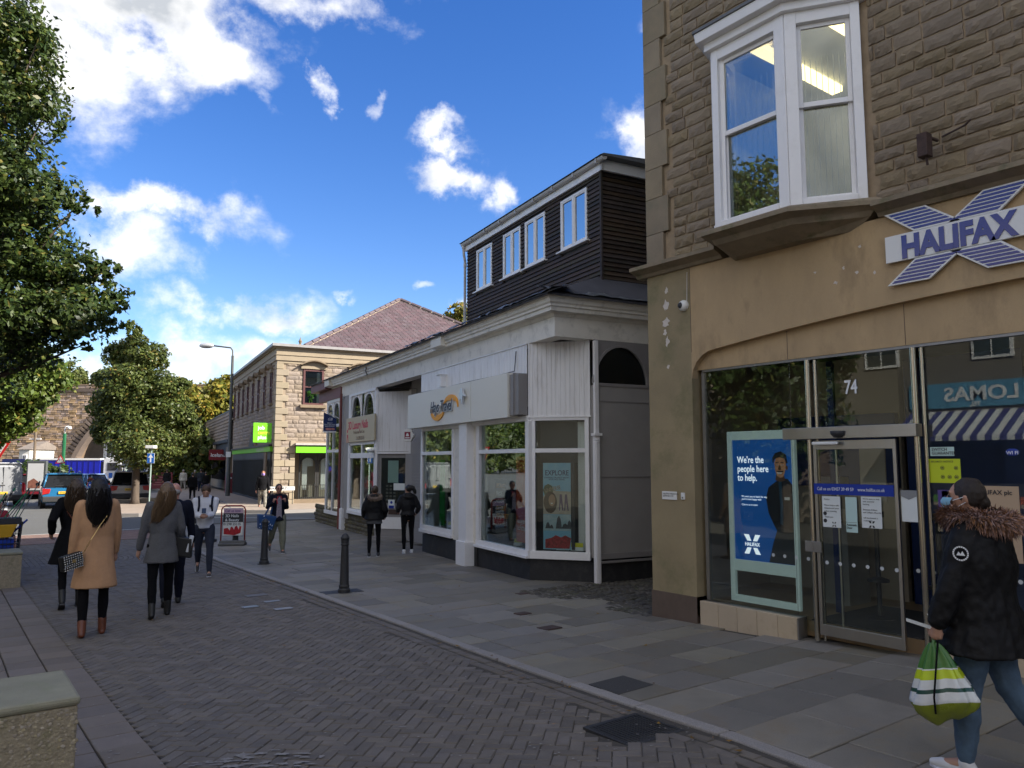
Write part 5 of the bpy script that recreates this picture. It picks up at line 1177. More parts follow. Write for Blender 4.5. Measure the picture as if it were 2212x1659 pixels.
# arcade: front
b=MB(); b.box(1.02,W_,-.35,.3,2.86,2.96); jp(b,'canopy',mat('canopy_lead',(.4,.38,.35),.6)); b=MB(); b.box(1.05,W_,-.2,.25,2.76,2.86); b.box(1.06,W_,.02,1.2,2.36,2.46) if 0 else None; jp(b,'canopy_under_board',m_dkf)  # canopy slab, then a dark board directly beneath it
b=MB(); b.box(1.04,8.3,-.3,-.24,2.46,2.77); jp(b,'green_band',m_lime)
def arcade(par,M,xs,w,z0,zs,zt,depth=.08,grill=True,gl=True):
    """dark frame with round-headed openings; xs centres; local x along, -y out"""
    b=MB(); n=10; 
    for i,xc in enumerate(xs):
        x0=xc-w/2;x1=xc+w/2; r=w/2-.09; rz=r
        pts=[(xc+r*math.cos(math.pi*k/n),zs+rz*math.sin(math.pi*k/n)) for k in range(n+1)]
        for (a0,q0),(a1,q1) in zip(pts,pts[1:]): b.add([M@Vector(v) for v in [(a0,0,q0),(a1,0,q1),(a1,0,zt),(a0,0,zt),(a0,depth,q0),(a1,depth,q1)]],[(0,1,2,3),(0,4,5,1)])
        b.box(x0,xc-r,0,depth,z0,zt,M=M); b.box(xc+r,x1,0,depth,z0,zt,M=M); b.box(xc-r,xc+r,0,depth,z0,z0+.12,M=M)
    b.build('arcade_frame',m_dkf,par)
    t=MB()
    for xc in xs:
        r=w/2-.09; t.tube([M@Vector((xc+r*math.cos(math.pi*k/n),-.02,zs+r*math.sin(math.pi*k/n))) for k in range(n+1)],.03,5)
    t.build('arch_ring',m_dkf,par)
    if gl:
        for xc in xs: g=MB(); r=w/2-.09; g.box(xc-r,xc+r,depth*.6,depth*.6+.01,z0+.12,zs+r,M=M); g.build('arch_glass',m_glass,par)
MFi=Matrix.Translation((0,.75,0))
arcade(jc,MFi,[1.2+.98*i+.7 for i in range(6)],.96,.0,1.85,2.5)
b=MB(); b.box(1.0,8,.5,1.6,-.35,.02); b.box(1.0,W_,.74,.9,2.5,2.86); b.box(8.2,W_,.74,.9,0,2.9); jp(b,'step',m_jhood)
b=MB(); b.box(1.1,8,1.5,1.58,0,2.8); jp(b,'lobby_back',m_inw)
b=MB(); 
for xc in (1.9,2.9):
    b.box(xc-.28,xc-.02,.86,.88,.5,2.15); b.box(xc-.1,xc+.28,.86,.88,1.75,2.2)
jp(b,'white_drape',m_pwhite)
b=MB()
for i in range(16): b.tube([(1.5+.11*i,.66,.05),(1.5+.11*i,.66,.75)],.014,5)
b.tube([(1.45,.66,.75),(3.3,.66,.75)],.018,5); jp(b,'railing',m_dkf)
# arcade: side (arrow-head grilles)
b=MB(); b.box(-.12,.1,.7,16.4,2.53,2.8); jp(b,'green_band',m_lime); b=MB(); b.box(-.125,-.12,2.6,5.2,2.57,2.77); jp(b,'band_label',m_limed)
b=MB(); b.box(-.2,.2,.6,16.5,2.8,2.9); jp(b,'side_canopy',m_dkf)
MSi=Matrix(((0,1,0,-.06),(1,0,0,0),(0,0,1,0),(0,0,0,1)))
arcade(jc,MSi,[1.3],.95,.0,1.75,2.5,.1)
b=MB(); b.box(.0,.05,1.85,16.4,-.3,2.5); jp(b,'grille_back',m_ink)
for i in range(44):
    y=2.9+.3*i
    b=MB(); b.prism([(y-.035,-.05),(y+.035,-.05),(y+.035,2.05),(y+.15,2.2),(y+.15,2.5),(y-.15,2.5),(y-.15,2.2),(y-.035,2.05)],-.1,-.03,'x'); jp(b,'grille_bar',m_dkf)
b=MB(); b.box(-.12,.06,1.9,2.6,1.0,2.5); jp(b,'side_pier',m_jhood); b=MB(); b.prism([(6.1,2.9),(8.9,2.9),(7.5,4.15)],-.1,.1,'x'); jp(b,'side_gable',m_jhood)
b=MB(); b.prism([(6.5,2.9),(8.5,2.9),(7.5,3.8)],-.12,-.1,'x'); jp(b,'gable_face',m_dkf)
# projecting sign
b=MB(); b.box(-1.05,-.12,.25,.33,2.98,4.0); jp(b,'projecting_sign',m_lime,bevel=.015)
JF=lambda x,z:fr((x,.245,z),(1,0,0),(0,0,1))
text('sign_text','job',JF(-.82,3.66),.27,m_letterw,jc,.001,bold=.006); text('sign_text','centre',JF(-.82,3.41),.27,mat('sign_yellow',(.6,.7,.05),.5),jc,.001,bold=.006,sx=.85); text('sign_text','plus',JF(-.82,3.16),.27,m_letterw,jc,.001,bold=.006)
b=MB(); b.box(-.02,.0,.2,.24,.75,.76) ; jp(b,'sign_fixing',m_dkf)
# roof: hipped, real slate courses as thin stepped strips
ap=(9.3,8.0,12.9); e0=(1.6,1.0,8.2); e1=(17.6,1.0,8.2); e2=(17.6,15.5,8.2); e3=(1.6,15.5,8.2); ap2=(9.3,9.2,12.9)
b=MB(); b.add([(1.2,.7,8.17),(18,.7,8.17),(18,16,8.17),(1.2,16,8.17)],[(0,1,2,3)]); b.add([e0,e1,e2,e3,ap,ap2],[(0,1,4),(1,2,5,4),(2,3,5),(3,0,4,5)]); jp(b,'roof',m_jslate)
sb=MB(); rg=random.Random(2); N_=30
for k in range(N_):
    t0=k/N_; t1=min(1,(k+1.25)/N_); z0=8.2+4.7*t0; z1=8.2+4.7*t1; y0=1.0+7*t0; y1=1.0+7*t1; a0=1.6+7.7*t0; c0=17.6-8.3*t0; x=a0
    while x<c0:
        w=min(.32,c0-x); u_=.045+rg.uniform(-.01,.012)
        fx=(lambda xx: max(1.6+7.7*t1,min(17.6-8.3*t1,xx)))
        sb.add([(x+.01,y0-.03,z0+u_),(x+w-.01,y0-.03,z0+u_),(fx(x+w-.01),y1,z1+.01),(fx(x+.01),y1,z1+.01),(x+.01,y0-.03,z0+.0),(x+w-.01,y0-.03,z0)],[(0,1,2,3),(0,4,5,1)]); x+=w
jp(sb,'roof_slates',m_jslate,kind='stuff')
def hipline(a,c,n,par):
    a=Vector(a);c=Vector(c); d=(c-a)
    b=MB(); b.tube([a+Vector((0,0,.02)),c+Vector((0,0,.02))],.1,6); b.build('hip_mortar',m_hip,par)
    for i in range(n):
        p=a+d*((i+.03)/n); q=a+d*((i+.9)/n); b=MB(); b.tube([p+Vector((0,0,.09)),q+Vector((0,0,.09))],.13,6); b.build('hip_tile',m_jslate,par)
hipline(e0,ap,16,jc); hipline(e1,ap,14,jc)
b=MB(); b.lathe([(.14,0),(.16,.03),(.05,.1),(.1,.25),(.04,.35),(.0,.5)],8,(1.2,.2,8.16)); jp(b,'finial',m_jhood)
# street name board
a10=R(10)
def jwp(s_,t,z): return (JO[0]+s_*math.cos(a10)+t*math.sin(a10),JO[1]-s_*math.sin(a10)+t*math.cos(a10),z)
sn=thing('street_name_board','white street name board on two posts at the foot of the ochre quoins','sign',jwp(-.1,-.35,-.2),JA)
b=MB(); b.box(-.2,1.12,-.02,.0,.72,.93); b.build('name_plate',m_signw,sn); 
for x in (.02,1.02): b=MB(); b.tube([(x,.02,0),(x,.02,.95)],.02,6); b.build('post',m_dkf,sn)
b=MB(); b.box(-.21,1.13,-.021,.001,.92,.94); b.box(-.21,1.13,-.021,.001,.71,.725); b.build('plate_rim',m_ink,sn)
text('name_text','BAKER RD',fr((-.14,-.024,.77),(1,0,0),(0,0,1)),.17,m_ink,sn,.001,bold=.003,sx=1.15)
# ------------------------------------------------ store beyond (tile hung upper band)
st=thing('store_building','low store with tile hung upper band, canopy and tall dark windows beyond the stone office','building',JO,JA)
m_th=mat('hung_tile',(.26,.2,.145),.85,.15,4,.3,30,objrand=.15)
b=MB(); b.box(.0,14,D_+.05,46,3.2,5.75); b.box(.0,14,46,60,3.2,3.8); b.box(1.2,14,D_+.05,44,-.35,3.2); st_w=b.build('store_wall',mat('store_brown',(.09,.065,.05),.8),st)
b=MB(); b.prism([(-.08,5.85),(14,5.85),(14,5.74),(-.08,5.74)][::-1],D_+.05,44.3,'y'); b.build('store_roof',m_lead,st)
rows=8
for k in range(rows):
    z0=3.65+k*.26; xo=-.14+k*.012; y=D_+.06; ye=46.2+(7-k)*2.1
    nseg=14; dy=(ye-y)/nseg
    for i in range(nseg):
        b=MB(); b.add([(xo-.05,y+i*dy+.01,z0),(xo-.05,y+(i+1)*dy-.01,z0),(xo+.02,y+(i+1)*dy-.01,z0+.28),(xo+.02,y+i*dy+.01,z0+.28),(xo,y+i*dy+.01,z0-.02),(xo,y+(i+1)*dy-.01,z0-.02)],[(0,3,2,1),(0,1,5,4)]); b.build('hung_tile',m_th,st)
b=MB(); b.box(-.32,1.3,D_+.1,61,3.42,3.64); b.box(-.12,1.3,D_+.1,27,2.5,3.42); b.build('canopy_edge',m_ink,st)
b=MB(); b.box(-.3,-.15,27,61,2.55,3.42); b.build('canopy_fascia',mat('beige_fascia',(.5,.42,.31),.7,.05,2),st)
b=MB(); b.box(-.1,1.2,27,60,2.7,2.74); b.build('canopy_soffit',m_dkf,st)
for i in range(22):
    y=D_+3+1.0*i; b=MB(); b.box(1.05,1.15,y,y+.12,.3,3.0); b.build('window_mullion',m_ink,st)
b=MB(); b.box(1.1,1.14,D_+3,41,.5,2.6); b.build('store_window',glass('store_glass',(.1,.12,.15),1.6,0,.45),st)
b=MB(); b.box(1.12,1.18,D_+3,41,2.6,3.1); b.box(.9,1.2,D_+3,41,-.3,.4); b.build('store_panel',m_inw,st)
b=MB(); b.box(-.2,1.2,D_+.6,D_+1.6,-.3,3.1); b.build('brick_pier',m_jhood,st)
b=MB(); b.box(-1.15,.5,D_+4.0,D_+4.08,2.15,2.95); b.build('hanging_sign_board',mat('store_red',(.2,.015,.02),.5),st); text('sign_text','Iceland',fr((-1.05,D_+3.99,2.4),(1,0,0),(0,0,1)),.4,m_letterw,st,.001,bold=.008,sx=.95)
b=MB(); b.tube([(.3,D_-.1,7.9),(.3,D_-.1,-.3)],.06,6) ; b.build('rain_pipe',m_ink,st)
bin_=thing('waste_bin','maroon rounded litter bin against the store pier','bin',jwp(.0,17.0,-.3),JA)
b=MB(); b.rings([[(x*.42,y*.38,z) for x,y in ((-1,-1),(1,-1),(1,1),(-1,1))] for z in (0,1.15)]); 
m_mar=mat('maroon_bin',(.16,.025,.035),.5,.1,2)
b=MB(); b.prism([(-.42,0),(.42,0),(.42,1.25)]+[(.42*math.cos(i*math.pi/8),1.25+.28*math.sin(i*math.pi/8)) for i in range(1,8)]+[(-.42,1.25)],-.36,.36,'y'); b.build('bin_body',m_mar,bin_,bevel=.03)
b=MB(); b.box(-.34,-.05,-.37,-.355,1.12,1.22); b.box(.06,.34,-.37,-.355,1.12,1.22); b.build('bin_slots',m_letterw,bin_)
# tall street lamp
lx,ly=P(494,50)
lp=thing('street_lamp','tall grey street lamp with a long arm and silver head','street lamp',(lx,ly,-.3),R(-YAW))
m_lampg=mat('lamp_post_grey',(.07,.075,.075),.55,.1,3)
H_=9.75; b=MB(); b.tube([(0,0,0),(0,0,1.6),(0,0,1.65),(0,0,H_-.5)],[.15,.14,.105,.085],10); b.build('post',m_lampg,lp,smooth=True,angle=50)
b=MB(); b.tube([(0,0,H_-.55),(-.02,0,H_-.15),(-.15,0,H_+.03),(-1.3,0,H_+.17)],.05,8); b.build('arm',m_lampg,lp,smooth=True,angle=60)
b=MB(); b.ball((-1.75,0,H_+.17),.5,8,sc=(1,.4,.36)); b.build('lamp_head',mat('lamp_silver',(.6,.6,.6),.35,.03,1,0,1,metal=.4),lp,smooth=True)
b=MB(); b.box(-.16,.16,-.11,-.13,2.6,2.95); b.build('post_label',m_letterw,lp)
# ================================================================== BACKGROUND
m_via=mat('viaduct_stone',(.38,.265,.18),.9,.2,.5,.5,3,isl=.3,dirt=(.15,.11,.085),dscale=.5,damt=.6); m_viac=mat('viaduct_core',(.26,.18,.12),.95,.2,.6,.5,3)
def frame_at(x,dep,rz=0,z=-.3): X,Y=P(x,dep); return (X,Y,z),R(-YAW)+rz
loc,rz=frame_at(130,95)
via=thing('stone_viaduct','high rough stone railway viaduct wall with a half hidden arch behind the lorry','viaduct',loc,rz)
# local x right, y away; px->local: x=(px-130)/1664*95
vx=lambda px:(px-130)/1664*95; vzz=lambda py:(1000-py)/1664*95+1.93+.3
TOPz=vzz(829); STR=vzz(846)
cx_,cz_,rad=vx(360),vzz(1070),vx(360)-vx(150)
def inarch(x,z): return (x-cx_)**2+(z-cz_)**2<rad**2 and z>0
b=MB(); n=60; x0,x1=vx(-250),vx(760)
pts=[(cx_+rad*math.cos(math.pi*i/n),cz_+rad*math.sin(math.pi*i/n)) for i in range(n+1)]; top=STR
for (a0,z0),(a1,z1) in zip(pts,pts[1:]):
    z0=max(z0,0);z1=max(z1,0); b.add([(a0,0,z0),(a1,0,z1),(a1,0,top),(a0,0,top),(a0,9,z0),(a1,9,z1),(a0,9,top),(a1,9,top)],[(0,1,2,3),(0,4,5,1),(4,6,7,5)])
for (a,c) in ((x0,cx_-rad),(cx_+rad,x1)): b.box(a,c,0,9,0,top)
b.build('viaduct_body',m_viac,via)
b=MB(); b.box(x0,x1,-.25,9.3,STR,STR+.45); b.build('string_course',mat('string_stone',(.12,.09,.075),.9,.3,.6),via)
b=MB(); b.box(x0,x1,.1,.7,STR+.45,TOPz-.15); b.box(x0,x1,0,.8,TOPz-.15,TOPz); b.build('parapet',m_viac,via)
rg=random.Random(77); st_=MB(); z=0
while z<STR-.05:
    h=rg.uniform(.2,.32); x=vx(-60)
    while x<vx(560):
        w=rg.uniform(.35,.9)
        if not(inarch(x,z) or inarch(x+w,z+h) or inarch(x+w,z) or inarch(x,z+h)): 
            d=rg.uniform(.02,.16); st_.box(x+.02,x+w-.02,-d,.02,z+.02,min(z+h,STR)-.02)
        x+=w
    z+=h
z=STR+.5
while z<TOPz-.2:
    x=vx(-60)
    while x<vx(560): w=rg.uniform(.6,1.4); st_.box(x+.02,x+w-.02,.1-rg.uniform(.02,.08),.12,z,z+.3); x+=w
    z+=.34
st_.build('wall_stones',m_via,via,kind='stuff')
m_vou=mat('voussoir',(.17,.125,.095),.9,.2,.8,.5,4,objrand=.15)
for k in range(48):
    a=math.pi-(.36+.038*k); r0,r1=rad+.25,rad+1.55-(.5 if k<2 else 0); da=.0125
    if a<1.3: break
    q=[(cx_+r0*math.cos(a-da),cz_+r0*math.sin(a-da)),(cx_+r0*math.cos(a+da),cz_+r0*math.sin(a+da)),(cx_+r1*math.cos(a+da*.8),cz_+r1*math.sin(a+da*.8)),(cx_+r1*math.cos(a-da*.8),cz_+r1*math.sin(a-da*.8))]
    b=MB(); b.prism(q,-.5,.3,'y'); b.build('voussoir',m_vou,via)
b=MB(); 
for k in range(30):
    a=math.pi-.30-.06*k; a2=a-.06; b.add([(cx_+r*math.cos(t),y,cz_+r*math.sin(t)) for y in (-.9,.3) for r,t in ((rad-.25,a),(rad-.25,a2),(rad+.3,a2),(rad+.3,a))],[(0,1,2,3),(0,4,5,1),(3,2,6,7)])
b.build('arch_rib',m_vou,via); b=MB(); b.box(vx(136),vx(172),-.7,.4,vzz(990),vzz(983)); b.build('springer',m_vou,via)
# houses seen through and beside the arch
def house(name,label,px0,px1,dep,eave,ridge,mw,mr,wins,gable=False,deep=7,turn=0,white=None):
    loc,rz=frame_at((px0+px1)/2,dep); o=thing(name,label,'house',loc,rz+R(turn)); w=(px1-px0)/1664*dep
    b=MB(); b.box(-w/2,w/2,0,deep,0,eave); 
    if gable: b.prism([(-w/2,eave),(w/2,eave),(0,ridge)],0,deep,'y')
    b.build('wall',mw,o)
    b=MB()
    if gable:
        for s_ in (1,-1): b.add([(s_*(w/2+.3),-.4,eave-.2),(0,-.4,ridge+.1),(0,deep,ridge+.1),(s_*(w/2+.3),deep,eave-.2),(s_*(w/2+.3),-.4,eave-.35),(0,-.4,ridge-.05)],[(0,1,2,3),(0,4,5,1)])
    else: b.prism([(-.3,eave),(deep+.3,eave),(deep/2,ridge)],-w/2-.2,w/2+.2,'x')
    b.build('roof',mr,o)
    for (x,z,ww,hh) in wins:
        f=link('window',None,o); c=MB(); c.box(x-ww/2,x+ww/2,-.08,.0,z,z+hh); c.build('frame',m_wpaint,f); c=MB()
        c.box(x-ww/2+.1,x-.04,-.1,-.07,z+.1,z+hh-.1); c.box(x+.04,x+ww/2-.1,-.1,-.07,z+.1,z+hh-.1); c.build('pane',m_dark,f)
    return o
m_sroof=mat('stone_slate',(.2,.17,.15),.85,.2,2); m_wren=mat('white_render',(.62,.6,.55),.7,.08,.8); m_gst=mat('gable_stone',(.17,.13,.1),.9,.2,1.5)
house('gable_house','dark stone gabled house seen through the viaduct arch',188,246,112,5.2,9.2,m_gst,m_sroof,[],True,8)
h=house('bay_house','white house with bay windows right of the blue lorry',222,262,84,4.4,5.4,m_wren,m_sroof,[(-.2,2.4,1.0,1.5),(.85,2.4,.7,1.5),(-.2,.3,1.0,1.4)],False,6)
house('white_house','white gabled house behind the tree on the left',40,62,90,3.8,4.8,m_wren,m_sroof,[(.1,2.0,.5,1.2)],False,6)
house('white_building','white rendered building beyond the parked silver car',305,352,90,3.8,4.3,m_wren,m_sroof,[(0,1.5,.8,1.2)],False,6)
# ---------------------------------------------------------------- trees
m_bark=mat('bark',(.085,.065,.05),.95,.3,8,.9,30,streak=(1,1,.25))
L_big=leafmat('leaf_dark',(.015,.034,.009),(.075,.11,.022),(.2,.17,.045)); L_mid=leafmat('leaf_mid',(.042,.068,.018),(.135,.165,.04),(.27,.19,.05)); L_yel=leafmat('leaf_autumn',(.075,.105,.015),(.24,.20,.03),(.34,.2,.04)); L_far=leafmat('leaf_far',(.07,.10,.03),(.16,.18,.05),(.27,.2,.07)); L_hed=leafmat('leaf_hedge',(.035,.07,.015),(.1,.15,.04))
def limbs(par,base,tips,r0,name='limb'):
    for t in tips:
        base_=Vector(base); t=Vector(t); mid=base_.lerp(t,.45)+Vector((random.uniform(-.3,.3),random.uniform(-.3,.3),.35)); b=MB(); b.tube([base_,mid,base_.lerp(t,.8)+Vector((0,0,.1)),t],[r0,r0*.65,r0*.35,r0*.12],7); b.build(name,m_bark,par,smooth=True)
# big tree on the left: lumps by world position
def W(px,py,dep): return Vector(PZ(px,py,dep))
lum=[]
for px,py,dep,r,rv in [(10,70,14,1.05,.8),(30,220,14,.95,.9),(-60,130,15,1.6,1.3),(0,360,14,1.0,.9),(60,420,13.6,.85,.6),(110,420,13.6,.5,.35),(-40,500,14.5,1.6,1.2),(70,560,14,.9,.7),(150,590,14.2,.8,.55),(205,650,14.4,.62,.5),(130,690,13.8,.95,.6),(40,690,13.6,1.1,.8),(-60,700,14,1.3,1),(-200,300,15,2.2,2.6),(-300,600,16,2.6,2),(-160,780,15,1.6,1.2),(85,80,14,.4,.3),(95,250,14,.35,.25),(165,445,13.8,.32,.22),(228,580,14.2,.35,.22),(250,640,14.4,.3,.2),(225,700,14.2,.3,.2),(180,745,14,.35,.25)]:
    p=W(px,py,dep); lum.append((p.x,p.y,p.z,r,r,rv))
tb=W(-260,1000,15.5); big=thing('street_tree','large leafy street tree leaning in from the left edge','tree',(tb.x,tb.y,gz(tb.y)))
BASE=Vector((tb.x,tb.y,gz(tb.y)))
loc_l=[(l[0]-BASE.x,l[1]-BASE.y,l[2]-BASE.z,l[3],l[4],l[5]) for l in lum]
leaves('crown',loc_l,135000,.092,L_big,big,seed=5,fill=.7)
b=MB(); b.tube([(0,0,0),(.05,0,1.2),(-.05,.1,2.6),(.1,.1,4)],[.24,.19,.17,.14],10); b.build('trunk',m_bark,big,smooth=True)
limbs(big,(0,.05,2.4),[Vector(l[:3]) for l in loc_l[::1]],.085)
lum=[]
for px,py,dep,r,rv in [(15,800,24,1.6,1.1),(80,825,25,1.0,.6),(30,890,25,1.0,.8),(85,862,26,.55,.35),(-80,850,25,2,2)]:
    p=W(px,py,dep); lum.append((p.x,p.y,p.z,r,r,rv))
tb=W(-60,1100,25); t2=thing('street_tree','brighter green tree standing behind the large left tree','tree',(tb.x,tb.y,-.3)); loc2=[(l[0]-tb.x,l[1]-tb.y,l[2]+.3,l[3],l[4],l[5]) for l in lum]
leaves('crown',loc2,26000,.15,leafmat('leaf_bright',(.05,.09,.015),(.13,.18,.03),(.25,.2,.05)),t2,seed=8,fill=.5); b=MB(); b.tube([(0,0,0),(0,0,3)],[.16,.1],8); b.build('trunk',m_bark,t2,smooth=True); limbs(t2,(0,0,2.2),[Vector(l[:3]) for l in loc2],.08)
# small tree in the middle distance
TD=40.5
def pxr(px,dep): return px/1664*dep
lum=[]
for px,py,r,rv in [(288,712,.4,.7),(292,750,.7,.7),(225,820,.5,.4),(395,830,.5,.4),(210,880,.5,.4),(420,930,.5,.4),(262,770,.9,.8),(320,775,1.1,.9),(285,830,1.5,1.2),(345,840,1.2,.9),(240,870,1.0,1.0),(300,900,1.9,1.5),(375,890,1.1,.8),(235,930,.9,.7),(300,955,1.7,1.2),(370,950,1.5,.9),(330,1000,1.0,.5),(405,905,.6,.5)]:
    p=W(px,py,TD+random.uniform(-.8,.8)); lum.append((p.x,p.y,p.z,r,r,rv))
tb=W(290,1092,TD); t3=thing('street_tree','medium street tree standing by the silver estate car','tree',(tb.x,tb.y,-.25)); B3=Vector((tb.x,tb.y,-.25))
loc3=[(l[0]-B3.x,l[1]-B3.y,l[2]-B3.z,l[3],l[4],l[5]) for l in lum]
leaves('crown',loc3,90000,.145,L_mid,t3,seed=12,fill=.72)
b=MB(); b.tube([(0,0,0),(.02,0,.3),(0,0,1.8),(.05,0,3.2),(0,.05,6)],[.28,.2,.18,.15,.08],10); b.build('trunk',m_bark,t3,smooth=True); limbs(t3,(0,0,2.0),[Vector(l[:3]) for l in loc3[3:]],.11)
def simpletree(label,blobs,dep,n,size,m,seed,group=None,trunkpx=None):
    lum=[]
    for px,py,r in blobs: p=W(px,py,dep+random.uniform(-2,2)); lum.append((p.x,p.y,p.z,r,r,r*.85))
    tx=trunkpx if trunkpx is not None else blobs[0][0]; tb=W(tx,1010,dep); o=thing('background_tree',label,'tree',(tb.x,tb.y,-.3),group=group)
    L_=[(l[0]-tb.x,l[1]-tb.y,l[2]+.3,l[3],l[4],l[5]) for l in lum]; leaves('crown',L_,n,size,m,o,seed=seed,fill=.6)
    b=MB(); b.tube([(0,0,0),(0,0,L_[0][2])],[.35,.15],7); b.build('trunk',m_bark,o); return o
G_='trees around the viaduct'
simpletree('yellow green tree left of the store roof, in front of the viaduct',[(440,900,3.0),(470,870,2.6),(425,940,2.2),(490,850,2.2),(408,960,2.0)],78,16000,.42,L_yel,21,G_)
simpletree('green tree between the medium tree and the store roof',[(405,880,2.4),(415,920,2.0),(400,840,1.3)],74,8000,.38,L_yel,22,G_)
simpletree('dark green tree just behind the medium street tree',[(395,960,2.4),(360,990,2.8),(420,990,2.4),(440,985,1.6),(380,930,2.0)],66,12000,.34,L_mid,23,G_)
simpletree('thin autumn tree rising above the viaduct parapet near the lamp post',[(480,845,2.2),(455,850,2.0),(500,835,1.8)],118,4000,.5,L_far,24,G_)
simpletree('sparse tree above the left end of the viaduct parapet',[(150,808,2.6),(120,815,2.2),(170,820,1.6)],125,4500,.5,L_far,25,G_)
simpletree('thin tree above the viaduct parapet left of the medium tree',[(205,822,2.2),(220,826,2.0),(240,820,2.4)],128,4000,.5,L_far,26,G_)
simpletree('low dark trees closing the street beyond the far walkers',[(420,1000,3.6),(350,1015,3.0),(385,1010,3.0),(460,1010,3.0),(300,1020,2.5)],98,12000,.45,L_mid,27,G_)
simpletree('round treetop showing behind the dark clad upper storey',[(1000,690,1.8),(985,700,1.4)],75,3500,.3,L_yel,28,G_)
# hedge
hl,hz_=frame_at(84,52); hd=thing('hedge','clipped green hedge in front of the blue lorry','hedge',hl,hz_)
leaves('hedge_leaves',[(-1.3+.5*i,0,1.15,.5,.8,1.12+.08*(i%3)) for i in range(7)],10000,.22,L_hed,hd,seed=31,fill=.5)
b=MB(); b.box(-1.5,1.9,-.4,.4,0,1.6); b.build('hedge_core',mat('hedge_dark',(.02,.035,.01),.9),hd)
# far woods behind the viaduct
fw=MB(); 
leaves('near_woods',[(P(px,110)[0],P(px,110)[1],4,7,7,7) for px in range(-1900,-420,110)],16000,.8,L_mid,None,seed=44,fill=.7,kind='stuff')['label']='mass of trees past the left side of the street'
leaves('far_woods',[(P(px,240)[0],P(px,240)[1],3,14,14,9) for px in range(-300,1500,90)],15000,1.6,L_far,None,seed=40,fill=.7,kind='stuff')['label']='distant autumn woods beyond the viaduct'
# ---------------------------------------------------------------- opposite terrace (seen in the window reflections)
m_terr=mat('terrace_render',(.2,.18,.15),.8,.08,1); m_awb=mat('awning_blue',(.07,.07,.22),.7); m_lom=mat('fascia_blue',(.12,.33,.5),.5)
op=thing('shop_terrace','cream shop terrace on the opposite side with a blue fascia and striped awning','building',(-10,0,0))
b=MB(); b.box(-9,0,-14,15.5,-.3,8); b.build('wall',m_terr,op); b=MB(); b.box(-9,0,15.51,21,-.3,3.2); b.build('low_annexe',m_gst,op)
b=MB(); b.box(0,.08,5,12.6,3.7,4.5); b.build('fascia',m_lom,op); b=MB(); b.box(.0,.05,5,12.6,.2,3.0); b.build('shop_window',m_dark,op)
TM=lambda y,z:fr((.09,y,z),(0,1,0),(0,0,1))
text('fascia_text','LOMAS',TM(9.3,3.92),.62,m_letterw,op,.01,bold=.015,sx=1.1); text('fascia_text','TEL',TM(10.4,3.72),.2,m_letterw,op,.01,bold=.005)
for i in range(38):
    y=5+.2*i; b=MB(); b.add([(0,y,3.6),(0,y+.2,3.6),(1.5,y+.2,2.75),(1.5,y,2.75),(1.5,y,2.6),(1.5,y+.2,2.6)],[(0,3,2,1),(3,4,5,2)]); b.build('awning_stripe',m_awb if i%2 else m_signw,op)
for y in (-10,-6,-2,2,6,10,13.5):
    f=link('window',None,op); b=MB(); b.box(0,.06,y-.6,y+.6,5.2,7); b.build('frame',m_wpaint,f); b=MB(); b.box(.05,.08,y-.5,y-.03,5.3,6.9); b.box(.05,.08,y+.03,y+.5,5.3,6.9); b.build('pane',m_dglass,f)
for i in range(6):
    b=MB(); y=6.2+.9*i; b.box(.9,1.6,y,y+.75,.75,.95); b.build('produce_box',mat('produce_%d'%(i%3),[(.5,.12,.03),(.5,.4,.05),(.12,.3,.05)][i%3],.7,.5,14),op)
b=MB(); b.box(.8,1.7,6,11.6,.65,.75); b.box(.9,1,6.1,6.2,-.2,.65); b.box(.9,1,11.4,11.5,-.2,.65); b.build('produce_table',m_inw,op)
bk=thing('rear_terrace','plain stone terrace across the street behind the viewer','building',(-10,-20,0)); b=MB(); b.box(-9,12,-6,0,-.3,9); b.build('wall',m_gst,bk)
for x in range(-8,12,3):
    f=link('window',None,bk); b=MB(); b.box(x,x+1.1,0,.05,4.8,6.6); b.build('frame',m_wpaint,f); b=MB(); b.box(x+.1,x+1,.04,.07,4.9,6.5); b.build('pane',m_dglass,f)

# more of the left side of the street, met in the shop window reflections
lt=thing('stone_terrace','stone terrace of shops along the far left side of the street','building',(-13,26,-.3),R(4)); b=MB(); b.box(-8,0,0,46,0,7.5); b.build('wall',m_gst,lt); b=MB(); b.prism([(-8.3,7.5),(.3,7.5),(-4,10)],-.3,46.3,'y'); b.build('roof',m_sroof,lt)
b=MB(); b.box(0,.06,0,46,2.6,3.3); b.build('fascia',m_terr,lt)
for y in range(2,46,4):
    f=link('window',None,lt); b=MB(); b.box(0,.05,y,y+1.2,4.3,6.2); b.build('frame',m_wpaint,f); b=MB(); b.box(.04,.07,y+.1,y+1.1,4.4,6.1); b.build('pane',m_dglass,f)
for (x,y,h,lab,sd) in ((-1.9,36,5.5,'round street tree on the left pavement beyond the give way sign',51),(-3.8,46,6.6,'taller street tree further along the left pavement',52),(-5.5,14.5,4.0,'street tree opposite the bank doors, met in the window reflections',53),(-6.8,17.5,7.6,'tall street tree across from the bank bay window, met in its reflections',54)):
    o=thing('street_tree',lab,'tree',(x,y,gz(y))); q=h/4; leaves('crown',[(0,0,h,1.9*q,1.9*q,2.1*q),(.9,.6,h+1.5*q,1.3*q,1.3*q,1.2*q),(-.8,-.5,h+1.7*q,1.4*q,1.3*q,1.2*q)],int(16000*q),.2,L_big,o,seed=sd,fill=.6); b=MB(); b.tube([(0,0,0),(0,0,h)],[.2,.1],8); b.build('trunk',m_bark,o)

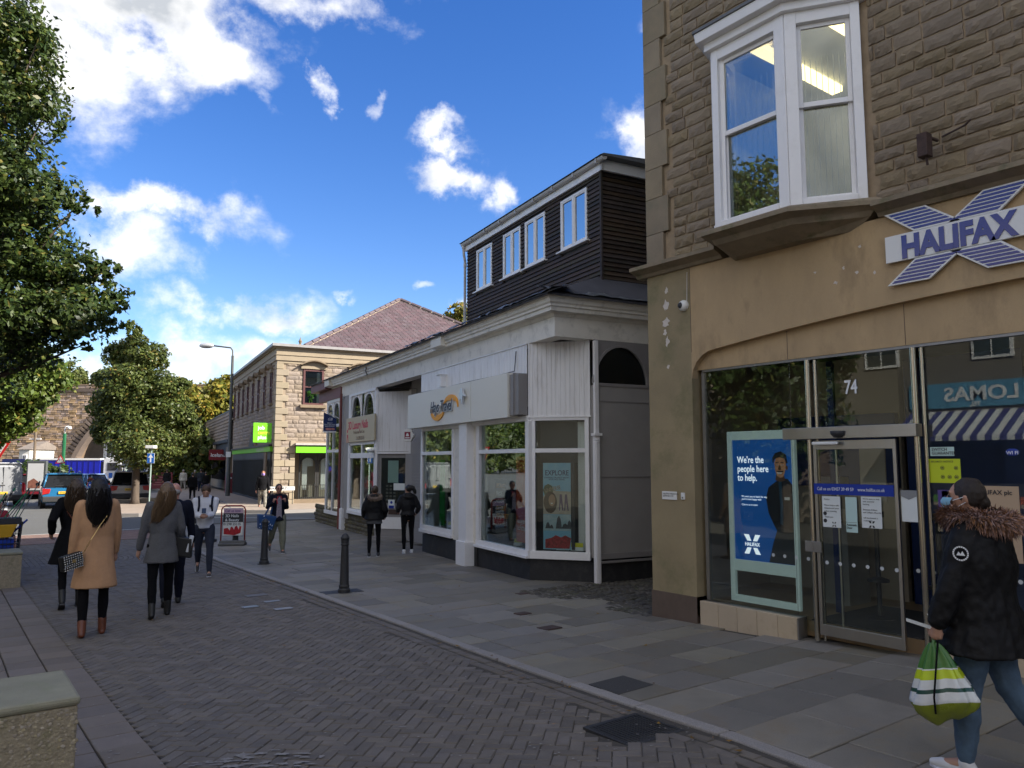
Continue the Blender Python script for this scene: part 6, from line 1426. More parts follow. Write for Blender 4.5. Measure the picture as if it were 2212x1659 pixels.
m_hill=mat('hill_woods',(.025,.04,.014),.95,.5,.12,1,.5,col2=(.07,.08,.03)); b=MB(); n=72; rg=random.Random(12); rs=[]
hh_=[18+9*math.sin(i*.35)+6*math.sin(i*.9+1)+rg.uniform(-1.5,1.5) for i in range(n)]
for rr,kz in ((360,-.06),(380,.45),(410,.85),(450,1),(560,.8),(700,0)): rs.append([(rr*math.cos(2*math.pi*i/n),rr*math.sin(2*math.pi*i/n),-.4+max(0,kz)*hh_[i]) for i in range(n)])
b.rings(rs,cap=False); tag(b.build('hills',m_hill,smooth=True),'wooded hills all round the town',None,None,'structure')
def G_(px,py):
    z=0.
    for i in range(40):
        d=ray(px,py); t=(z-CAMH)/d.z; Y=d.y*t; z=.5*z+.5*gz(Y)
    return (d.x*t,Y)
# ================================================================== PEOPLE
def organic(name,chains,voxel,m,parent,smooth=6,disp=0,dscale=12,seed=0,post=None,shade=True):
    """one continuous skin grown over overlapping tapered lofts. chain = list of (pos, rx, ry) rings or (pos,r)"""
    b=MB()
    for ch in chains:
        kind=ch[0]
        if kind=='t': # tube along points
            pts=[Vector(p[0]) for p in ch[1]]; rr=[p[1] for p in ch[1]]
            d0=(pts[0]-pts[1]).normalized(); d1=(pts[-1]-pts[-2]).normalized()
            P_=[pts[0]+d0*rr[0]*.9,pts[0]+d0*rr[0]*.6]+pts+[pts[-1]+d1*rr[-1]*.6,pts[-1]+d1*rr[-1]*.9]; Q=[rr[0]*.35,rr[0]*.8]+rr+[rr[-1]*.8,rr[-1]*.35]
            b.tube(P_,Q,12)
        elif kind=='e': # horizontal elliptical rings (pos,rx,ry[,yaw])
            rs=[]
            for p in ch[1]:
                c,rx,ry=Vector(p[0]),p[1],p[2]; yw=p[3] if len(p)>3 else 0; n=20; q=[]
                for k in range(n):
                    a=2*math.pi*k/n; x=rx*math.cos(a); y=ry*math.sin(a)
                    q.append((c.x+x*math.cos(yw)-y*math.sin(yw),c.y+x*math.sin(yw)+y*math.cos(yw),c.z))
                rs.append(q)
            b.rings(rs)
        elif kind=='b': b.ball(ch[1],ch[2],9,sc=ch[3] if len(ch)>3 else (1,1,1))
    me=b.mesh(name,m); o=link(name,me,None)
    r=o.modifiers.new('r','REMESH'); r.mode='VOXEL'; r.voxel_size=voxel; r.use_smooth_shade=True
    if smooth: s=o.modifiers.new('s','SMOOTH'); s.factor=.5; s.iterations=smooth
    dg=bpy.context.evaluated_depsgraph_get(); me2=bpy.data.meshes.new_from_object(o.evaluated_get(dg)); bpy.data.objects.remove(o)
    me2.name=name; me2.materials.clear(); 
    for mm in (m if isinstance(m,(list,tuple)) else [m]): me2.materials.append(mm)
    if disp:
        n=len(me2.vertices); co_=np.zeros(n*3); me2.vertices.foreach_get('co',co_); co_=co_.reshape(-1,3); no=np.zeros(n*3); me2.vertices.foreach_get('normal',no); no=no.reshape(-1,3)
        off=np.array([mnoise.noise(Vector((c[0]*dscale+seed,c[1]*dscale,c[2]*dscale*.55)))+.5*mnoise.noise(Vector((c[0]*dscale*2.3,c[1]*dscale*2.3+seed,c[2]*dscale*1.6))) for c in co_])
        co_+=no*(off*disp)[:,None]; me2.vertices.foreach_set('co',co_.ravel()); me2.update()
    me2.polygons.foreach_set('use_smooth',[True]*len(me2.polygons))
    if post: post(me2)
    return link(name,me2,parent)
m_sk=mat('skin',(.45,.25,.17),.5,.08,20,.1,80); m_sk2=mat('skin_ruddy',(.5,.24,.17),.5,.1,18,.1,80)
def cloth(name,c,rough=.95,var=.12,b=.5,sc=220): return mat(name,c,rough,var,25,b,sc,spec=.12)
def ik(a,c,l1,l2,pole):
    a=Vector(a);c=Vector(c); d=c-a; L_=min(d.length,(l1+l2)*.999); d=d.normalized(); c=a+d*L_
    x=(l1*l1-l2*l2+L_*L_)/(2*L_); h=math.sqrt(max(0,l1*l1-x*x)); p=Vector(pole); p=(p-d*p.dot(d)).normalized(); return a+d*x+p*h,c
def person(label,xy,az,H,S):
    """S: style dictionary. local x right, y forward, z up; az = facing azimuth"""
    g=S.get('z',None); z0=gz(xy[1]) if g is None else g
    o=thing('person',label,'person',(xy[0],xy[1],z0),R(-az)); s=H; vx=S.get('vox',.014)*(H/1.7)
    hipz=.525*s; hw=.052*s; fem=S.get('fem',False); shw=(.098 if fem else .112)*s; shz=.815*s
    lean=S.get('lean',0)*s; J={}
    J['pel']=Vector((0,0,hipz)); J['chest']=Vector((0,lean*.6,.70*s)); J['neck']=Vector((0,lean,.845*s)); hd=Vector(S.get('head',(0,.012,.932)))*s+Vector((0,lean,0)); J['head']=hd
    Lt=.245*s;Ls=.245*s; legs=[]
    for side,(th,kn,ab) in zip((-1,1),S.get('legs',[(18,5,2),(-14,25,2)])):
        hip=Vector((side*hw,0,hipz)); t=R(th); k_=hip+Vector((side*math.sin(R(ab))*Lt,math.sin(t)*Lt,-math.cos(t)*Lt)); t2=t-R(kn); an=k_+Vector((side*math.sin(R(ab))*Ls*.3,math.sin(t2)*Ls,-math.cos(t2)*Ls)); legs.append((hip,k_,an,t2))
    low=min(l[2].z for l in legs)-.037*s; dz=-low
    def up(v): return v+Vector((0,0,dz))
    if not S.get('sit'): 
        for k in J: J[k]=up(J[k])
        legs=[(up(a),up(b_),up(c),t) for a,b_,c,t in legs]; hd=J['head']; shz+=dz
    la=.17*s; lf=.15*s; arms=[]
    for side,tgt in zip((-1,1),S.get('arms',[(-.14,.06,.49),(.14,-.04,.49)])):
        sh=Vector((side*shw,lean*.9,shz)); w=Vector((tgt[0]*s,tgt[1]*s,tgt[2]*s+dz)); el,w=ik(sh,w,la,lf,S.get('pole',(side*.35,-1,-.25))); arms.append((sh,el,w,side))
    ms=S.get('skin',m_sk); hr=.066*s
    # body, one continuous skin
    ch=[('e',[(J['pel']+Vector((0,0,-.06*s)),.03*s,.03*s),(J['pel']+Vector((0,0,-.03*s)),.075*s,.055*s),(J['pel']+Vector((0,0,.03*s)),.09*s,.062*s),(J['pel']*.5+J['chest']*.5,.075*s,.05*s),(J['chest'],.092*s,.058*s),(Vector((0,lean*.9,shz-.01*s)),.085*s,.05*s),(Vector((0,lean*.95,shz+.02*s)),.04*s,.035*s)]),
        ('t',[(J['neck']+Vector((0,-.01*s,-.04*s)),.034*s),(hd+Vector((0,-.012*s,-.04*s)),.031*s)]),
        ('b',hd,1,(.044*s,.054*s,.062*s)),('b',hd+Vector((0,.012*s,-.035*s)),1,(.033*s,.038*s,.036*s))]
    fwd=Vector(S.get('look',(0,1,0))).normalized(); sidev=Vector((fwd.y,-fwd.x,0)); upv=sidev.cross(fwd).normalized()
    def hp_(x,y,z): return hd+sidev*x*s+fwd*y*s+upv*z*s
    ch[2]=('b',hd,1,(.044*s,.053*s,.062*s)); ch[3]=('b',hp_(0,.015,-.034),1,(.032*s,.034*s,.034*s))
    ch+= [('t',[(hp_(0,.05,.004),.006*s),(hp_(0,.062,-.014),.0085*s)]),('t',[(hp_(-.046,-.004,.004),.008*s),(hp_(-.047,-.006,-.014),.006*s)]),('t',[(hp_(.046,-.004,.004),.008*s),(hp_(.047,-.006,-.014),.006*s)]),('b',hp_(0,.042,-.056),.012*s),('t',[(hp_(-.022,.046,.017),.006*s),(hp_(.022,.046,.017),.006*s)]),('t',[(hp_(-.013,.048,-.036),.006*s),(hp_(.013,.048,-.036),.006*s)])]
    for sh,el,w,side in arms: ch.append(('t',[(sh,.03*s),(sh.lerp(el,.5),.027*s),(el,.022*s),(el.lerp(w,.35),.023*s),(w,.0145*s)]))
    for hip,k_,an,t2 in legs: lk=min(1,.82*S.get('trw',1.2)/.86) if S.get('trousers') else 1; ch.append(('t',[(hip,.046*s*lk),(hip.lerp(k_,.5),.038*s*lk),(k_,.027*s*lk),(k_.lerp(an,.35),.028*s*lk),(an,.018*s)])); ch.append(('t',[(an,.02*s),(an+Vector((0,.09*s,-.02*s)),.015*s)]))
    hv=S.get('handvox',0)
    # hands: palm and five fingers
    hn=[]
    for i,(sh,el,w,side) in enumerate(arms):
        d=(w-el).normalized(); hs=S.get('hands',[None,None])[i]
        if hs: d=Vector(hs).normalized()
        inn=Vector((-side,0,0)); inn=(inn-d*inn.dot(d)); inn=inn.normalized() if inn.length>.1 else Vector((0,1,0)); acr=d.cross(inn).normalized(); 
        if acr.y<0: acr=-acr
        pc=w+d*.028*s; fingers=[('t',[(w,.0145*s),(pc,.016*s),(w+d*.05*s,.0155*s)]),('t',[(w+d*.03*s+acr*.010*s,.0095*s),(w+d*.05*s+acr*.014*s,.0085*s)]),('t',[(w+d*.03*s-acr*.010*s,.0095*s),(w+d*.05*s-acr*.014*s,.0085*s)])]
        curl=S.get('curl',[.5,.5])[i]
        for f_,ln in zip((-1.5,-.5,.5,1.5),(.036,.044,.047,.043)):
            p0=w+d*.052*s+acr*(f_*.0098*s); p1=p0+(d*math.cos(curl*.8)+inn*math.sin(curl*.8))*ln*.5*s; p2=p1+(d*math.cos(curl*2)+inn*math.sin(curl*2))*ln*.5*s; fingers.append(('t',[(p0,.0052*s),(p1,.0048*s),(p2,.0042*s)]))
        th0=w+d*.018*s+acr*.014*s; fingers.append(('t',[(th0,.0075*s),(th0+d*.018*s+acr*.012*s+inn*.008*s,.0062*s),(th0+d*.038*s+acr*.008*s+inn*.016*s,.005*s)]))
        hn.append((w,d,inn,acr)); 
        if hv and i==S.get('handside',0) or hv and S.get('bothhands'):
            organic('hand',fingers,hv,ms,o,2)
        else: ch+=fingers
    organic('body',ch,S.get('bvox',.011)*(H/1.7),ms,o,4)
    # trousers
    tr=S.get('trousers')
    if tr:
        k=S.get('trw',1.0); cz=.035*s
        c=[('e',[(J['pel']+Vector((0,0,-.05*s)),.05*s,.04*s),(J['pel']+Vector((0,0,-.02*s)),.095*s*k**.3,.068*s*k**.3),(J['pel']+Vector((0,0,.03*s)),.088*s,.062*s),(J['pel']+Vector((0,0,.06*s)),.06*s,.04*s)])]
        for hip,k_,an,t2 in legs:
            e=an+(k_-an).normalized()*.02*s
            c.append(('t',[(hip+Vector((0,0,.0)),.058*s*k**.5),(hip.lerp(k_,.5),.05*s*k),(k_,.037*s*k),(k_.lerp(an,.4),.037*s*k),(e,.026*s*k)]))
        organic('trousers',c,vx,tr,o,3,.005 if k<1.05 else .009,14,seed=xy[0]*3)
    # shoes
    for hip,k_,an,t2 in legs:
        a=max(-.2,min(.9,-(t2)*1.0)); f=Vector((0,math.cos(a),-math.sin(a)*1.0)).normalized(); upf=Vector((0,math.sin(a),math.cos(a))); sb=an-upf*.022*s
        c=[('t',[(an+ (k_-an).normalized()*S.get('bootup',.0)*s,.027*s),(an-upf*.01*s-f*.012*s,.024*s)]),('t',[(sb-f*.022*s,.019*s),(sb+f*.03*s,.021*s),(sb+f*.075*s,.019*s),(sb+f*.10*s-upf*.004*s,.014*s)])]
        organic('shoe',c,.009,S.get('shoes',m_ink),o,2)
        if S.get('sole'): 
            b=MB(); q=sb-upf*.016*s; sx=Vector((1,0,0))
            b.rings([[q+f*y*s+sx*x*s-upf*t_*s for x,y in ((-.018,-.035),(.018,-.035),(.024,.03),(.022,.085),(0,.112),(-.022,.085),(-.024,.03))] for t_ in (.008,-.004)]); b.build('sole',S['sole'],o,bevel=.003)
    # top garment
    co_=S.get('coat')
    if co_:
        L_=S.get('hem',.48); fl=S.get('flare',1.15); bulk=S.get('bulk',1.0); hz=L_*s+dz; hwd=S.get('hemw',.105)*s*fl
        wz=.615*s+dz; rings=[(Vector((0,-.0,hz)),hwd*bulk,.085*s*fl*bulk),(Vector((0,0,hz*.6+wz*.4)),(hwd*.6+.09*s*.4)*bulk,(.085*fl*.6+.065*.4)*s*bulk),(Vector((0,lean*.3,wz)),S.get('waist',.088)*s*bulk,.066*s*bulk),(J['chest']+Vector((0,0,.0)),.107*s*bulk,.074*s*bulk),(Vector((0,lean*.9,shz-.02*s)),.112*s*bulk**.6,.066*s*bulk),(Vector((0,lean*.9,shz+.022*s)),.075*s,.052*s),(Vector((0,lean,shz+.045*s)),.04*s,.042*s)]
        c=[('e',rings)]; sl=S.get('sleeve',1.0)
        for sh,el,w,side in arms:
            c.append(('t',[(sh-Vector((side*.012*s,0,0)),.042*s*bulk**.7),(sh.lerp(el,.5),.037*s*sl),(el,.033*s*sl),(el.lerp(w,.5),.031*s*sl),(w-(w-el).normalized()*.01*s,.026*s*sl)]))
        if S.get('collar'): c.append(('e',[(J['neck']+Vector((0,-.005*s,-.02*s)),.05*s,.05*s),(J['neck']+Vector((0,-.01*s,.025*s)),.047*s,.047*s)]))
        if S.get('hood'): c.append(('b',J['neck']+Vector((0,-.055*s,-.01*s)),1,(.075*s,.045*s,.055*s)))
        cn=S.get('coatname','coat')
        organic(cn,c,vx,co_,o,3,S.get('fold',.008),S.get('foldscale',9),seed=xy[1]*2)
    # hair
    hr_=S.get('hair')
    if hr_:
        c=[('b',hp_(0,-.012,.012),1,(.05*s,.056*s,.06*s))]
        Lh=S.get('hairlen',0)
        if Lh: 
            bk=S.get('hairback',.05); sx_=S.get('hairx',0)
            pts=[]
            for i in range(7):
                q=i/6; pts.append((Vector((hd.x+sx_*q*q*s,hd.y-.02*s-bk*s*min(1,q*2.2),hd.z+.03*s-Lh*s*q)),(.05+.022*math.sin(q*2.6)-.03*q**4)*s,(.05-.022*q)*s))
            c.append(('e',pts))
        if S.get('bun'): c.append(('b',hp_(*S['bun'][:3]),S['bun'][3]*s))
        if S.get('pony'):
            c.append(('t',[(hp_(*p[:3]),p[3]*s) for p in S['pony']]))
        def comb(me): pass
        organic('hair',c,.012 if Lh else .009,hr_,o,2,.006,26,seed=1)
        if Lh: # loose strands
            b=MB(); rg=random.Random(int(xy[0]*100))
            for i in range(S.get('strands',340)):
                a=rg.uniform(0,2*math.pi); q0=rg.uniform(.1,.7); ln=rg.uniform(.25,.5)
                pts=[]
                for j in range(4):
                    q=min(1.08,q0+ln*j/3); rx=(.05+.022*math.sin(min(q,1)*2.6)-.03*min(q,1)**4)*s+.004*s; ry=(.052-.022*q)*s
                    pts.append(Vector((hd.x+sx_*q*q*s+rx*math.cos(a+.15*j*rg.uniform(-1,1)),hd.y-.02*s-bk*s*min(1,q*2.2)+ry*math.sin(a),hd.z+.03*s-Lh*s*q)))
                b.tube(pts,[.004*s,.0045*s,.0035*s,.001*s],3)
            b.build('hair_strands',hr_,o,kind='stuff')
    if S.get('mask'):
        b=MB(); r=[]
        for i in range(5):
            v=-.05+.05*i/4; r.append([hp_(-.04+.08*j/8,.025+.045*math.cos((j-4)/4*1.35)+(.008 if i in(2,3) else 0),v) for j in range(9)])
        b.rings(r,cap=False,closed=False); b.build('face_mask',S['mask'],o,smooth=True)
        b=MB(); 
        for sd in (-1,1): b.tube([hp_(sd*.04,.035,-.01),hp_(sd*.05,-.005,.005)],.0012*s,4); b.tube([hp_(sd*.04,.035,-.04),hp_(sd*.05,-.005,-.015)],.0012*s,4)
        b.build('mask_loop',m_letterw,o)
    if S.get('eyes',True) and H>0:
        b=MB(); 
        for sd in (-1,1): b.ball(hp_(sd*.018,.046,.004),.0065*s,5)
        b.build('eyes',m_ink,o,smooth=True)
        b=MB(); b.tube([hp_(-.014,.052,-.036),hp_(.014,.052,-.036)],.0028*s,5); b.build('lips',mat('lips',(.3,.1,.08),.5),o)
        if hr_: b=MB(); [b.tube([hp_(sd*.028,.048,.018),hp_(sd*.01,.052,.02)],.003*s,4) for sd in (-1,1)]; b.build('eyebrows',hr_,o)
    return o,dict(J=J,arms=arms,legs=legs,hd=hd,s=s,dz=dz,hp=hp_,hn=hn)
h_dark=mat('hair_black',(.007,.005,.005),.5,.3,30,.4,160,streak=(3,3,.1)); h_brown=mat('hair_brown',(.055,.033,.018),.42,.4,22,.5,140,streak=(3,3,.1)); h_light=mat('hair_light_brown',(.13,.08,.04),.42,.45,20,.5,140,streak=(3,3,.1)); h_grey=mat('hair_grey',(.3,.28,.26),.6,.2,40)
c_black=cloth('black_cloth',(.0075,.0075,.009)); c_camel=cloth('camel_wool',(.52,.30,.165),.95,.05,.35,300); c_tweed=mat('grey_tweed',(.115,.115,.12),.95,.3,90,.5,250); c_navy=cloth('navy_cloth',(.012,.014,.026)); c_jean=mat('dark_denim',(.018,.024,.045),.85,.25,12,.3,200); c_blue=mat('blue_denim',(.075,.125,.19),.85,.28,9,.35,220,dirt=(.16,.22,.3),dscale=4,damt=.5)
c_white=cloth('white_cotton',(.62,.63,.68),.9,.04,.2); c_khaki=cloth('khaki_cloth',(.2,.2,.15)); c_grey=cloth('grey_cloth',(.09,.09,.095)); l_boot=mat('brown_leather',(.14,.042,.02),.35,.25,12,.15,60); l_black=mat('black_leather',(.007,.007,.007),.5,.2,12,.1,60); c_puff=mat('black_nylon',(.007,.007,.008),.6,.2,8,.25,60,spec=.22)
# --- woman in the camel coat
p,I=person('woman in a camel coat with long black hair and brown ankle boots',G_(197,1372),4,1.98,dict(fem=True,legs=[(-4,6,1.5),(5,3,1.5)],arms=[(-.125,.03,.50),(.12,.08,.50)],coat=c_camel,hem=.30,flare=1.2,hemw=.11,waist=.096,trousers=c_black,trw=.86,shoes=l_boot,bootup=.06,hair=h_dark,hairlen=.26,hairback=.045,strands=420,fold=.013,foldscale=5,vox=.012,eyes=True,head=(.0,.01,.925)))
s=I['s']
bag=thing('handbag','small black handbag covered in metal studs, worn by the woman in camel','handbag',(p.location.x,p.location.y,p.location.z),p.rotation_euler.z)
BX=Vector((-.28,-.19,.95))
b=MB(Matrix.Translation(BX)@Matrix.Rotation(R(28),4,'Z')@Matrix.Rotation(R(-12),4,'Y')); b.box(-.13,.13,-.045,.045,-.1,.09); b.build('bag_body',l_black,bag,bevel=.02)
b=MB(Matrix.Translation(BX)@Matrix.Rotation(R(28),4,'Z')@Matrix.Rotation(R(-12),4,'Y')); b.box(-.125,.125,-.06,-.047,-.03,.095); b.build('bag_flap',l_black,bag,bevel=.008)
m_gold=mat('gold_metal',(.75,.55,.25),.3,.05,3,0,1,metal=1); b=MB(Matrix.Translation(BX)@Matrix.Rotation(R(28),4,'Z')@Matrix.Rotation(R(-12),4,'Y'))
for i in range(9):
    for j in range(7):
        x=-.11+.0275*i; z=-.085+.028*j; b.lathe([(.009,0),(.005,.008),(0.0008,.010)],6,(0,0,0)) if 0 else b.ball((x,-.064 if z>-.03 else -.048,z),.0085,4)
b.build('studs',mat('stud_metal',(.75,.7,.6),.2,.05,3,0,1,metal=1),bag,kind='stuff'); b=MB(Matrix.Translation(BX)@Matrix.Rotation(R(28),4,'Z')); b.box(-.02,.02,-.075,-.065,-.01,.03); b.build('clasp',m_gold,bag)
b=MB(); b.tube([BX+Vector((.12,.0,.07)),(-.08,-.21,1.2),(.02,-.18,1.38),(.1,-.15,1.50),(.16,-.06,1.60),(.13,.06,1.58)],.005,5); b.build('chain_strap',m_gold,bag)
# --- woman in the black coat
p,I=person('woman in a flared black coat with long brown hair, one foot lifted',G_(150,1312),2,1.95,dict(fem=True,legs=[(4,34,2),(6,4,2)],arms=[(-.15,.02,.58),(.12,.12,.56)],coat=c_black,hem=.34,flare=1.45,hemw=.115,waist=.085,trousers=c_black,trw=.84,shoes=l_black,bootup=.08,sole=m_ink,hair=h_brown,hairlen=.23,hairback=.045,hairx=-.02,fold=.01,foldscale=7,head=(.0,.02,.93)))
b=MB(); b.tube([(-.12,-.13,1.46),(-.02,-.16,1.3),(.07,-.16,1.1),(.16,-.1,.93)],.008,5); b.build('bag_strap',l_boot,p)
b=MB(); b.box(.13,.2,-.14,.05,.78,.92); b.build('small_bag',mat('red_leather',(.16,.02,.035),.4),p,bevel=.02)
# --- woman in the grey coat
p,I=person('woman in a fitted grey tweed coat with long light brown hair',G_(343,1332),6,1.90,dict(fem=True,legs=[(-8,10,2),(9,4,2)],arms=[(-.15,.04,.50),(.13,.08,.52)],coat=c_tweed,hem=.40,flare=1.12,hemw=.112,waist=.087,trousers=c_black,trw=.9,shoes=l_black,bootup=.07,hair=h_light,hairlen=.25,hairback=.045,hairx=-.07,strands=420,fold=.012,foldscale=7,vox=.012,head=(.02,.02,.93)))
hb_=thing('handbag','black shoulder bag hanging behind the grey coat woman','handbag',tuple(p.location),p.rotation_euler.z)
b=MB(Matrix.Translation((.27,.0,.98))@Matrix.Rotation(R(-20),4,'Z')@Matrix.Rotation(R(10),4,'Y')); b.prism([(-.16,-.16),(.16,-.16),(.12,.12),(-.12,.12)],-.06,.06,'y'); b.build('bag_body',l_black,hb_,bevel=.02)
b=MB(Matrix.Translation((.36,-.04,1.0))@Matrix.Rotation(R(12),4,'Y')); b.box(-.03,.03,-.05,.0,-.12,.12); b.build('silver_trim',m_silver,hb_,bevel=.01)
b=MB(); b.tube([(.2,-.05,1.1),(.19,-.03,1.3),(.16,0,1.5),(.22,.05,1.3),(.3,.05,1.1)],.012,5); b.build('bag_strap',l_black,hb_)
# --- bald man beside her
p,I=person('bald older man in a dark navy jacket walking beside the grey coat woman',G_(368,1306),8,1.88,dict(skin=m_sk2,legs=[(-10,18,2),(10,4,2)],arms=[(-.15,.04,.49),(.15,.06,.5)],coat=c_navy,hem=.47,flare=1.0,trousers=c_navy,trw=1.05,shoes=l_black,fold=.008,look=(.35,1,0)))
b=MB(); hp=I['hp']; b.tube([hp(.046,.0,.01),hp(.04,.04,.01)],.003,4); b.build('glasses',m_ink,p)
organic('hair_fringe',[('b',I['hp'](0,-.02,-.012),1,(.049*I['s'],.05*I['s'],.03*I['s']))],.01,h_grey,p,2)
# --- young man with phone
p,I=person('young man in a white hooded top and dark jeans looking down at his phone',G_(438,1243),196,1.80,dict(legs=[(16,8,2),(-22,22,2)],arms=[(-.025,.2,.66),(.045,.2,.655)],pole=(.0,-.7,-1),hands=[(.6,.7,.25),(-.6,.7,.2)],curl=[.9,.9],coat=c_white,coatname='hooded_top',hem=.52,flare=.86,hemw=.1,waist=.088,trousers=c_jean,trw=1.0,shoes=mat('grey_shoe',(.08,.075,.07),.7),sole=c_white,hair=mat('hair_chestnut',(.06,.03,.015),.5,.3,30,.4,120),hood=True,fold=.008,foldscale=10,vox=.012,look=(.1,1,-.75),lean=.01,head=(.0,.028,.925)))
s=I['s']; ph=thing('phone','black phone held by the young man in the white top','phone',tuple(p.location),p.rotation_euler.z)
b=MB(Matrix.Translation((.02,.41,1.28+I['dz']*.0))@Matrix.Rotation(R(-35),4,'X')); b.box(-.04,.04,-.075,.075,-.005,.005); b.build('phone_body',m_ink,ph,bevel=.004); b=MB(Matrix.Translation((.02,.41,1.28))@Matrix.Rotation(R(-35),4,'X')); b.box(-.035,.035,-.07,.07,.0055,.006); b.build('phone_screen',mat('phone_screen',(.05,.06,.08),.1),ph)
b=MB()
for sd in (-1,1):
    b.tube([(sd*.13,.0,1.53),(sd*.12,.1,1.47),(sd*.115,.13,1.36),(sd*.13,.11,1.25)],.022,6)
b.build('rucksack_strap',c_navy,p,smooth=True)
b=MB(); 
for sh,el,w,side in I['arms']: b.tube([sh+Vector((side*.055,.0,0)),el+Vector((side*.05,0,0)),el.lerp(w,.8)+Vector((side*.035,0,-.02))],.012,5)
b.build('sleeve_stripe',c_navy,p); b=MB(); b.box(-.1,-.07,.12,.145,1.33,1.38); b.build('chest_badge',m_ink,p)
# --- woman with the blue shopping bag
p,I=person('woman in glasses with a navy jacket, pale trousers and a blue shopping bag',G_(598,1194),188,1.70,dict(fem=True,skin=m_sk2,legs=[(12,6,2),(-16,30,2)],arms=[(-.07,.13,.735),(.10,.13,.735)],hands=[(.2,.2,1),(-.2,.2,1)],curl=[1.2,1.2],coat=c_navy,coatname='jacket',hem=.47,flare=1.1,trousers=c_khaki,trw=1.25,shoes=mat('grey_shoe',(.08,.075,.07),.7),sole=c_white,hair=h_brown,bun=(0,-.055,-.01,.03),fold=.009,look=(0,1,-.1)))
hp=I['hp']; b=MB()
for sd in (-1,1):
    b.tube([hp(sd*.018+.014*math.cos(k*.785),.06,.004+.009*math.sin(k*.785)) for k in range(9)],.0022,4); b.tube([hp(sd*.032,.06,.006),hp(sd*.048,.0,.006)],.002,4)
b.build('glasses',m_ink,p)
b=MB(); b.prism([(-.07,.8),(.08,.8),(.05,1.32),(.0,1.38),(-.05,1.32)],.115,.135,'y'); b.build('patterned_shirt',mat('print_shirt',(.16,.13,.17),.8,.8,30,col2=(.4,.35,.4)),p,bevel=.01); b=MB(); b.tube([(-.06,.11,1.3),(-.035,.1,1.38),(.035,.1,1.38),(.06,.11,1.3),(.05,.14,1.2)],.014,6); b.build('red_collar',mat('red_lining',(.4,.02,.04),.8),p)
bg_=thing('shopping_bag','dark blue shopping bag with pale boat print carried by the woman in glasses','bag',tuple(p.location),p.rotation_euler.z)
m_bagb=mat('blue_bag',(.015,.065,.2),.5,.1,4,.2,20)
b=MB(Matrix.Translation((.30,.1,.77))@Matrix.Rotation(R(-10),4,'Y')@Matrix.Rotation(R(10),4,'Z')); b.prism([(-.17,-.19),(.17,-.19),(.25,.16),(-.23,.17)],-.08,.08,'y'); b.build('bag_body',m_bagb,bg_,bevel=.03)
b=MB(); 
for dy in (-.05,.05): b.tube([(.2,.1+dy,.95),(.17,.1+dy,1.12),(.18,.1,1.24),(.24,.1+dy,1.12),(.34,.1+dy,.92)],.012,5)
b.build('bag_handle',m_bagb,bg_); b=MB(Matrix.Translation((.30,.2,.77))@Matrix.Rotation(R(-10),4,'Y')@Matrix.Rotation(R(10),4,'Z')); 
for k in range(7): x=-.15+.05*k; z=-.08+.02*k*(k%3); b.prism([(x-.015,z),(x+.015,z),(x,z+.04)],-.012,-.009,'y'); b.prism([(x-.015,z-.08),(x+.015,z-.075),(x,z-.065)],-.012,-.009,'y')
b.build('boat_print',m_letterw,bg_)
# --- masked man by the corner
p,I=person('man in a black jacket, combat trousers and purple face mask by the stone corner',G_(566,1100),195,1.86,dict(skin=m_sk2,legs=[(12,6,2),(-16,20,2)],arms=[(-.16,.06,.48),(.16,-.02,.48)],coat=c_black,coatname='jacket',hem=.5,flare=1.0,bulk=1.1,trousers=mat('camo_cloth',(.09,.085,.07),.9,.6,12,col2=(.32,.3,.26)),trw=1.2,shoes=l_black,hair=mat('hair_ginger',(.15,.06,.025),.6),mask=mat('purple_mask',(.22,.16,.45),.7),vox=.018,bvox=.016,collar=True))
# --- two women looking into the salon display
p,I=person('woman in a black parka with a pale fur trimmed hood by the salon',G_(807,1202),28,1.66,dict(fem=True,legs=[(-3,4,2),(6,6,2)],arms=[(-.15,.1,.56),(.15,.1,.56)],coat=c_puff,coatname='parka',hem=.52,flare=1.12,bulk=1.22,waist=.1,hemw=.108,sleeve=1.25,trousers=c_black,trw=.85,shoes=m_ink,sole=c_white,hair=h_brown,bun=(0,-.02,.045,.03),hood=True,fold=.016,foldscale=8,vox=.013,eyes=False))
def furring(par,c,rx,ry,th,n,m,ln=.04,seed=1,tilt=0,name='fur_trim',arc=(0,2*math.pi),rz_=.3):
    rg=random.Random(seed); b=MB(); M=Matrix.Translation(c)@Matrix.Rotation(tilt,4,'X')
    for i in range(n):
        a=rg.uniform(*arc); e=rg.uniform(0,2*math.pi); rr=th*rg.uniform(.2,1); o=Vector((math.cos(a)*math.cos(e),math.sin(a)*math.cos(e),math.sin(e)))
        q=Vector((rx*math.cos(a),ry*math.sin(a),rz_*ry*math.sin(a)*0))+o*rr; d=(o+Vector((rg.uniform(-.6,.6),rg.uniform(-.6,.6),rg.uniform(-.7,.3)))).normalized()*ln*rg.uniform(.5,1.1); w=Vector((-d.y,d.x,rg.uniform(-.02,.02))).normalized()*ln*.09
        b.add([M@(q-w),M@(q+w),M@(q+d*.6+w*.7+Vector((0,0,-ln*.1))),M@(q+d+Vector((0,0,-ln*.3)))],[(0,1,2),(0,2,3)])
    o_=b.build(name,m,par,kind='stuff'); 
    c2=MB(); c2.tube([M@Vector((rx*math.cos(arc[0]+(arc[1]-arc[0])*k/24),ry*math.sin(arc[0]+(arc[1]-arc[0])*k/24),0)) for k in range(25)],th*.75,8); c2.build(name+'_base',m,par,smooth=True); return o_
f_pale=mat('fur_pale',(.2,.14,.1),.9,.5,60,isl=.3); f_brown=mat('fur_brown',(.24,.125,.085),.9,.5,60,isl=.35)
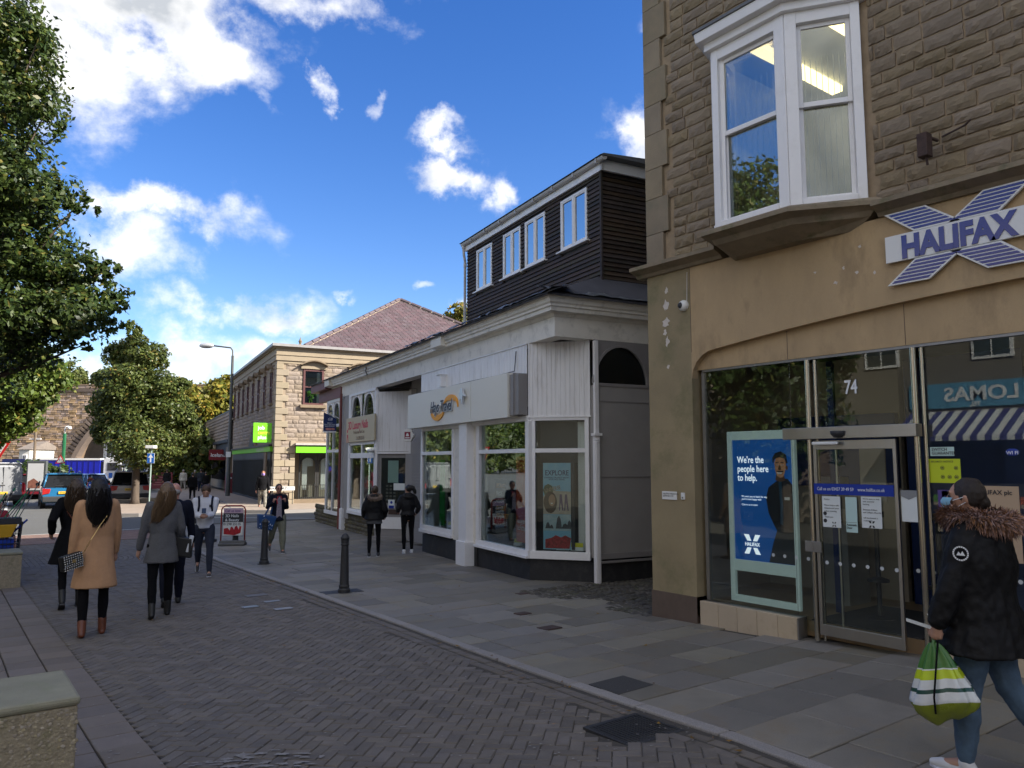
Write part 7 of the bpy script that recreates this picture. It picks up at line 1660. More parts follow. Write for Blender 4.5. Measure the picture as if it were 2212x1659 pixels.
furring(p,I['J']['neck']+Vector((0,-.05,.0)),.13,.12,.045,1500,f_pale,.05,tilt=.35)
organic('grey_hem',[('e',[(Vector((0,0,.46*1.66+I['dz'])),.115*1.7,.085*1.7),(Vector((0,0,.55*1.66+I['dz'])),.1*1.7,.075*1.7)])],.014,c_grey,p,2,.006)
p,I=person('woman in a dark hooded jacket, printed leggings and white trainers',G_(880,1194),20,1.66,dict(fem=True,legs=[(-6,4,2),(4,8,2)],arms=[(-.13,.14,.6),(.15,.1,.58)],coat=mat('charcoal_nylon',(.014,.014,.016),.6,.2,8,.2,60,spec=.2),coatname='jacket',hem=.55,flare=1.0,bulk=1.12,waist=.085,sleeve=1.15,trousers=c_black,trw=.9,shoes=mat('white_trainer',(.65,.65,.66),.6),sole=c_white,hair=h_dark,pony=[(0,-.05,.03,.035),(.03,-.075,.02,.035),(.05,-.09,-.02,.03),(.055,-.1,-.05,.02)],hood=True,fold=.015,foldscale=9,vox=.013,look=(-.6,1,0)))
text('leg_print','STREETWEAR',fr((-.10,-.075,.72),(0,0,-1),(1,-.15,0)),.085,mat('print_grey',(.3,.3,.3),.7),p,.001,bold=.001)
furring(p,I['J']['neck']+Vector((0,-.045,.0)),.125,.11,.035,500,mat('fur_dark',(.03,.028,.027),.9,.3,60),.035,tilt=.3)
# --- nearest woman on the right
RWX,RWY=G_(2143,1674)[:2]
p,I=person('nearest woman at the right edge in black parka, brown fur hood and jeans',(RWX,RWY),352,1.85,dict(fem=True,legs=[(10,6,2),(-12,22,3)],arms=[(-.185,.10,.475),(.17,.0,.50)],hands=[(.05,.25,-1),None],curl=[1.5,.6],handvox=.0045,handside=0,coat=c_puff,coatname='parka',hem=.41,flare=1.15,bulk=1.5,waist=.1,hemw=.108,sleeve=1.45,trousers=c_blue,trw=1.12,shoes=mat('white_trainer',(.65,.65,.66),.6),sole=c_white,hair=mat('hair_dark_brown',(.02,.013,.01),.4,.4,22,.6,200,streak=(3,3,.3)),bun=(0,-.045,-.015,.03),mask=mat('surgical_blue',(.25,.5,.65),.7),fold=.014,foldscale=13,vox=.009,bvox=.008,hood=True,look=(-.15,1,0),head=(0,.03,.925)))
s=I['s']; nk=I['J']['neck']
furring(p,nk+Vector((0,-.02,.018)),.19,.165,.062,9000,f_brown,.055,seed=5,tilt=.12)
b=MB(); sh,el,w,side=I['arms'][0]; bp=sh.lerp(el,.42)+Vector((-.118,-.02,0)); M=fr(bp,(0,-1,0),(0,0,1))
for r0,r1 in ((.036,.041),(.0,.0)):
    if r1: 
        for t in range(20): a=t*math.pi/10; a2=a+math.pi/10*.8; b.add([M@Vector((r*math.cos(x),r*math.sin(x),.004)) for r,x in ((r0,a),(r1+.004,a),(r1+.004,a2),(r0,a2))],[(0,1,2,3)])
b.add([M@Vector(v) for v in [(-.024,-.012,.004),(-.012,.012,.004),(0,-.002,.004),(.01,.016,.004),(.025,-.012,.004)]],[(0,1,2,3,4)]); b.prism([(.03*math.cos(i*.5236),.03*math.sin(i*.5236)) for i in range(12)],.001,.0035,'z',m=1,M=M); b.build('sleeve_badge',[m_letterw,c_black],p)
# quilted panels of the parka sleeve come from its folds; hem band
w=I['hn'][0][0]; d=I['hn'][0][1]
bag2=thing('carrier_bag','green, yellow and white striped plastic carrier bag held by the nearest woman','bag',tuple(p.location),p.rotation_euler.z)
top=w+d*.075*s
def bagmesh():
    bands=[(0,'g'),(.30,'g'),(.31,'w'),(.34,'y'),(.44,'y'),(.445,'w'),(.56,'w'),(.565,'d'),(.61,'d'),(.615,'w'),(.74,'w'),(.745,'o'),(.9,'o'),(1.0,'o')]
    mats={'g':0,'y':1,'w':2,'d':3,'o':4}; b=MB(); rs=[]; n=44; rg=random.Random(2); ph_=[rg.uniform(0,6.28) for _ in range(5)]
    K=60
    for i in range(K+1):
        q=i/K; z=-.46*q; rx=(.022+.165*min(1,q/.72)**.8) if q<.72 else .187*(1-((q-.72)/.28)**2.2*.62); ry=rx*.5*(1 if q<.8 else 1)
        r=[]
        for k in range(n):
            a=2*math.pi*k/n; pl=1+(.16*(1-q)*math.sin(a*9+ph_[0])+.05*math.sin(a*5+ph_[1]+q*6)+.05*math.sin(a*13+q*9))*(1 if q<.9 else .3); r.append((rx*pl*math.cos(a),ry*pl*math.sin(a),z+.01*math.sin(a*3+2)*q+ .05*q*math.cos(a)*-.5))
        rs.append(r)
    vs=[p_ for r in rs for p_ in r]; fs=[];mi=[]
    for i in range(K):
        q=(i+.5)/K; c='g'
        for bq,bc in bands:
            if q>=bq: c=bc
        for k in range(n): fs.append((i*n+k,i*n+(k+1)%n,(i+1)*n+(k+1)%n,(i+1)*n+k)); mi.append(mats[c])
    fs.append(tuple(K*n+k for k in range(n))); mi.append(4); b.v=vs;b.f=fs;b.m=mi; return b
mp=lambda n,c: mat(n,c,.3,.08,6,.15,30,spec=.6)
bm=bagmesh(); bm.M=Matrix.Translation(top)@Matrix.Rotation(R(95),4,'Z')@Matrix.Rotation(R(6),4,'Y'); bm.build('bag_body',[mp('bag_green',(.045,.16,.02)),mp('bag_yellow',(.5,.62,.01)),mp('bag_white',(.66,.68,.68)),mp('bag_dark_green',(.005,.06,.045)),mp('bag_olive',(.2,.24,.02))],bag2,smooth=True)
b=MB(); b.tube([top+Vector((-.02,-.03,.02)),top+Vector((-.07,-.03,-.1)),top+Vector((-.115,-.02,-.3)),top+Vector((-.10,-.02,-.4))],.006,5); b.build('black_strap',c_black,bag2)
b=MB(); b.tube([top+Vector((-.015,0,-.02)),top+Vector((0,0,.03)),top+Vector((.015,0,-.02))],.01,6); b.build('bag_handle',mp('bag_green',(.045,.16,.02)),bag2)
pap=thing('paper_strip','folded white paper pinched in the nearest woman\'s hand','paper',tuple(p.location),p.rotation_euler.z)
b=MB(); a_=w+d*.03*s; b.add([a_+Vector(v) for v in [(-.01,.02,0),(-.01,.17,.03),(-.012,.17,.05),(-.012,.02,.022),(.0,.0,.02),(.0,.05,.09),(0,.02,.1),(0,-.02,.04)]],[(0,1,2,3),(4,5,6,7)]); o_=b.build('paper_sheet',m_paper,pap); sm_=o_.modifiers.new('t','SOLIDIFY'); sm_.thickness=.002
# --- seated man at far left and the distant walkers
sx,sy=P(2,18.5)
p,I=person('seated man in a red and white top and shorts at the left edge',(sx,sy),150,1.75,dict(sit=True,z=-.29-.40,skin=m_sk2,legs=[(80,80,8),(80,80,8)],arms=[(-.12,.2,.6),(.12,.2,.6)],coat=mat('red_shirt',(.4,.03,.04),.9),coatname='shirt',hem=.5,flare=.95,trousers=None,shoes=mat('white_trainer',(.65,.65,.66),.6),hair=mat('hair_grey_short',(.25,.2,.16),.7),vox=.02,bvox=.016))
organic('shorts',[('t',[(h[0],.062*1.75),(h[0].lerp(h[1],.8),.055*1.75)]) for h in I['legs']],.02,c_navy,p,3)
b=MB(); b.box(-.13,.13,.09,.14,1.15,1.3); b.build('white_panel',c_white,p,bevel=.02)
far=[(418,1050,46,10,(.012,.012,.014),(.012,.012,.014),'walker with a dark rucksack near the hanging red shop sign',1.66),(435,1045,58,15,(.03,.035,.045),(.02,.025,.05),'broad walker in a dark blue waistcoat by the store windows',1.8),(422,1040,60,5,(.04,.045,.04),(.03,.03,.04),'grey haired walker in a dark green coat near the store',1.7),(397,1040,62,0,(.5,.48,.42),(.3,.28,.25),'pale coated walker with white hair beside the red banner',1.72),(386,1042,66,200,(.5,.6,.02),(.02,.02,.02),'walker in a yellow high visibility vest',1.78),(362,1045,60,8,(.015,.015,.017),(.015,.015,.017),'walker in a black printed top near the red hoarding',1.75),(446,1048,56,10,(.01,.01,.012),(.01,.01,.012),'small dark walker against the blue lit store window',1.6)]
for i,(px,py,dep,az,c1,c2,lab,hh) in enumerate(far):
    X,Y=P(px,dep)
    person(lab,(X,Y),az+(0 if az<90 else 0),hh,dict(legs=[(14,4,2),(-14,16,2)],arms=[(-.15,.08,.5),(.15,-.04,.5)],coat=cloth('walker_top_%d'%i if 0 else ['ash','slate','moss','stone','lime','coal','jet'][i]+'_cloth',c1),hem=.47,bulk=1.15,trousers=cloth(['ash','slate','moss','stone','lime','coal','jet'][i]+'_trousers',c2),trw=1.1,shoes=m_ink,hair=h_grey if i in(2,3) else h_brown,vox=.035,bvox=.03,fold=0,eyes=False))
# ================================================================== STREET FURNITURE AND VEHICLES
def bollard(x,y,label):
    o=thing('bollard',label,'bollard',(x,y,gz(y)),0,'black cast iron bollards along the kerb')
    k=[(.0,-.1),(.105,-.1),(.105,.03),(.1,.06),(.085,.075),(.085,.1),(.09,.115),(.08,.13),(.078,.14),(.066,.62),(.06,.78),(.07,.79),(.07,.81),(.06,.82),(.06,.88),(.074,.89),(.076,.91),(.062,.93),(.05,.955),(.03,.975),(0,.985)]
    b=MB(); b.lathe(k[1:-1]+[(.001,.985)],20); b.build('shaft',m_black,o,smooth=True,angle=35)
    b=MB()
    for i in range(10):
        a=2*math.pi*i/10; b.box(-.006,.006,.058,.066,.825,.88,M=Matrix.Rotation(a,4,'Z'))
    b.build('neck_ribs',m_black,o); b=MB(); b.lathe([(.14,0),(.14,.012),(.1,.016)],16,(0,0,-.004)); b.build('base_plate',m_black,o); return o
x,y=G_(743,1280); B1=(x,y); bollard(x,y,'nearest black bollard, standing beside the dark tarmac patch')
x,y=G_(570,1218); bollard(x,y,'black bollard in front of the woman in glasses')
x,y=G_(508,1176); bollard(x,y,'black bollard behind the nails signboard')
def groundplate(name,label,cat,poly,m,h=.006,ribs=0,kind=None):
    b=MB(); n=len(poly); b.add([(p[0],p[1],gz(p[1])+h) for p in poly]+[(p[0],p[1],gz(p[1])-.03) for p in poly],[tuple(range(n))]+[(i,n+i,n+(i+1)%n,(i+1)%n) for i in range(n)])
    o=b.build(name,m); tag(o,label,cat,None,kind); return o
groundplate('tarmac_patch','dark tarmac patch beside the nearest bollard',None,[(5.33,12.05),(6.0,12.1),(5.95,12.45),(5.3,12.4)][::-1] if 0 else [(5.3,12.2),(5.95,12.15),(5.98,12.5),(5.32,12.55)],m_black,kind='structure')
groundplate('tarmac_patch','dark tarmac square among the flagstones by the kerb',None,[(4.86,4.95),(5.32,4.98),(5.36,5.4),(4.9,5.38)],mat('tarmac_patch',(.045,.043,.042),.85,.25,40,.5,120),.007,kind='structure')
gr=thing('drain_grate','black slotted drain grate beside the kerb','drain',(4.27,4.2,gz(4.2)))
b=MB(); b.box(-.28,.28,-.25,.25,-.06,-.035); b.build('drain_well',m_ink,gr); b=MB(); b.box(-.28,.28,.21,.25,-.03,.004); b.box(-.28,.28,-.25,-.21,-.03,.004); b.box(-.28,-.25,-.21,.21,-.03,.004); b.box(.25,.28,-.21,.21,-.03,.004); b.build('grate_frame',m_black,gr)
for i in range(15):
    b=MB(); b.box(-.24+.033*i,-.222+.033*i,-.21,.21,-.03,.002); b.build('grate_bar',m_black,gr)
for (px,py,w,d_,lab,mm) in [(1129,1283,.2,.14,'small rusty cover in the flags by the travel shop corner',m_rust),(1129,1326,.2,.16,'small rusty cover in the middle of the flags',m_rust),(1187,1357,.26,.2,'larger rusty square cover nearest the bank',m_rust),(540,1312,.24,.14,'pale metal plate, left of the pair in the block paving',m_steeld),(612,1316,.26,.15,'pale metal plate, right of the pair in the block paving',m_steeld),(588,1300,.24,.12,'pale metal plate nearer the couple in the block paving',m_steeld),(553,1287,.34,.2,'square inspection cover set in the block paving',mat('worn_cover',(.15,.14,.135),.6,.2,30,.4,80))]:
    x,y=G_(px,py); groundplate('access_cover',lab,'cover',[(x-w/2,y-d_/2),(x+w/2,y-d_/2),(x+w/2,y+d_/2),(x-w/2,y+d_/2)],mm,.012)
# spilled paint and gum on the paving
rg=random.Random(6); b=MB(); m_st=mat('spilled_paint',(.24,.225,.215),.8,.2,30)
def splat(px,py,rx,ry,n=22):
    x,y=G_(px,py); c=Vector((x,y)); a0=R(YAW); pts=[]
    for i in range(n):
        a=2*math.pi*i/n; k=rg.uniform(.45,1.15); u=rx*k*math.cos(a); v=ry*k*math.sin(a); X=x+u*math.cos(a0)+v*math.sin(a0); Y=y-u*math.sin(a0)+v*math.cos(a0); pts.append((X,Y,gz(Y)+.009))
    b.add(pts,[tuple(range(n))])
for px,py,rx,ry in [(rg.gauss(590,55),1640+rg.uniform(-18,20),rg.uniform(.02,.07),rg.uniform(.01,.03)) for _ in range(26)]+[(rg.gauss(440,40),1652+rg.uniform(-8,8),rg.uniform(.02,.05),.012) for _ in range(12)]+[(500,1658,.1,.03),(650,1503,.02,.012),(637,1498,.02,.008),(666,1500,.012,.01),(1255//1,1586,.012,.01),(840,1560,.03,.012),(870,1572,.04,.01)]: splat(px,py,rx,ry)
for i in range(520):
    px=rg.uniform(100,1500); py=rg.uniform(1330,1650); s_=rg.uniform(.004,.013); splat(px,py,s_,s_,7)
tag(b.build('paint_splashes',m_st),'pale paint splashes and gum spots on the block paving',None,None,'stuff')
# fallen leaves
# concrete seat blocks
m_conc=mat('mossy_concrete',(.33,.28,.19),.9,.25,22,.9,60,dirt=(.10,.115,.025),dscale=2.2,damt=1); m_agg=mat('aggregate',(.38,.32,.22),.9,.3,20,.3,60,isl=.25,dirt=(.12,.12,.05),dscale=5,damt=.6); m_conct=mat('concrete_top',(.27,.255,.18),.9,.12,5,.4,90,dirt=(.2,.22,.12),dscale=3,damt=.7)
def seatblock(label,x1,y0,y1,w,h):
    z0=gz((y0+y1)/2); o=thing('concrete_seat',label,'bench',(x1,y0,z0),group='concrete block seats')
    b=MB(); b.box(-w,0,0,y1-y0,-.1,h-.05); b.build('block',m_conc,o,bevel=.015); b=MB(); b.box(-w-.01,.012,-.012,y1-y0+.01,h-.052,h); b.build('seat_top',m_conct,o,bevel=.02)
    b=MB(); rg=random.Random(int(y0*9)); 
    for i in range(1500 if y0<8 else 300):
        x=rg.uniform(-w,0); z=h-.06-abs(rg.gauss(0,.23)); 
        if z<0: continue
        r=rg.uniform(.004,.013); n=6; a0=rg.random(); c=[(x+r*math.cos(a0+k*math.pi/3)*rg.uniform(.7,1.2),-.001,z+r*math.sin(a0+k*math.pi/3)*rg.uniform(.7,1.1)) for k in range(n)]
        b.add(c+[(p[0]*.6+x*.4,-.001-r*.18,p[2]*.6+z*.4) for p in c],[tuple(range(n,2*n))]+[(k,(k+1)%n,n+(k+1)%n,n+k) for k in range(n)])
    b.build('exposed_pebbles',m_agg,o,kind='stuff'); return o
# placed so that the near block's corner stands 0.68 m high at the lower left
seatblock('mossy concrete block seat filling the lower left corner',.76,5.28,6.0,2.2,.66)
x,y=G_(44,1268); seatblock('concrete block seat farther back under the cleaning trolley',x,y,y+.75,2.4,.62)
# cleaning trolley
tx,ty=G_(38,1250); tr=thing('cleaning_trolley','wire cleaning trolley loaded with litter pickers, a blue bucket and a yellow tray','trolley',(tx-.0,ty+.5,gz(ty)))
m_wire=mat('trolley_wire',(.06,.065,.08),.4,.1,3,0,1,metal=.6)
b=MB()
for (x,y) in ((0,0),(-.9,0),(0,.5),(-.9,.5)): b.tube([(x,y,.12),(x+.06,y,1.05)],.014,6)
for z in (.25,.62,1.02): b.tube([(0.02*z,0,z),(-.9,0,z),(-.9,.5,z),(.02*z,.5,z),(0.02*z,0,z)],.012,6)
for i in range(14): b.tube([(-.05-.065*i,0,.25),(-.05-.065*i,0,1.02)],.005,4); 
for i in range(8): b.tube([(.02,.05+.06*i,.25),(.05,.05+.06*i,1.02)],.005,4)
for z in (.35,.45,.55,.72,.82,.92): b.tube([(-.9,0,z),(.03,0,z)],.005,4); b.tube([(.03,0,z),(.03,.5,z)],.005,4)
b.build('wire_basket',m_wire,tr,kind='stuff')
for (x,y) in ((.02,.02),(.02,.48),(-.9,.02)): b=MB(); b.lathe([(.03,-.015),(.07,-.012),(.07,.012),(.03,.015)],12); o_=b.build('wheel',m_ink,tr); o_.location=(x,y,.07); o_.rotation_euler=(R(90),0,0)
b=MB(); b.prism([(-.9,.75),(-.12,.75),(-.02,1.0),(-.9,1.0)],-.03,.45,'y'); b.build('yellow_tray',mat('yellow_plastic',(.6,.33,.01),.4),tr,bevel=.01)
b=MB(); b.box(-.4,-.06,.02,.4,.3,.72); b.tube([(-.3,.1,.6),(.15,.1,1.08)],.02,6); b.build('blue_crate',mat('blue_plastic',(.01,.05,.4),.4),tr)
b=MB(); b.prism([(-.75,1.3),(-.4,1.3),(-.36,1.75),(-.78,1.75)],.1,.4,'y'); b.box(-.8,-.34,.08,.42,1.72,1.76); b.build('blue_bucket',mat('bright_blue_plastic',(.01,.22,.7),.35),tr,bevel=.01); b=MB(); b.box(-.85,.05,-.0,.5,1.0,1.12); b.build('black_tray',m_ink,tr)
rg=random.Random(4)
for i in range(8):
    x=-.5+.07*i; a=rg.uniform(.45,.75); b=MB(); L_=rg.uniform(.55,.85); b.tube([(x,.1+.03*i,1.05),(x+L_*math.sin(a)*.8,.12+.03*i,1.05+L_*math.cos(a))],.011,6); e=(x+L_*math.sin(a)*.8,.12+.03*i,1.05+L_*math.cos(a)); b.build('picker_pole',m_steeld if i%3 else mat('green_pole',(.02,.25,.1),.5),tr); b=MB(); b.tube([e,(e[0]+.03,e[1],e[2]+.06)],.016,5); b.build('picker_handle',m_ink if i%2 else mat('green_pole',(.02,.25,.1),.5),tr)
# nails signboard
ax,ay=G_(502,1178); sb_=thing('pavement_sign','red framed swing signboard advertising 3D Nails and Beauty','sign',(ax,ay,gz(ay)),R(-YAW+8))
m_redf=mat('red_frame',(.35,.04,.03),.45,.1,5); w=.31
b=MB(); b.tube([(-w,0,.12),(-w,0,.95),(-w+.03,0,1.02),(-w+.1,0,1.06),(w-.1,0,1.06),(w-.03,0,1.02),(w,0,.95),(w,0,.12)],.02,8); b.build('sign_frame',m_redf,sb_,smooth=True)
b=MB(); b.prism([(-.09,.0),(.09,0),(.06,.13),(-.06,.13)],-w-.03,w+.03,'x'); b.box(-w-.03,w+.03,-.2,.2,0,.07); b.build('sign_base',mat('grey_rubber',(.1,.1,.1),.7),sb_,bevel=.02)
b=MB(); b.box(-.26,.26,-.012,.012,.26,1.0); b.build('sign_panel',m_signw,sb_,bevel=.02); b=MB(); b.box(-.26,.26,-.0135,-.0125,.62,.86); b.build('black_band',m_ink,sb_); b=MB(); b.box(-.26,.26,-.0135,-.0125,.86,.99); b.build('pink_band',mat('pink_band',(.6,.42,.5),.5),sb_)
SB=lambda x,z:fr((x,-.0145,z),(1,0,0),(0,0,1))
text('sign_text','Call us now',SB(-.22,.89),.1,mat('violet_ink',(.12,.03,.2),.5),sb_,.001,bold=.0015,sx=.85,shear=.1); text('sign_text','3D Nails\n& Beauty',SB(-.21,.755),.105,m_letterw,sb_,.001,bold=.0018,sx=.95,line=1.05); text('sign_text','01298 25115',SB(-.25,.54),.09,m_ink,sb_,.001,bold=.0015,sx=.95)
b=MB(); b.prism([(-.24,.3),(.05,.27),(.2,.33),(.22,.5),(.17,.52),(.15,.42),(.1,.53),(.05,.5),(.03,.42),(-.02,.5),(-.06,.49),(-.08,.4),(-.14,.47),(-.24,.45)],-.0138,-.0126,'y'); b.build('nails_picture',mat('nail_red',(.4,.01,.02),.4,.5,14),sb_)
# chalk board
cx__,cy__=G_(420,1172); cb=thing('chalkboard','black chalk board with white scroll writing behind the young man','sign',(cx__+.15,cy__,gz(cy__)),R(-YAW))
b=MB(); b.prism([(-.35,.15),(.35,.15),(.35,.98),(.2,1.05),(-.2,1.05),(-.35,.98)],-.02,.02,'y'); b.box(-.4,.4,-.2,.2,0,.08); b.build('board',m_ink,cb,bevel=.01)
text('board_text','Cafe\nOpen',fr((-.28,-.022,.86),(1,0,0),(0,0,1)),.16,m_letterw,cb,.001,shear=.3); b=MB()
for k in range(5): b.box(-.22+.02*k,.2-.03*k,-.0225,-.021,.5-.07*k,.512-.07*k)
b.build('board_lines',m_letterw,cb)
# road signs
def pole_at(name,label,px,dep,h,m,r=.03,cat='sign',rz=0):
    X,Y=P(px,dep); o=thing(name,label,cat,(X,Y,-.3),R(-YAW)+rz); b=MB(); b.tube([(0,0,0),(0,0,h)],r,8); b.build('post',m,o,smooth=True,angle=40); return o
m_gp=mat('grey_green_post',(.25,.33,.3),.5,.05,2); m_dgp=mat('dark_green_post',(.01,.12,.045),.5,.05,2); m_rblue=mat('road_sign_blue',(.01,.12,.5),.4,.02); m_rred=mat('road_sign_red',(.6,.02,.02),.4,.02)
def rpanel(o,poly,z,m,d=-.05,name='plate',t=.01): b=MB(); b.prism([(p[0],p[1]+z) for p in poly],d,d+t,'y'); return b.build(name,m,o)
dep=37.; o=pole_at('one_way_sign','blue rectangular one way sign with a white up arrow on a pale green post',326,dep,zt_:=(1000-968)/1664*dep+2.23,m_gp,.035)
s1=16/1664*dep; zc=(1000-990)/1664*dep+2.23; hh=22/1664*dep
rpanel(o,[(-s1/2,-hh/2),(s1/2,-hh/2),(s1/2,hh/2),(-s1/2,hh/2)],zc,m_signw,-.05); a=s1*.46; c=hh*.47
rpanel(o,[(-a,-c),(a,-c),(a,c),(-a,c)],zc,m_rblue,-.056,'blue_face',.004); rpanel(o,[(-.035,-.19),(.035,-.19),(.035,.03),(.12,.03),(0,.2),(-.12,.03),(-.035,.03)],zc,m_letterw,-.06,'arrow',.003)
b=MB(); b.box(-.2,.22,-.25,.1,zt_-.02,zt_+.12); b.build('sign_light',m_signw,o,bevel=.02)
dep=44.; o=pole_at('two_way_sign','small red triangular two way traffic sign on a thin post',131,dep,2.0+(1000-980)/1664*dep,m_gp,.035); zc=(1000-992)/1664*dep+2.2
rpanel(o,[(-.3,-.22),(.3,-.22),(0,.3)],zc,m_rred); rpanel(o,[(-.2,-.16),(.2,-.16),(0,.19)],zc,m_signw,-.056,'white_face',.004)
for sx_ in (-.05,.05): rpanel(o,[(sx_-.012,-.1),(sx_+.012,-.1),(sx_+.012,.05),(sx_-.012,.05)],zc,m_ink,-.06,'arrow',.003)
dep=33.; o=pole_at('give_way_sign','large red and white GIVE WAY triangle cut by the left edge',-12,dep,3.4,m_gp,.04); zc=2.25+(1000-980)/1664*dep
rpanel(o,[(-.68,.5),(0,-.62),(.68,.5)],zc,m_rred); rpanel(o,[(-.5,.4),(0,-.43),(.5,.4)],zc,m_signw,-.056,'white_face',.004); text('sign_text','GIVE',fr((0,-.062,zc+.17),(1,0,0),(0,0,1)),.24,m_ink,o,.001,bold=.004,align='CENTER',sx=1.25); text('sign_text','WAY',fr((0,-.062,zc-.08),(1,0,0),(0,0,1)),.24,m_ink,o,.001,bold=.004,align='CENTER',sx=1.0)
dep=56.; o=pole_at('camera_pole','green post with a white dome camera on top','136',dep,3,m_dgp,.12,'camera') if 0 else pole_at('camera_pole','green post with a white dome camera on top',136,dep,2.2+(1000-936)/1664*dep,m_dgp,.12,'camera')
ht=2.2+(1000-936)/1664*dep; b=MB(); b.tube([(0,0,ht-.1),(0,0,ht+.35),(.05,0,ht+.5),(.25,0,ht+.52)],.05,7); b.build('bracket',m_signw,o,smooth=True); b=MB(); b.ball((.33,0,ht+.42),.14,7); b.build('camera_dome',m_signw,o,smooth=True)
dep=60.; o=pole_at('timber_pole','thin brown telegraph pole with a small crossarm in front of the viaduct',73,dep,2.2+(1000-932)/1664*dep,mat('pole_wood',(.16,.12,.085),.9,.2,3),.1,'pole'); b=MB(); zt2=2.1+(1000-932)/1664*dep; b.box(-.45,.45,-.05,.05,zt2-.5,zt2-.42); b.build('crossarm',m_signw,o)
dep=52.; o=pole_at('arrow_sign','round blue sign with a white left arrow at the junction',200,dep,2.2-(1055-1000)/1664*dep+.9,m_gp,.04); zc=2.23-(1047-1000)/1664*dep; rpanel(o,[(.22*math.cos(i*.3927),.22*math.sin(i*.3927)) for i in range(16)],zc,m_rblue); rpanel(o,[(-.16,0),(-.06,.09),(-.06,.03),(.15,.03),(.15,-.03),(-.06,-.03),(-.06,-.09)],zc,m_letterw,-.056,'arrow',.004)
leaves('flower_basket',[(0,0,zc+.38,.2,.2,.16)],160,.12,leafmat('flowers',(.5,.05,.08),(.1,.2,.03),(.7,.5,.05)),o,seed=60)
for (px,dep,lab,hz) in ((273,60,'traffic light showing red, left of the silver estate car',1.25),(298,64,'traffic light showing red, just left of the medium tree trunk',1.35),(356,66,'traffic light with a green lamp beyond the far walkers',1.8)):
    z_=2.2+(1000-1032)/1664*dep+hz; o=pole_at('traffic_light',lab,px,dep,z_,m_gp,.05,'traffic light'); b=MB(); b.box(-.16,.16,-.15,.1,z_-.1,z_+.85); b.build('signal_head',m_ink,o,bevel=.03)
    red='red' in lab; b=MB(); b.lathe([(.09,0),(.09,.02),(.0005,.03)],12); q=b.build('signal_lamp',mat('lit_red' if red else 'lit_green',(.8,.02,.02) if red else (.02,.6,.35),.4,.02,1,0,1,emit=(1,.04,.02,2.5) if red else (.02,1,.5,1.5)),o); q.location=(0,-.16,z_+(.65 if red else .1)); q.rotation_euler=(R(90),0,0)
X,Y=P(393,70); rb=thing('red_banner','tall narrow red banner post beyond the walkers','banner',(X,Y,-.3),R(-YAW)); b=MB(); b.box(-.25,.25,-.04,.04,.2,3.6); b.build('banner_cloth',mat('banner_red',(.7,.03,.02),.6),rb); b=MB(); b.tube([(0,.06,0),(0,.06,3.7)],.04,6); b.build('banner_pole',m_gp,rb)
X,Y=P(352,64); rh=thing('red_hoarding','maroon hoarding panel behind the one way sign post','hoarding',(X,Y,-.3),R(-YAW)); b=MB(); b.box(-.85,.85,-.05,.05,.1,1.45); b.build('panel',m_mar,rh); b=MB(); [b.box(-.7,.5-.1*k,-.055,-.05,1.2-.2*k,1.26-.2*k) for k in range(5)]; b.build('panel_print',mat('hoarding_print',(.35,.15,.15),.6),rh)
X,Y=P(81,47); ad=thing('advert_panel','grey framed advertising panel between the van and the hedge','sign',(X,Y,-.3),R(-YAW)); b=MB(); b.box(-.6,.6,-.1,.1,.5,2.35); b.build('panel_case',mat('case_grey',(.09,.1,.1),.5),ad,bevel=.03); b=MB(); b.box(-.5,.45,-.11,-.1,.6,2.2); b.build('advert_sheet',m_signw,ad); b=MB(); b.prism([(-.45,.7),(.3,.7),(.3,1.0),(-.1,1.3),(-.45,1.1)],-.115,-.111,'y'); b.build('advert_picture',mat('advert_print',(.3,.12,.08),.5,.4,6),ad)
# ---------------------------------------------------------------- vehicles
m_tyre=mat('tyre',(.02,.02,.02),.85,.2,10,.2,40); m_rim=mat('wheel_rim',(.35,.35,.36),.35,.1,5,0,1,metal=.8); m_cglass=glass('car_glass',(.12,.14,.15),1.5,0,.1); m_tail=mat('tail_lamp',(.35,.015,.015),.2,.1,5,0,1,coat=.5); m_plast=mat('black_plastic',(.025,.025,.027),.6,.1,4); m_plate=mat('number_plate',(.65,.42,.02),.5,.03); 
def paint(n,c,metal=.3): return mat(n,c,.32,.04,2,0,1,metal=metal,coat=.8)
def loft(b,secs,m=0): b.rings(secs,m)
def sec(y,w,z0,z1,zs=None,tap=.9,n=4):
    """car cross section at y: half width w, floor z0, top z1"""
    r=.12*(z1-z0)+.03
    pts=[(w*.93,z0),(w,z0+r),(w,z0+(z1-z0)*.55),(w*tap,z1-r*.6),(w*tap-r*.8,z1)]
    pts=pts+[(-x,z) for x,z in pts[::-1]]; return [(x,y,z) for x,z in pts]
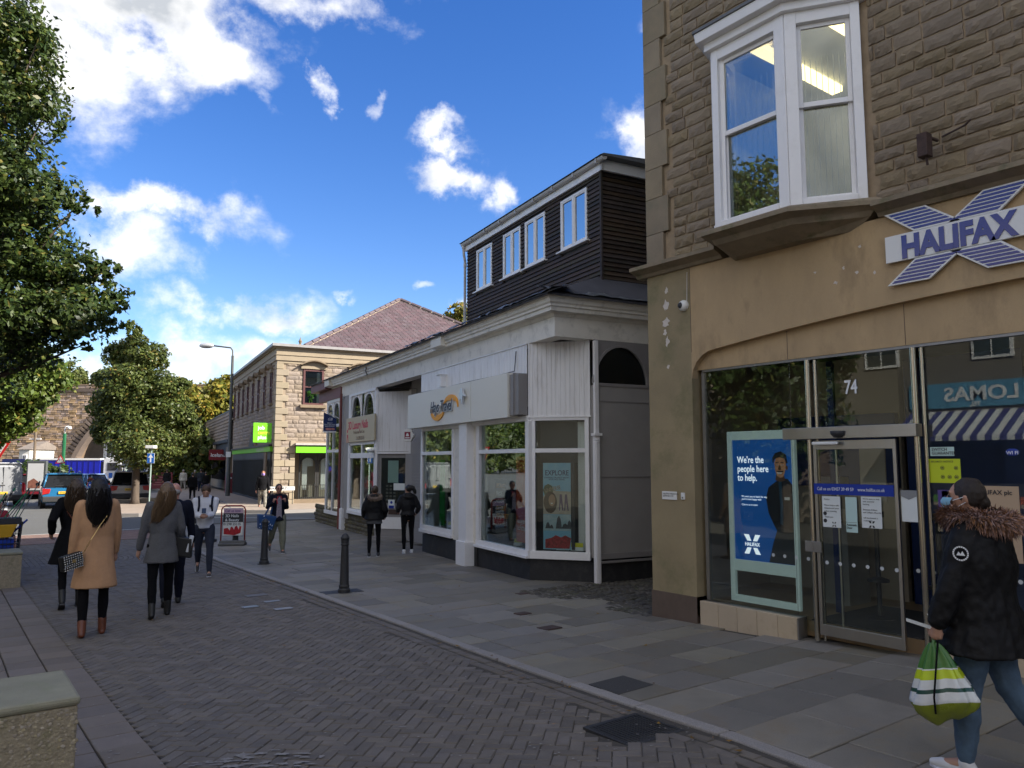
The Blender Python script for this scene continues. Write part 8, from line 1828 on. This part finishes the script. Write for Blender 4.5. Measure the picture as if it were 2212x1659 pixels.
def car(name,label,px,py,dep,azo,W,L,Hh,p_,plate,style='suv',group=None,roofrails=False,washed=0):
    X,Y=P(px,dep); o=thing(name,label,'van' if style=='van' else 'car',(X,Y,-.3),R(-YAW)+R(azo),group); w=W/2
    # local: rear at y=0 facing viewer, front at y=L
    belt=Hh*(.60 if style!='van' else .55); gr=.22
    b=MB(); S_=[sec(0.03,w*.94,.34,belt-.08,tap=.97),sec(.16,w*.99,.26,belt,tap=.96),sec(.8,w,.22,belt,tap=.95),sec(L*.5,w,.22,belt,tap=.95),sec(L*.76,w,.22,belt-.02,tap=.94),sec(L*.93,w*.96,.26,belt-.2,tap=.92),sec(L,w*.86,.34,belt-.36,tap=.92)]
    loft(b,S_); b.build('body',p_,o,smooth=True,bevel=0,angle=50)
    # cabin
    c=MB(); t0,t1,q0,q1=(.1,.38,L*.46,L*.70) if style!='van' else (.03,.1,L*.72,L*.86)
    if style=='saloon': t0,t1,q0,q1=.5,1.0,L*.5,L*.72
    ww=w*.93; wt=w*(.76 if style!='van' else .86)
    def cs(y,hw_,z): return [(hw_,y,z),(-hw_,y,z)]
    vs=[(-ww,t0,belt-.02),(ww,t0,belt-.02),(ww,q1,belt-.02),(-ww,q1,belt-.02),(-wt,t1,Hh-.07),(wt,t1,Hh-.07),(wt,q0,Hh-.05),(-wt,q0,Hh-.05)]
    c.add(vs,[(0,1,5,4),(1,2,6,5),(2,3,7,6),(3,0,4,7),(4,5,6,7)]); glassy=style!='van'
    c.build('cabin_glass' if glassy else 'load_body',mat('tinted_glass',(.008,.009,.011),.12,.05,1,0,1,spec=.35) if glassy else p_,o)
    b=MB(); b.prism([(wt+.03,Hh-.075),(wt-.08,Hh),(-wt+.08,Hh),(-wt-.03,Hh-.075)],t1-.1,q0+.12,'y'); b.build('roof',p_,o,bevel=.02)
    if glassy:
        b=MB(); e=.035
        def pil(a,c_): b.tube([a,c_],e,5)
        for sx_ in (-1,1):
            pil((sx_*(ww+.0),t0,belt),(sx_*(wt+.01),t1,Hh-.06)); pil((sx_*(ww+.01),q1,belt),(sx_*(wt+.01),q0,Hh-.06)); pil((sx_*ww,(t0+q1)/2,belt),(sx_*wt,(t1+q0)/2,Hh-.06)); pil((sx_*(ww+.0),t0+.55,belt),(sx_*(wt+.01),t1+.35,Hh-.06)); pil((sx_*(wt+.01),t1,Hh-.06),(sx_*(wt+.01),q0,Hh-.05))
        b.build('pillars',p_,o,smooth=True)
        b=MB(); b.box(-.4,.4,t0-.03+.02,t0+.03,belt+.05,belt+.075); b.build('rear_wiper',m_plast,o)
    else:
        for sx_ in (-1,1):
            b=MB(); b.box(sx_*.03 if sx_>0 else -w*.8,w*.8 if sx_>0 else -.03,-.0,.035,.5,Hh-.2); b.build('rear_door',p_,o,bevel=.02)
        b=MB(); b.box(-.12,.12,-.02,.0,1.05,1.1); b.build('door_handle',m_plast,o); b=MB(); b.box(w*.93,w+.01,q0-.2,q1-.1,belt+.02,Hh-.35); b.build('side_window',m_ink,o); b=MB(); b.box(w-.05,w+.005,.3,L*.6,belt+.05,Hh-.3) ; b.build('side_panel',m_ink if False else p_,o)
    # rear bumper, lamps, plate
    b=MB(); b.box(-w*.96,w*.96,-.09,.12,.3,.58); b.build('rear_bumper',m_plast if style in('suv','van') else p_,o,bevel=.04)
    for sx_ in (-1,1):
        b=MB()
        if style=='van': b.box(sx_*w*.98-.06,sx_*w*.98+.06,-.02,.06,.72,1.2)
        else: b.prism([(sx_*w*.97,belt-.36),(sx_*w*.97,belt-.06),(sx_*w*.6,belt-.08),(sx_*w*.66,belt-.3)][::(1 if sx_<0 else -1)],-.02,.14,'y')
        b.build('tail_light',m_tail,o,bevel=.01)
    b=MB(); zp=belt-.33 if style!='van' else .62; b.box(-.26,.26,-.035,-.02,zp,zp+.12); b.build('number_plate',m_plate,o); text('plate_text',plate,fr((0,-.037,zp+.02),(1,0,0),(0,0,1)),.1,m_ink,o,.001,bold=.002,align='CENTER',sx=.95)
    if roofrails:
        for sx_ in (-1,1): b=MB(); b.tube([(sx_*(wt-.05),t1+.1,Hh-.0),(sx_*(wt-.05),t1+.2,Hh+.07),(sx_*(wt-.05),q0-.2,Hh+.07),(sx_*(wt-.05),q0,Hh)],.022,6); b.build('roof_rail',m_rim,o)
    for sx_ in (-1,1):
        b=MB(); b.box(sx_*(w+.02) if sx_>0 else -(w+.2),(w+.2) if sx_>0 else -(w+.02),q1-.35,q1-.22,belt+.0,belt+.17); b.build('wing_mirror',m_plast,o,bevel=.04)
        for y in (.75,L*.78):
            wh=link('wheel',None,o); b=MB(Matrix.Translation((sx_*(w-.1),y,.33))@Matrix.Rotation(R(90),4,'Y')); b.lathe([(.2,-.11),(.32,-.11),(.335,-.08),(.335,.08),(.32,.11),(.2,.11)],20); b.build('tyre',m_tyre,wh,smooth=True,angle=40)
            b=MB(Matrix.Translation((sx_*(w-.1),y,.33))@Matrix.Rotation(R(90),4,'Y')); b.lathe([(.01,-.1),(.2,-.105),(.21,-.08),(.21,.08),(.2,.105),(.01,.1)],14); b.build('rim',m_rim,wh)
            b=MB(Matrix.Translation((sx_*(w-.0),y,.33))@Matrix.Rotation(R(90),4,'Y')); b.lathe([(.345,-.02),(.40,-.02),(.40,.012),(.345,.012)],18); b.build('wheel_arch',m_plast,o)
    return o
# yaw offset: cars follow the lane running away to the far left
car('parked_car','bright blue estate car with roof rails, rear view, just behind the women',143,1095,38.5,33,1.95,4.5,1.72,paint('paint_blue',(.02,.17,.36)),'YT16 FKL',roofrails=True,group='cars seen from behind on the road')
car('parked_car','silver grey off road car parked behind the medium tree trunk',284,1085,42.,27,1.98,4.6,1.78,paint('paint_silver',(.28,.28,.29),.6),'WN52 UJK',roofrails=True,group='cars seen from behind on the road')
car('parked_car','dark red hatchback between the van and the blue car',78,1068,48,32,1.82,4.2,1.55,paint('paint_red',(.16,.008,.02)),'SB07 KDU','hatch',group='cars seen from behind on the road')
car('parked_car','second red car half hidden behind the red hatchback',108,1058,60,32,1.8,4.2,1.5,paint('paint_red2',(.3,.02,.03)),'LS62 OPX','hatch',group='cars seen from behind on the road')
car('moving_car','pale blue car driving past the end of the lorry',216,1054,58,60,1.75,4.1,1.42,paint('paint_pale_blue',(.2,.3,.5)),'FD08 CXA','hatch')
car('parked_van','silver panel van with its rear doors towards the viewer at the left',8,1092,40,47,1.95,4.8,2.25,paint('paint_van',(.36,.37,.39),.5),'NJ05 WVE','van')
# lorry with blue curtain trailer, side on
X,Y=P(160,64); lo=thing('curtain_lorry','blue curtain sided lorry with a white cab passing under the viaduct','lorry',(X,Y,-.3),R(-YAW)); k_=64/1664
m_cur=mat('curtain_blue',(.008,.018,.40),.45,.12,1.2,.3,6,streak=(3,3,.3)); zt_=1.93+.3+(1000-990)*k_; 
b=MB(); b.box(-4.0,2.15,0,2.5,1.05,zt_-.15); b.build('curtain',m_cur,lo); b=MB(); b.box(-4.05,2.2,-.05,2.55,zt_-.15,zt_); b.build('top_rail',m_signw,lo); b=MB(); b.box(-4.0,2.15,.1,2.4,.8,1.05); b.build('chassis',m_ink,lo)
b=MB(); b.box(-6.2,-4.1,0.3,2.6,1.0,zt_-.05); b.build('rear_section',mat('curtain_navy',(.01,.02,.1),.5),lo)
for i in range(13): b=MB(); b.box(-3.9+.47*i,-3.85+.47*i,-.03,-.0,1.0,zt_-.15); b.build('curtain_strap',mat('strap_blue',(.004,.01,.3),.5),lo)
b=MB(); b.prism([(2.4,.6),(4.0,.6),(4.05,1.7),(3.8,2.5),(2.6,2.7),(2.4,2.65)],.05,2.45,'y'); b.build('cab',paint('cab_white',(.7,.71,.72),0),lo,bevel=.06)
b=MB(); b.box(2.75,3.6,.02,.05,1.6,2.25); b.build('cab_window',m_ink,lo); b=MB(); b.box(2.2,2.5,.1,2.4,.8,2.3); b.build('cab_gap',m_ink,lo); b=MB(); b.box(3.75,4.0,-.2,.05,1.5,2.1); b.build('mirror',m_ink,lo); b=MB(); b.box(2.9,3.2,.03,.05,1.0,1.4); b.build('cab_mark',m_rblue,lo)
for x in (-3,-1.8,2.9): 
    b=MB(Matrix.Translation((x,.25,.5))@Matrix.Rotation(R(90),4,'X')); b.lathe([(.2,-.15),(.48,-.15),(.5,-.1),(.5,.1),(.48,.15),(.2,.15)],18); b.build('wheel',m_tyre,lo)
# white vehicle beyond the estate car
X,Y=P(322,74); wt_=thing('white_truck','white tipper truck body partly hidden by the tree and sign post','truck',(X,Y,-.3),R(-YAW)-.3); b=MB(); b.prism([(-1.6,.7),(1.3,.7),(1.1,2.6),(-.2,2.7),(-1.3,2.2)],0,2.2,'y'); b.build('truck_body',paint('cab_white',(.7,.71,.72),0),wt_,bevel=.08); b=MB(); b.prism([(-1.0,1.6),(-.2,1.6),(-.2,2.3),(-.8,2.1)],-.03,-.0,'y'); b.build('cab_window',m_ink,wt_)
for x in (-1,.9): b=MB(Matrix.Translation((x,.1,.45))@Matrix.Rotation(R(90),4,'X')); b.lathe([(.2,-.12),(.42,-.12),(.45,.0),(.42,.12),(.2,.12)],16); b.build('wheel',m_tyre,wt_)
# low grey boxes at the foot of the medium tree
b=MB(); X,Y=P(262,40.5); b.box(-1.2,.3,-.12,.12,.0,.22); b.box(-.2,1.4,.2,.5,.0,.3); o_=b.build('tree_seat',mat('grey_timber',(.16,.15,.13),.8,.3,5)); o_.location=(X+.6,Y,-.22); o_.rotation_euler=(0,0,R(-YAW)); tag(o_,'low grey timber edging round the foot of the medium tree','edging')
# a few dry leaves blown over the paving
rg=random.Random(19); b=MB(); 
for i in range(170):
    X=rg.uniform(1.5,7.8); Y=rg.uniform(3.2,24); 
    if rg.random()<.5: X=kx(Y)-rg.uniform(0,.25)
    s_=rg.uniform(.018,.04); a=rg.uniform(0,6.3); z=gz(Y)+.012
    b.add([(X+s_*math.cos(a+q)*k,Y+s_*math.sin(a+q)*k,z+dz) for q,k,dz in ((0,1,.006),(1.3,.5,0),(3.14,1,.01),(4.9,.5,0))],[(0,1,2,3)])
tag(b.build('dry_leaves',mat('dry_leaf',(.16,.09,.03),.8,.3,5,isl=.4)),'dry leaves scattered along the kerb and paving',None,None,'stuff')
